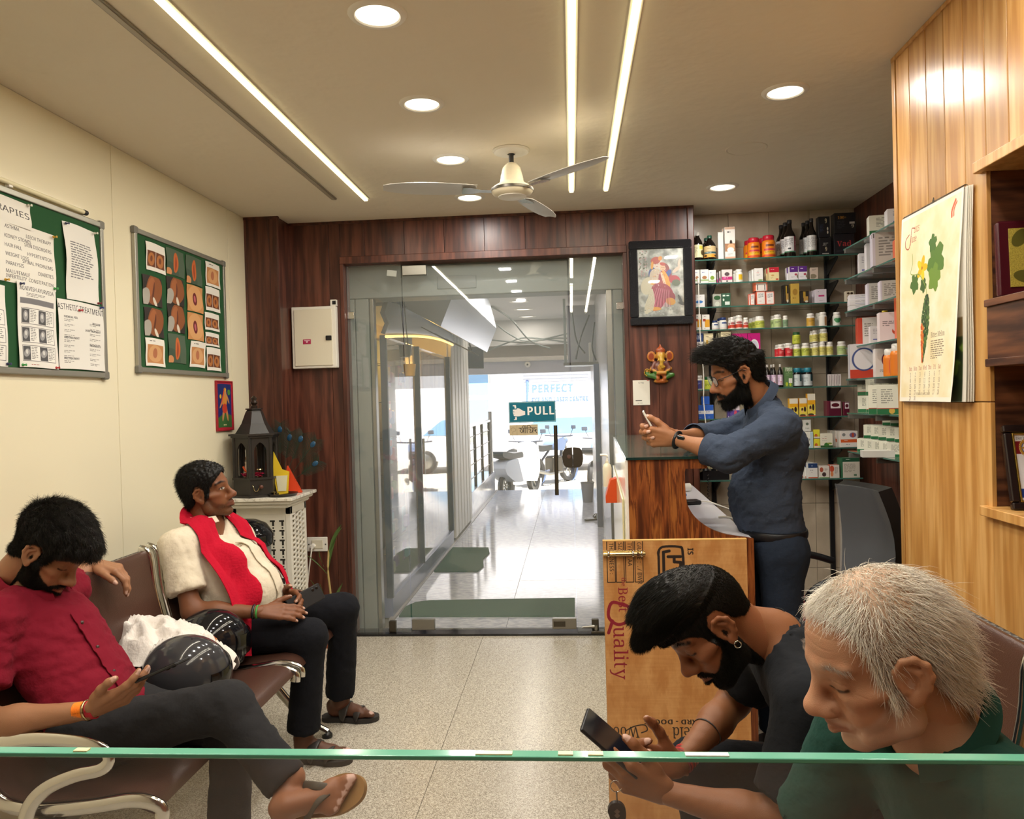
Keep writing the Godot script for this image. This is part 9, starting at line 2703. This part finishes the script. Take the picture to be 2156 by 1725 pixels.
func spec_tee() -> Dictionary:
	return {
		"head": head_at(Vector3(0.285,1.011,-1.695),Vector3(-0.65,-0.735,0.16),Vector3(-0.73,0.662,0.12),1.025),"cell": 0.0023,"skin": hx("87573a"),"hair": hx("15130f"),"hairline": [[-0.12,-0.03],[-0.085,-0.03],[-0.055,-0.022],[-0.036,0.0],[-0.028,0.03],[-0.02,0.045],[0.0,0.048],[0.014,0.034],[0.018,-0.016],[0.028,-0.012],[0.036,0.024],[0.052,0.044],[0.07,0.06],[0.09,0.066]],
		"flow": func(p: Vector3,n: Vector3): return Vector3(1.0,0.1 if p.x < 0.04 else -0.25,0.05) if p.y > 0.075 else Vector3(0.1,-0.7,0),"thick": func(p: Vector3): return 0.0012 + 0.03*smoothstep(0.055,0.105,p.y)*smoothstep(-0.09,0.0,p.x) + 0.022*smoothstep(0.045,0.08,p.x),"sweep": 0.9,
		"len": func(p: Vector3): return 0.004 + 0.034*smoothstep(0.06,0.1,p.y),"strands": 1.8,"lift": 0.1,"mess": 0.1,"hair_r": 0.00045,"beard_k": 0.9,"beard_len": 0.007,"brow_len": 0.009,"fat": 0.0,"nose": 1.0,"lips": hx("7a463a"),"scalp_k": 0.8,"lash": 0.8,
		"fine": true,"fade": [0.03,0.085],"lump": 0.1,"beardline": [[-0.01,0.012],[0.015,0.0],[0.03,-0.03],[0.06,-0.05],[0.085,-0.068]],
		"neck": Vector3(0.435,0.965,-1.735),"chest": Vector3(0.535,0.84,-1.75),"waist": Vector3(0.66,0.68,-1.76),"pelvis": Vector3(0.72,0.59,-1.77),"fwd": Vector3(-1,0,0.0),
		"shL": Vector3(0.455,0.888,-1.57),"elL": Vector3(0.395,0.655,-1.55),"wrL": Vector3(0.175,0.685,-1.61),"shR": Vector3(0.455,0.885,-1.925),"elR": Vector3(0.385,0.735,-1.97),"wrR": Vector3(0.222,0.665,-1.78),
		"hipL": Vector3(0.72,0.57,-1.67),"kneeL": Vector3(0.31,0.53,-1.56),"ankL": Vector3(0.38,0.09,-1.55),"hipR": Vector3(0.72,0.57,-1.87),"kneeR": Vector3(0.29,0.555,-2.0),"ankR": Vector3(0.36,0.09,-2.0),
		"hands": [{"w": Vector3(0.175,0.685,-1.61),"d": Vector3(-0.9,0.35,-0.05),"n": Vector3(0.15,0.3,-0.95),"t": Vector3(0,1,0.2),"curl": [[0.3,0.6,0.5],[0.45,0.7,0.5],[0.5,0.8,0.5],[0.6,0.8,0.5]],"td": Vector3(-0.55,0.8,0.1),"te": Vector3(-0.8,0.6,-0.1),"s": 1.04},
			{"w": Vector3(0.222,0.665,-1.78),"d": Vector3(-0.8,0.25,0.5),"n": Vector3(0.2,0.5,0.8),"t": Vector3(0,1,-0.3),"curl": [0.5,0.7,0.5],"s": 1.03}],
		"feet": [{"side": "L","heel": Vector3(0.42,0.03,-1.55),"d": Vector3(-1,0,0.05),"u": Vector3.UP,"i": Vector3(0,0,-1)},{"side": "R","heel": Vector3(0.4,0.03,-2.0),"d": Vector3(-1,0,0),"u": Vector3.UP,"i": Vector3(0,0,1)}],
		"sleeve": 0.78,"sleeve_r": 0.071,"girth": 0.97,"fold": 0.0045,"fold_f": Vector3(6,8,6),"seed": 21,"cuff_r": 0.055,"collar_r": 0.062}

func spec_old() -> Dictionary:
	return {
		"head": head_at(Vector3(0.424,1.1256,-1.13),Vector3(-0.91,-0.4,0.06),Vector3(-0.389,0.9,0.17),1.036),"cell": 0.0024,"skin": hx("b58a6c"),"hair": hx("fbf7ee"),"hair2": hx("ddd4c4"),"hairline": [[-0.12,-0.085],[-0.085,-0.08],[-0.055,-0.065],[-0.036,-0.035],[-0.028,0.02],[-0.02,0.04],[0.0,0.045],[0.014,0.03],[0.016,-0.03],[0.03,-0.026],[0.034,0.04],[0.038,0.085],[0.055,0.094],[0.09,0.105]],
		"flow": func(p: Vector3,n: Vector3): return Vector3(-0.4 + 0.5*smoothstep(0.0,0.03,p.x),-0.85,0.1).lerp(Vector3(0.75,-0.25,-0.25),smoothstep(-0.05,0.05,p.x)*smoothstep(0.055,0.095,p.y)),"thick": func(p: Vector3): return 0.004,"sweep": 0.0,"no_cap": true,
		"len": func(p: Vector3): return 0.024 + 0.026*smoothstep(0.03,-0.06,p.x) + 0.01*smoothstep(0.1,0.03,p.y),"strands": 0.75,"density": func(p: Vector3): return 0.28 if not p.x < 0.02 or p.y < 0.06 else 0.2,"lift": 0.26,"mess": 0.2,"hair_r": 0.00042,"droop": Vector3(0,-0.12,0),"brow": hx("8a7a6c"),"brow_k": 0.35,"brow_len": 0.012,
		"beard_k": 0.16,"beard_dense": 0.0,"old": true,"fine": true,"fat": 0.004,"nose": 1.16,"ear": 1.06,"lips": hx("94614f"),"scalp": hx("b9a48e"),"scalp_k": 0.55,"lash": 0.85,
		"neck": Vector3(0.515,1.0,-1.165),"chest": Vector3(0.6,0.84,-1.2),"waist": Vector3(0.7,0.68,-1.22),"pelvis": Vector3(0.76,0.59,-1.24),"fwd": Vector3(-0.94,0,0.34),"bulge": [[Vector3(0.66,0.72,-1.19),Vector3(0.12,0.13,0.15)]],
		"shL": Vector3(0.6,0.94,-0.985),"elL": Vector3(0.52,0.7,-0.92),"wrL": Vector3(0.31,0.665,-1.02),"shR": Vector3(0.475,0.93,-1.35),"elR": Vector3(0.39,0.7,-1.4),"wrR": Vector3(0.26,0.665,-1.24),
		"hipL": Vector3(0.78,0.57,-1.14),"kneeL": Vector3(0.37,0.53,-1.0),"ankL": Vector3(0.42,0.09,-1.0),"hipR": Vector3(0.74,0.57,-1.33),"kneeR": Vector3(0.32,0.53,-1.36),"ankR": Vector3(0.37,0.09,-1.36),
		"hands": [{"w": Vector3(0.31,0.665,-1.02),"d": Vector3(-0.9,-0.1,-0.3),"n": Vector3(0,-1,0),"t": Vector3(0,0,-1),"curl": [0.3,0.4,0.3]},{"w": Vector3(0.26,0.665,-1.24),"d": Vector3(-0.9,-0.1,0.3),"n": Vector3(0,-1,0),"t": Vector3(0,0,1),"curl": [0.3,0.4,0.3]}],
		"feet": [{"side": "L","heel": Vector3(0.45,0.03,-1.0),"d": Vector3(-1,0,0.1),"u": Vector3.UP,"i": Vector3(0,0,-1)},{"side": "R","heel": Vector3(0.4,0.03,-1.36),"d": Vector3(-1,0,0),"u": Vector3.UP,"i": Vector3(0,0,1)}],
		"sleeve": 0.8,"sleeve_r": 0.074,"girth": 1.02,"fold": 0.005,"fold_f": Vector3(6,8,6),"seed": 31,"cuff_r": 0.06,"collar_r": 0.066,"vneck": Vector3(0.415,0.9,-1.1)}
var jobs := []
var made := []
var lock := Mutex.new()

func run_job(k: int) -> void:
	var r: Dictionary = figure(jobs[k])
	lock.lock()
	made[k] = r
	lock.unlock()

func person(R: Dictionary,at: Vector3,label: String,shirt: Material,legs: Material,shirt_word := "") -> Node3D:
	var t := thing("person",label,"person",at)
	part(t,"body",R.body.mesh(at),mats.skin)
	part(t,"hair",R.hair.mesh(at),mats.hair)
	if R.has("beard"): part(t,"beard",R.beard.mesh(at),mats.hair)
	part(t,"shirt",R.shirt.mesh(at),shirt)
	part(t,"trousers",R.trousers.mesh(at),legs)
	return t

func put(t: Node3D,called: String,m: MB,mt: Material,par: Node3D = null) -> MeshInstance3D:
	for k in m.v.size(): m.v[k] -= t.position
	return part(par if par else t,called,m.mesh(),mt)

func phone(called: String,label: String,at: Vector3,along: Vector3,face: Vector3,case_m: Material,size := Vector3(0.074,0.154,0.009)) -> Node3D:
	var t := thing(called,label,"phone",at)
	var y := along.normalized()
	var z := (face - y*face.dot(y)).normalized()
	t.basis = Basis(y.cross(z),y,z)
	part(t,"case",MB.new().box(Vector3.ZERO,size,0.0035).mesh(),case_m)
	part(t,"screen",MB.new().box(Vector3(0,0,size.z/2),Vector3(size.x - 0.006,size.y - 0.006,0.0008),0.0).mesh(),mat("phone_screen",hx("15161f"),0.08))
	for k in 2:
		part(t,"camera_lens",MB.new().lathe([Vector2(0.006,0),Vector2(0.006,0.002),Vector2(0.004,0.0026),Vector2(0,0.0022)],14,Transform3D(Basis(Vector3.RIGHT,-PI/2),Vector3(0.02 - 0.0,size.y/2 - 0.016 - 0.018*k,-size.z/2))).mesh(),mats.gloss_black)
	return t

func collar_on(t: Node3D,called: String,S: Dictionary,m: Material,r: float,wide: float,open: float,tilt := 0.35) -> void:
	var hd: Transform3D = S.head
	var up: Vector3 = (hd*Vector3(-0.03,-0.045,0) - S.neck).normalized()
	var fw: Vector3 = (S.fwd - up*S.fwd.dot(up)).normalized()
	var sd := fw.cross(up)
	var pts := []
	for j in 5:
		var f := j/4.0
		for k in 41:
			var a := lerpf(open,TAU - open,k/40.0)
			var rr := r + 0.004 + (0.016*f if f < 0.5 else 0.008 + (f - 0.5)*0.03)
			var dip := 0.022*cos(a) - 0.012*(1.0 - cos(a))*0.0
			pts.append(S.neck + up*(0.022 + wide*(0.9 - absf(f - 0.4)*1.5*(1.0 if f > 0.4 else 1.6)) - dip) + (fw*cos(a) + sd*sin(a)*1.0)*rr)
	put(t,called,MB.new().sheet(pts,41,0.002),m)

func sandal_on(t: Node3D,H: Dictionary,kind: String,sole_m: Material,strap_m: Material) -> void:
	var d: Vector3 = H.d.normalized()
	var u: Vector3 = (H.u - d*H.u.dot(d)).normalized()
	var i: Vector3 = u.cross(d).normalized()
	if i.dot(H.i) < 0.0: i = -i
	var p: Vector3 = H.heel
	var tf := Transform3D(Basis(d,i,u) if Basis(d,i,u).determinant() > 0 else Basis(d,-i,u),p + d*0.112 - u*0.02)
	var so := put(t,"sandal",MB.new().prism(sole_shape(0.278,0.1),0.0,0.02,tf),sole_m)
	so.set_meta("label","worn %s" % kind)
	if kind == "flip-flop":
		for s in [1.0,-1.0]:
			var a := p + d*0.175 + i*0.012 + u*0.036
			var b: Vector3 = p + d*0.075 + i*0.05*s + u*0.006
			put(t,"strap",MB.new().tube(curve([a,a.lerp(b,0.45) + u*0.03,b],6),0.011,8,0.32,u),strap_m,so)
	else:
		for e in [[0.085,0.024],[0.15,0.018]]:
			var c: Vector3 = p + d*e[0]
			var pts := []
			for k in 11:
				var a := PI*k/10.0
				pts.append(c + i*cos(a)*0.052 + u*(sin(a)*(0.068 if e[0] < 0.1 else 0.045) - 0.002) + d*0.01*sin(a))
			put(t,"strap",MB.new().tube(pts,e[1],8,0.2,d.cross(u).cross(d)),strap_m,so)

func placket(t: Node3D,md: MD,a: Vector3,b: Vector3,dir: Vector3,m: Material,w: float) -> void:
	dir = dir.normalized()
	var side := (b - a).cross(dir).normalized()
	var pts := []
	for k in 26:
		for j in 3:
			pts.append(md.on_surface(a.lerp(b,k/25.0) + side*w*(j - 1),dir,0.011) + dir*0.004)
	put(t,"placket",MB.new().sheet(pts,3,0.003),m)

func build_people() -> void:
	skin_mat()
	hair_mat()
	jobs = [spec_red(),spec_scarf(),spec_clerk(),spec_tee(),spec_old()]
	made.resize(jobs.size())
	var g := WorkerThreadPool.add_group_task(run_job,jobs.size())
	WorkerThreadPool.wait_for_group_task_completion(g)
	var black := cloth("black_trousers","191a1f",0.1)
	dress_red(made[0],jobs[0])
	dress_scarf(made[1],jobs[1],black)
	dress_clerk(made[2],jobs[2])
	dress_tee(made[3],jobs[3],black)
	dress_old(made[4],jobs[4],black)
	build_relief()

func dress_red(R: Dictionary,S: Dictionary) -> void:
	var sh := cloth("maroon_shirt","7d1a2c",0.16)
	var t := person(R,Vector3(-1.4,0,-2.2),"bearded young man in a maroon shirt with crossed legs, reading his phone",sh,cloth("charcoal_jeans","2b2b2d",0.1))
	collar_on(t,"collar",S,sh,0.072,0.045,0.35)
	for e in [[-0.012,"ff8a1c",7],[0.022,"c3283a",5]]:
		for k in e[2]:
			put(t,"wrist_thread",MB.new().tube(ring_on(S.elR,S.wrR,1.0,0.0275,-0.03 + e[0] + k*0.0034,Vector3(-0.3,0.7,-0.6)),0.0021,6,1.0,Vector3.UP,false),mat("thread_" + e[1],hx(e[1]),0.7))
	put(t,"bangle",MB.new().tube(ring_on(S.elR,S.wrR,1.0,0.031,-0.012,Vector3(-0.3,0.7,-0.6)),0.003,8,1.0,Vector3.UP,false),mats.brass)
	for H in S.feet: sandal_on(t,H,"flip-flop",mat("flip_sole",hx("8f6b3c"),0.8),mat("flip_strap",hx("4a4238"),0.7))
	placket(t,R.shirt,Vector3(-1.5,0.9,-2.2),Vector3(-1.35,0.62,-2.2),Vector3(0.86,0.45,0.3),sh,0.016)
	for k in 4:
		var p: Vector3 = [Vector3(-1.44,0.86,-2.12),Vector3(-1.395,0.80,-2.125),Vector3(-1.345,0.735,-2.13),Vector3(-1.3,0.67,-2.14)][k]
		p = R.shirt.on_surface(Vector3(-1.5,0.9,-2.2).lerp(Vector3(-1.35,0.62,-2.2),0.12 + k*0.27),Vector3(0.86,0.45,0.3).normalized(),0.012) + Vector3(0.86,0.45,0.3)*0.007
		put(t,"button",MB.new().lathe([Vector2(0,0.003),Vector2(0.005,0.002),Vector2(0.0058,0)],12,Transform3D(rot_to(Vector3(0.86,0.45,0.3),Vector3.UP),p)),mat("button_dark",hx("3a2420"),0.3))
	phone("phone","black phone held in the hand of the man in the maroon shirt",Vector3(-1.118,0.802,-1.99),Vector3(0.92,0.39,0),Vector3(-0.39,0.9,-0.1),mat("phone_black",hx("1b1b1e"),0.4))

func dress_scarf(R: Dictionary,S: Dictionary,black: Material) -> void:
	var sh := cloth("ivory_shirt","dbd0bb",0.16)
	var t := person(R,Vector3(-1.4,0,-3.25),"man in an ivory shirt and long red scarf, upright on the bench",sh,black)
	collar_on(t,"collar",S,sh,0.064,0.035,0.5)
	var red := cloth("red_scarf","b8152f",0.25,7.0)
	for e in [[[Vector3(-1.66,0.99,-3.3),Vector3(-1.655,1.035,-3.24),Vector3(-1.625,1.0,-3.165),Vector3(-1.52,0.9,-3.12),Vector3(-1.43,0.8,-3.09),Vector3(-1.375,0.69,-3.07),Vector3(-1.355,0.6,-3.02),Vector3(-1.34,0.51,-2.99)],0.055],[[Vector3(-1.66,0.99,-3.2),Vector3(-1.645,1.035,-3.28),Vector3(-1.6,1.015,-3.345),Vector3(-1.49,0.92,-3.375),Vector3(-1.37,0.8,-3.36),Vector3(-1.29,0.7,-3.345),Vector3(-1.26,0.63,-3.335)],0.042]]:
		var path := curve(e[0],5)
		var pts := []
		for k in path.size():
			var f := k/float(path.size() - 1)
			var tg: Vector3 = (path[mini(k + 1,path.size() - 1)] - path[maxi(k - 1,0)]).normalized()
			var out := Vector3(0.8,0.5,0.0)
			var side := tg.cross(out).normalized()
			out = side.cross(tg).normalized()
			for j in 9:
				var s := (j - 4)/4.0
				var w: float = e[1]*(0.8 + 0.35*f)
				var q: Vector3 = path[k] + side*s*w
				var lift := 0.0
				if f > 0.1 and f < 0.93: lift = maxf(0.0,(R.shirt.on_surface(q - out*0.12,out,0.014) - q).dot(out))
				pts.append(q + out*(minf(lift,0.09) + 0.012*(1.0 - s*s) + 0.004*sin(s*9.0 + f*5.0) + 0.008))
		put(t,"scarf",MB.new().sheet(pts,9,0.004),red)
	placket(t,R.shirt,Vector3(-1.5,0.9,-3.24),Vector3(-1.4,0.6,-3.24),Vector3(0.9,0.4,0.1),sh,0.016)
	put(t,"wrist_thread",MB.new().tube(ring_on(S.elR,S.wrR,1.0,0.028,-0.012,Vector3(0,1,0.3)),0.0045,8,1.0,Vector3.UP,false),mat("thread_green",hx("3f8a3a"),0.7))
	put(t,"watch_strap",MB.new().tube(ring_on(S.elR,S.wrR,1.0,0.029,-0.026,Vector3(0,1,0.3)),0.006,8,1.0,Vector3.UP,false),mats.black_plastic)
	for H in S.feet: sandal_on(t,H,"strapped sandal",mat("sandal_sole",hx("2a2624"),0.7),mat("sandal_strap",hx("332f2c"),0.4))
	phone("phone","black phone in the lap of the man with the red scarf",Vector3(-1.165,0.668,-3.27),Vector3(0.75,0.35,-0.5),Vector3(-0.5,-0.3,-0.8),mats.phone_black)

func dress_clerk(R: Dictionary,S: Dictionary) -> void:
	var sh := cloth("slate_shirt","3c4658",0.18)
	var t := person(R,Vector3(0.8,0,-3.2),"bearded man with glasses in a slate blue shirt standing at the counter",sh,cloth("navy_trousers","27303f",0.1))
	collar_on(t,"collar",S,sh,0.06,0.045,0.4)
	for s in ["L","R"]:
		put(t,"rolled_cuff",MB.new().tube([S["el" + s].lerp(S["wr" + s],0.24),S["el" + s].lerp(S["wr" + s],0.27),S["el" + s].lerp(S["wr" + s],0.4),S["el" + s].lerp(S["wr" + s],0.42)],[0.058,0.063,0.063,0.058],24,1.0,Vector3.UP,false),sh)
	var belt := []
	for k in 41:
		var a := TAU*k/40.0
		belt.append(Vector3(0.795 + cos(a)*0.125,0.945,-3.2 + sin(a)*0.168))
	put(t,"belt",MB.new().tube(belt,0.018,8,0.35,Vector3.RIGHT.cross(Vector3.UP),false),mat("belt_black",hx("14161b"),0.4))
	var hd: Transform3D = S.head
	var fr := mat("glasses_frame",hx("16161a"),0.3)
	for s in [-1.0,1.0]:
		var rim := []
		for k in 25:
			var a := TAU*k/24.0
			rim.append(hd*Vector3(0.1 - 0.004*absf(cos(a)),0.008 + sin(a)*0.019,s*0.034 + cos(a)*0.026))
		put(t,"lens_rim",MB.new().tube(rim,0.0016,6,1.0,Vector3.UP,false),fr)
		put(t,"temple_arm",MB.new().tube([hd*Vector3(0.094,0.014,s*0.06),hd*Vector3(0.06,0.016,s*0.076),hd*Vector3(0.0,0.022,s*0.082),hd*Vector3(-0.015,0.01,s*0.083)],0.0017,6),fr)
		put(t,"lens",MB.new().prism(PackedVector2Array(range(16).map(func(k): return Vector2(cos(TAU*k/16.0)*0.0255,sin(TAU*k/16.0)*0.0185))),-0.0006,0.0006,hd*Transform3D(Basis(Vector3.UP,PI/2),Vector3(0.098,0.008,s*0.034))),mats.clear_glass)
	put(t,"bridge",MB.new().tube([hd*Vector3(0.098,0.012,-0.009),hd*Vector3(0.103,0.014,0),hd*Vector3(0.098,0.012,0.009)],0.0016,6),fr)
	put(t,"watch_strap",MB.new().tube(ring_on(S.elL,S.wrL,1.0,0.029,-0.012,Vector3(0,0,1)),0.009,8,0.4,Vector3(0,0,1),false),mats.black_plastic)
	var wd: Vector3 = (S.wrL - S.elL).normalized()
	put(t,"watch_face",MB.new().box(Vector3.ZERO,Vector3(0.034,0.04,0.01),0.004,Transform3D(Basis(wd,Vector3(-0.2,0.9,0.35).normalized(),wd.cross(Vector3(-0.2,0.9,0.35)).normalized()),S.wrL - wd*0.012 + Vector3(0.012,0.0,0.03))),mats.gloss_black)
	for z in [-3.1,-3.3]:
		put(t,"shoe",MB.new().prism(curve2([Vector2(0.06,0.0),Vector2(0.065,0.07),Vector2(0.0,0.1),Vector2(-0.09,0.06),Vector2(-0.2,0.045),Vector2(-0.225,0.015),Vector2(-0.21,0.0)],4),-0.042,0.042,Transform3D(Basis(),Vector3(0.84,0.0,z))),mats.black_plastic)
	phone("phone","white-edged phone held up in both hands of the standing man",Vector3(0.322,1.376,-3.162),Vector3(-0.46,0.88,0),Vector3(0.88,0.46,0.1),mats.white_plastic)

func dress_tee(R: Dictionary,S: Dictionary,black: Material) -> void:
	var sh := cloth("black_tee","1d1f23",0.1)
	var t := person(R,Vector3(0.5,0,-1.76),"bearded young man in a black T-shirt bent over his phone, hair swept forward",sh,black)
	var hd: Transform3D = S.head
	var er := []
	for k in 21:
		var a := TAU*k/20.0
		er.append(hd*Vector3(0.002 + 0.0065*cos(a),-0.036 + 0.0075*sin(a),-0.081))
	put(t,"earring",MB.new().tube(er,0.0014,6,1.0,Vector3.UP,false),mats.chrome)
	for k in 6:
		put(t,"wrist_thread",MB.new().tube(ring_on(S.elR,S.wrR,1.0,0.0275,-0.036 + k*0.006,Vector3(0.2,0.9,0.3)),0.003,6,1.0,Vector3.UP,false),mat("thread_%d" % (k % 2),hx(["b8322a","7a1f24"][k % 2]),0.7))
	for e in [[0.46,0.0385],[0.52,0.0378]]:
		put(t,"tattoo_band",MB.new().tube(ring_on(S.elR,S.wrR,e[0],0.0352,0.0,Vector3(0.2,0.9,0.3),1.0),0.0035,6,0.3,Vector3.UP,false),mat("tattoo_ink",hx("2c2622"),0.6))
	phone("phone","black phone held low by the young man in the black T-shirt",Vector3(0.066,0.778,-1.63),Vector3(-0.74,0.66,0),Vector3(0.62,0.7,0.35),mats.phone_black)
	var ky := thing("car_key","black car key hanging on a ring from the young man's hand","key",Vector3(0.072,0.695,-1.615))
	part(ky,"key_ring",MB.new().tube(range(21).map(func(k): return Vector3(0.012*cos(TAU*k/20.0),0.012*sin(TAU*k/20.0),0)),0.0012,6,1.0,Vector3.BACK,false).mesh(),mats.chrome)
	part(ky,"link",MB.new().tube([Vector3(0,-0.011,0),Vector3(0.001,-0.034,0)],0.0018,6).mesh(),mats.steel)
	var fob := part(ky,"fob",MB.new().prism(curve2([Vector2(-0.016,-0.06),Vector2(-0.019,-0.048),Vector2(-0.01,-0.034),Vector2(0.008,-0.034),Vector2(0.018,-0.048),Vector2(0.016,-0.068),Vector2(0.0,-0.075),Vector2(-0.014,-0.068)],3),-0.006,0.006).mesh(),mats.black_plastic)
	part(fob,"emblem",MB.new().prism(PackedVector2Array([Vector2(-0.006,-0.05),Vector2(0.0,-0.044),Vector2(0.006,-0.05),Vector2(0.002,-0.054),Vector2(0.006,-0.058),Vector2(0,-0.064),Vector2(-0.006,-0.058),Vector2(-0.002,-0.054)]),0.006,0.0066).mesh(),mats.steel)
	part(ky,"blade",span(Vector3(-0.006,-0.12,-0.001),Vector3(0.004,-0.072,0.001),0.0005),mats.steel)

func dress_old(R: Dictionary,S: Dictionary,black: Material) -> void:
	var sh := cloth("green_tee","1f4038",0.12)
	var t := person(R,Vector3(0.6,0,-1.2),"elderly man with white wispy hair and closed eyes in a dark green shirt",sh,black)
	collar_on(t,"collar",S,sh,0.066,0.03,0.55)
	for H in S.feet: sandal_on(t,H,"strapped sandal",mat("sandal_sole",hx("2a2624"),0.7),mat("sandal_strap",hx("332f2c"),0.4))
# painted elephant-headed relief on the pillar

func build_relief() -> void:
	var g := F3.new(Vector3(-0.1,-0.135,-0.01),Vector3(0.1,0.135,0.075),0.003,320.0)
	g.ell(Vector3(0,-0.02,0.012),Vector3(0.042,0.045,0.028))
	g.ell(Vector3(0,0.05,0.02),Vector3(0.03,0.032,0.024))
	g.ell(Vector3(0,0.085,0.016),Vector3(0.03,0.02,0.02))
	g.cap(Vector3(0,0.095,0.016),Vector3(0,0.122,0.012),0.014,0.004)
	var tr := [Vector3(0,0.045,0.042),Vector3(0.002,0.02,0.05),Vector3(0.001,-0.005,0.05),Vector3(0.008,-0.02,0.048),Vector3(0.02,-0.018,0.046)]
	for k in 4: g.cap(tr[k],tr[k + 1],0.013 - k*0.0018,0.0112 - k*0.0018)
	for s in [-1.0,1.0]:
		g.ell(Vector3(s*0.055,0.05,0.008),Vector3(0.028,0.034,0.008))
		g.ell(Vector3(s*0.056,0.05,0.017),Vector3(0.018,0.024,0.005),-0.8)
		g.cap(Vector3(s*0.036,0.01,0.014),Vector3(s*0.056,-0.03,0.022),0.013,0.011)
		g.cap(Vector3(s*0.056,-0.03,0.022),Vector3(s*0.036,-0.045,0.036),0.011,0.01)
		g.cap(Vector3(s*0.02,-0.065,0.02),Vector3(s*0.07,-0.068,0.02),0.018,0.012)
		g.cap(Vector3(s*0.07,-0.068,0.02),Vector3(s*0.02,-0.088,0.03),0.013,0.012)
		g.cap(Vector3(s*0.014,0.033,0.038),Vector3(s*0.022,0.018,0.05),0.004,0.003)
	g.ell(Vector3(0,-0.105,0.014),Vector3(0.046,0.014,0.02))
	g.cap(Vector3(-0.085,-0.04,0.012),Vector3(-0.085,-0.06,0.012),0.016,0.018)
	g.cap(Vector3(-0.022,-0.055,0.046),Vector3(0.022,-0.055,0.046),0.012,0.012)
	var m := g.net().relax(1).normals()
	for k in m.v.size():
		var p := m.v[k]
		var c := hx("b07a2c")
		if p.y < -0.045 and absf(p.x) > 0.03 and p.y > -0.095: c = hx("3f6a2a")
		if p.y < -0.06 and absf(p.x) < 0.03: c = hx("b5642c")
		if p.y > 0.075: c = hx("9c4a24")
		if p.y < 0.04 and p.y > -0.05 and absf(p.x) < 0.06 and p.z < 0.036: c = hx("6a3a2c")
		if absf(p.x) > 0.04 and p.y > 0.02: c = hx("b06a28").lerp(hx("8a3a1c"),1.0 if Vector2((absf(p.x) - 0.056)/0.018,(p.y - 0.05)/0.024).length() < 0.9 else 0.0)
		if p.z > 0.04 and absf(p.x) < 0.026 and p.y > -0.03: c = hx("c49a3a")
		m.c.append(lin(c))
	var gm := mat("relief_paint",Color.WHITE,0.35)
	gm.vertex_color_use_as_albedo = true
	var t := thing("wall_relief","painted elephant-headed wall relief on the dark pillar below the framed painting","relief",Vector3(0.56,1.7,-4.918))
	part(t,"figure",m.mesh(),gm)
	var med := []
	for k in 14:
		var a := TAU*k/14.0
		med.append(Vector3(-0.085 + 0.017*cos(a),-0.05 + 0.019*sin(a),0.027))
	var mm := MB.new()
	for q in med: mm.lathe([Vector2(0,0.004),Vector2(0.004,0.002),Vector2(0.0045,0)],8,Transform3D(Basis(Vector3.RIGHT,PI/2),q))
	part(t,"rosette",mm.mesh(),mats.gilt)
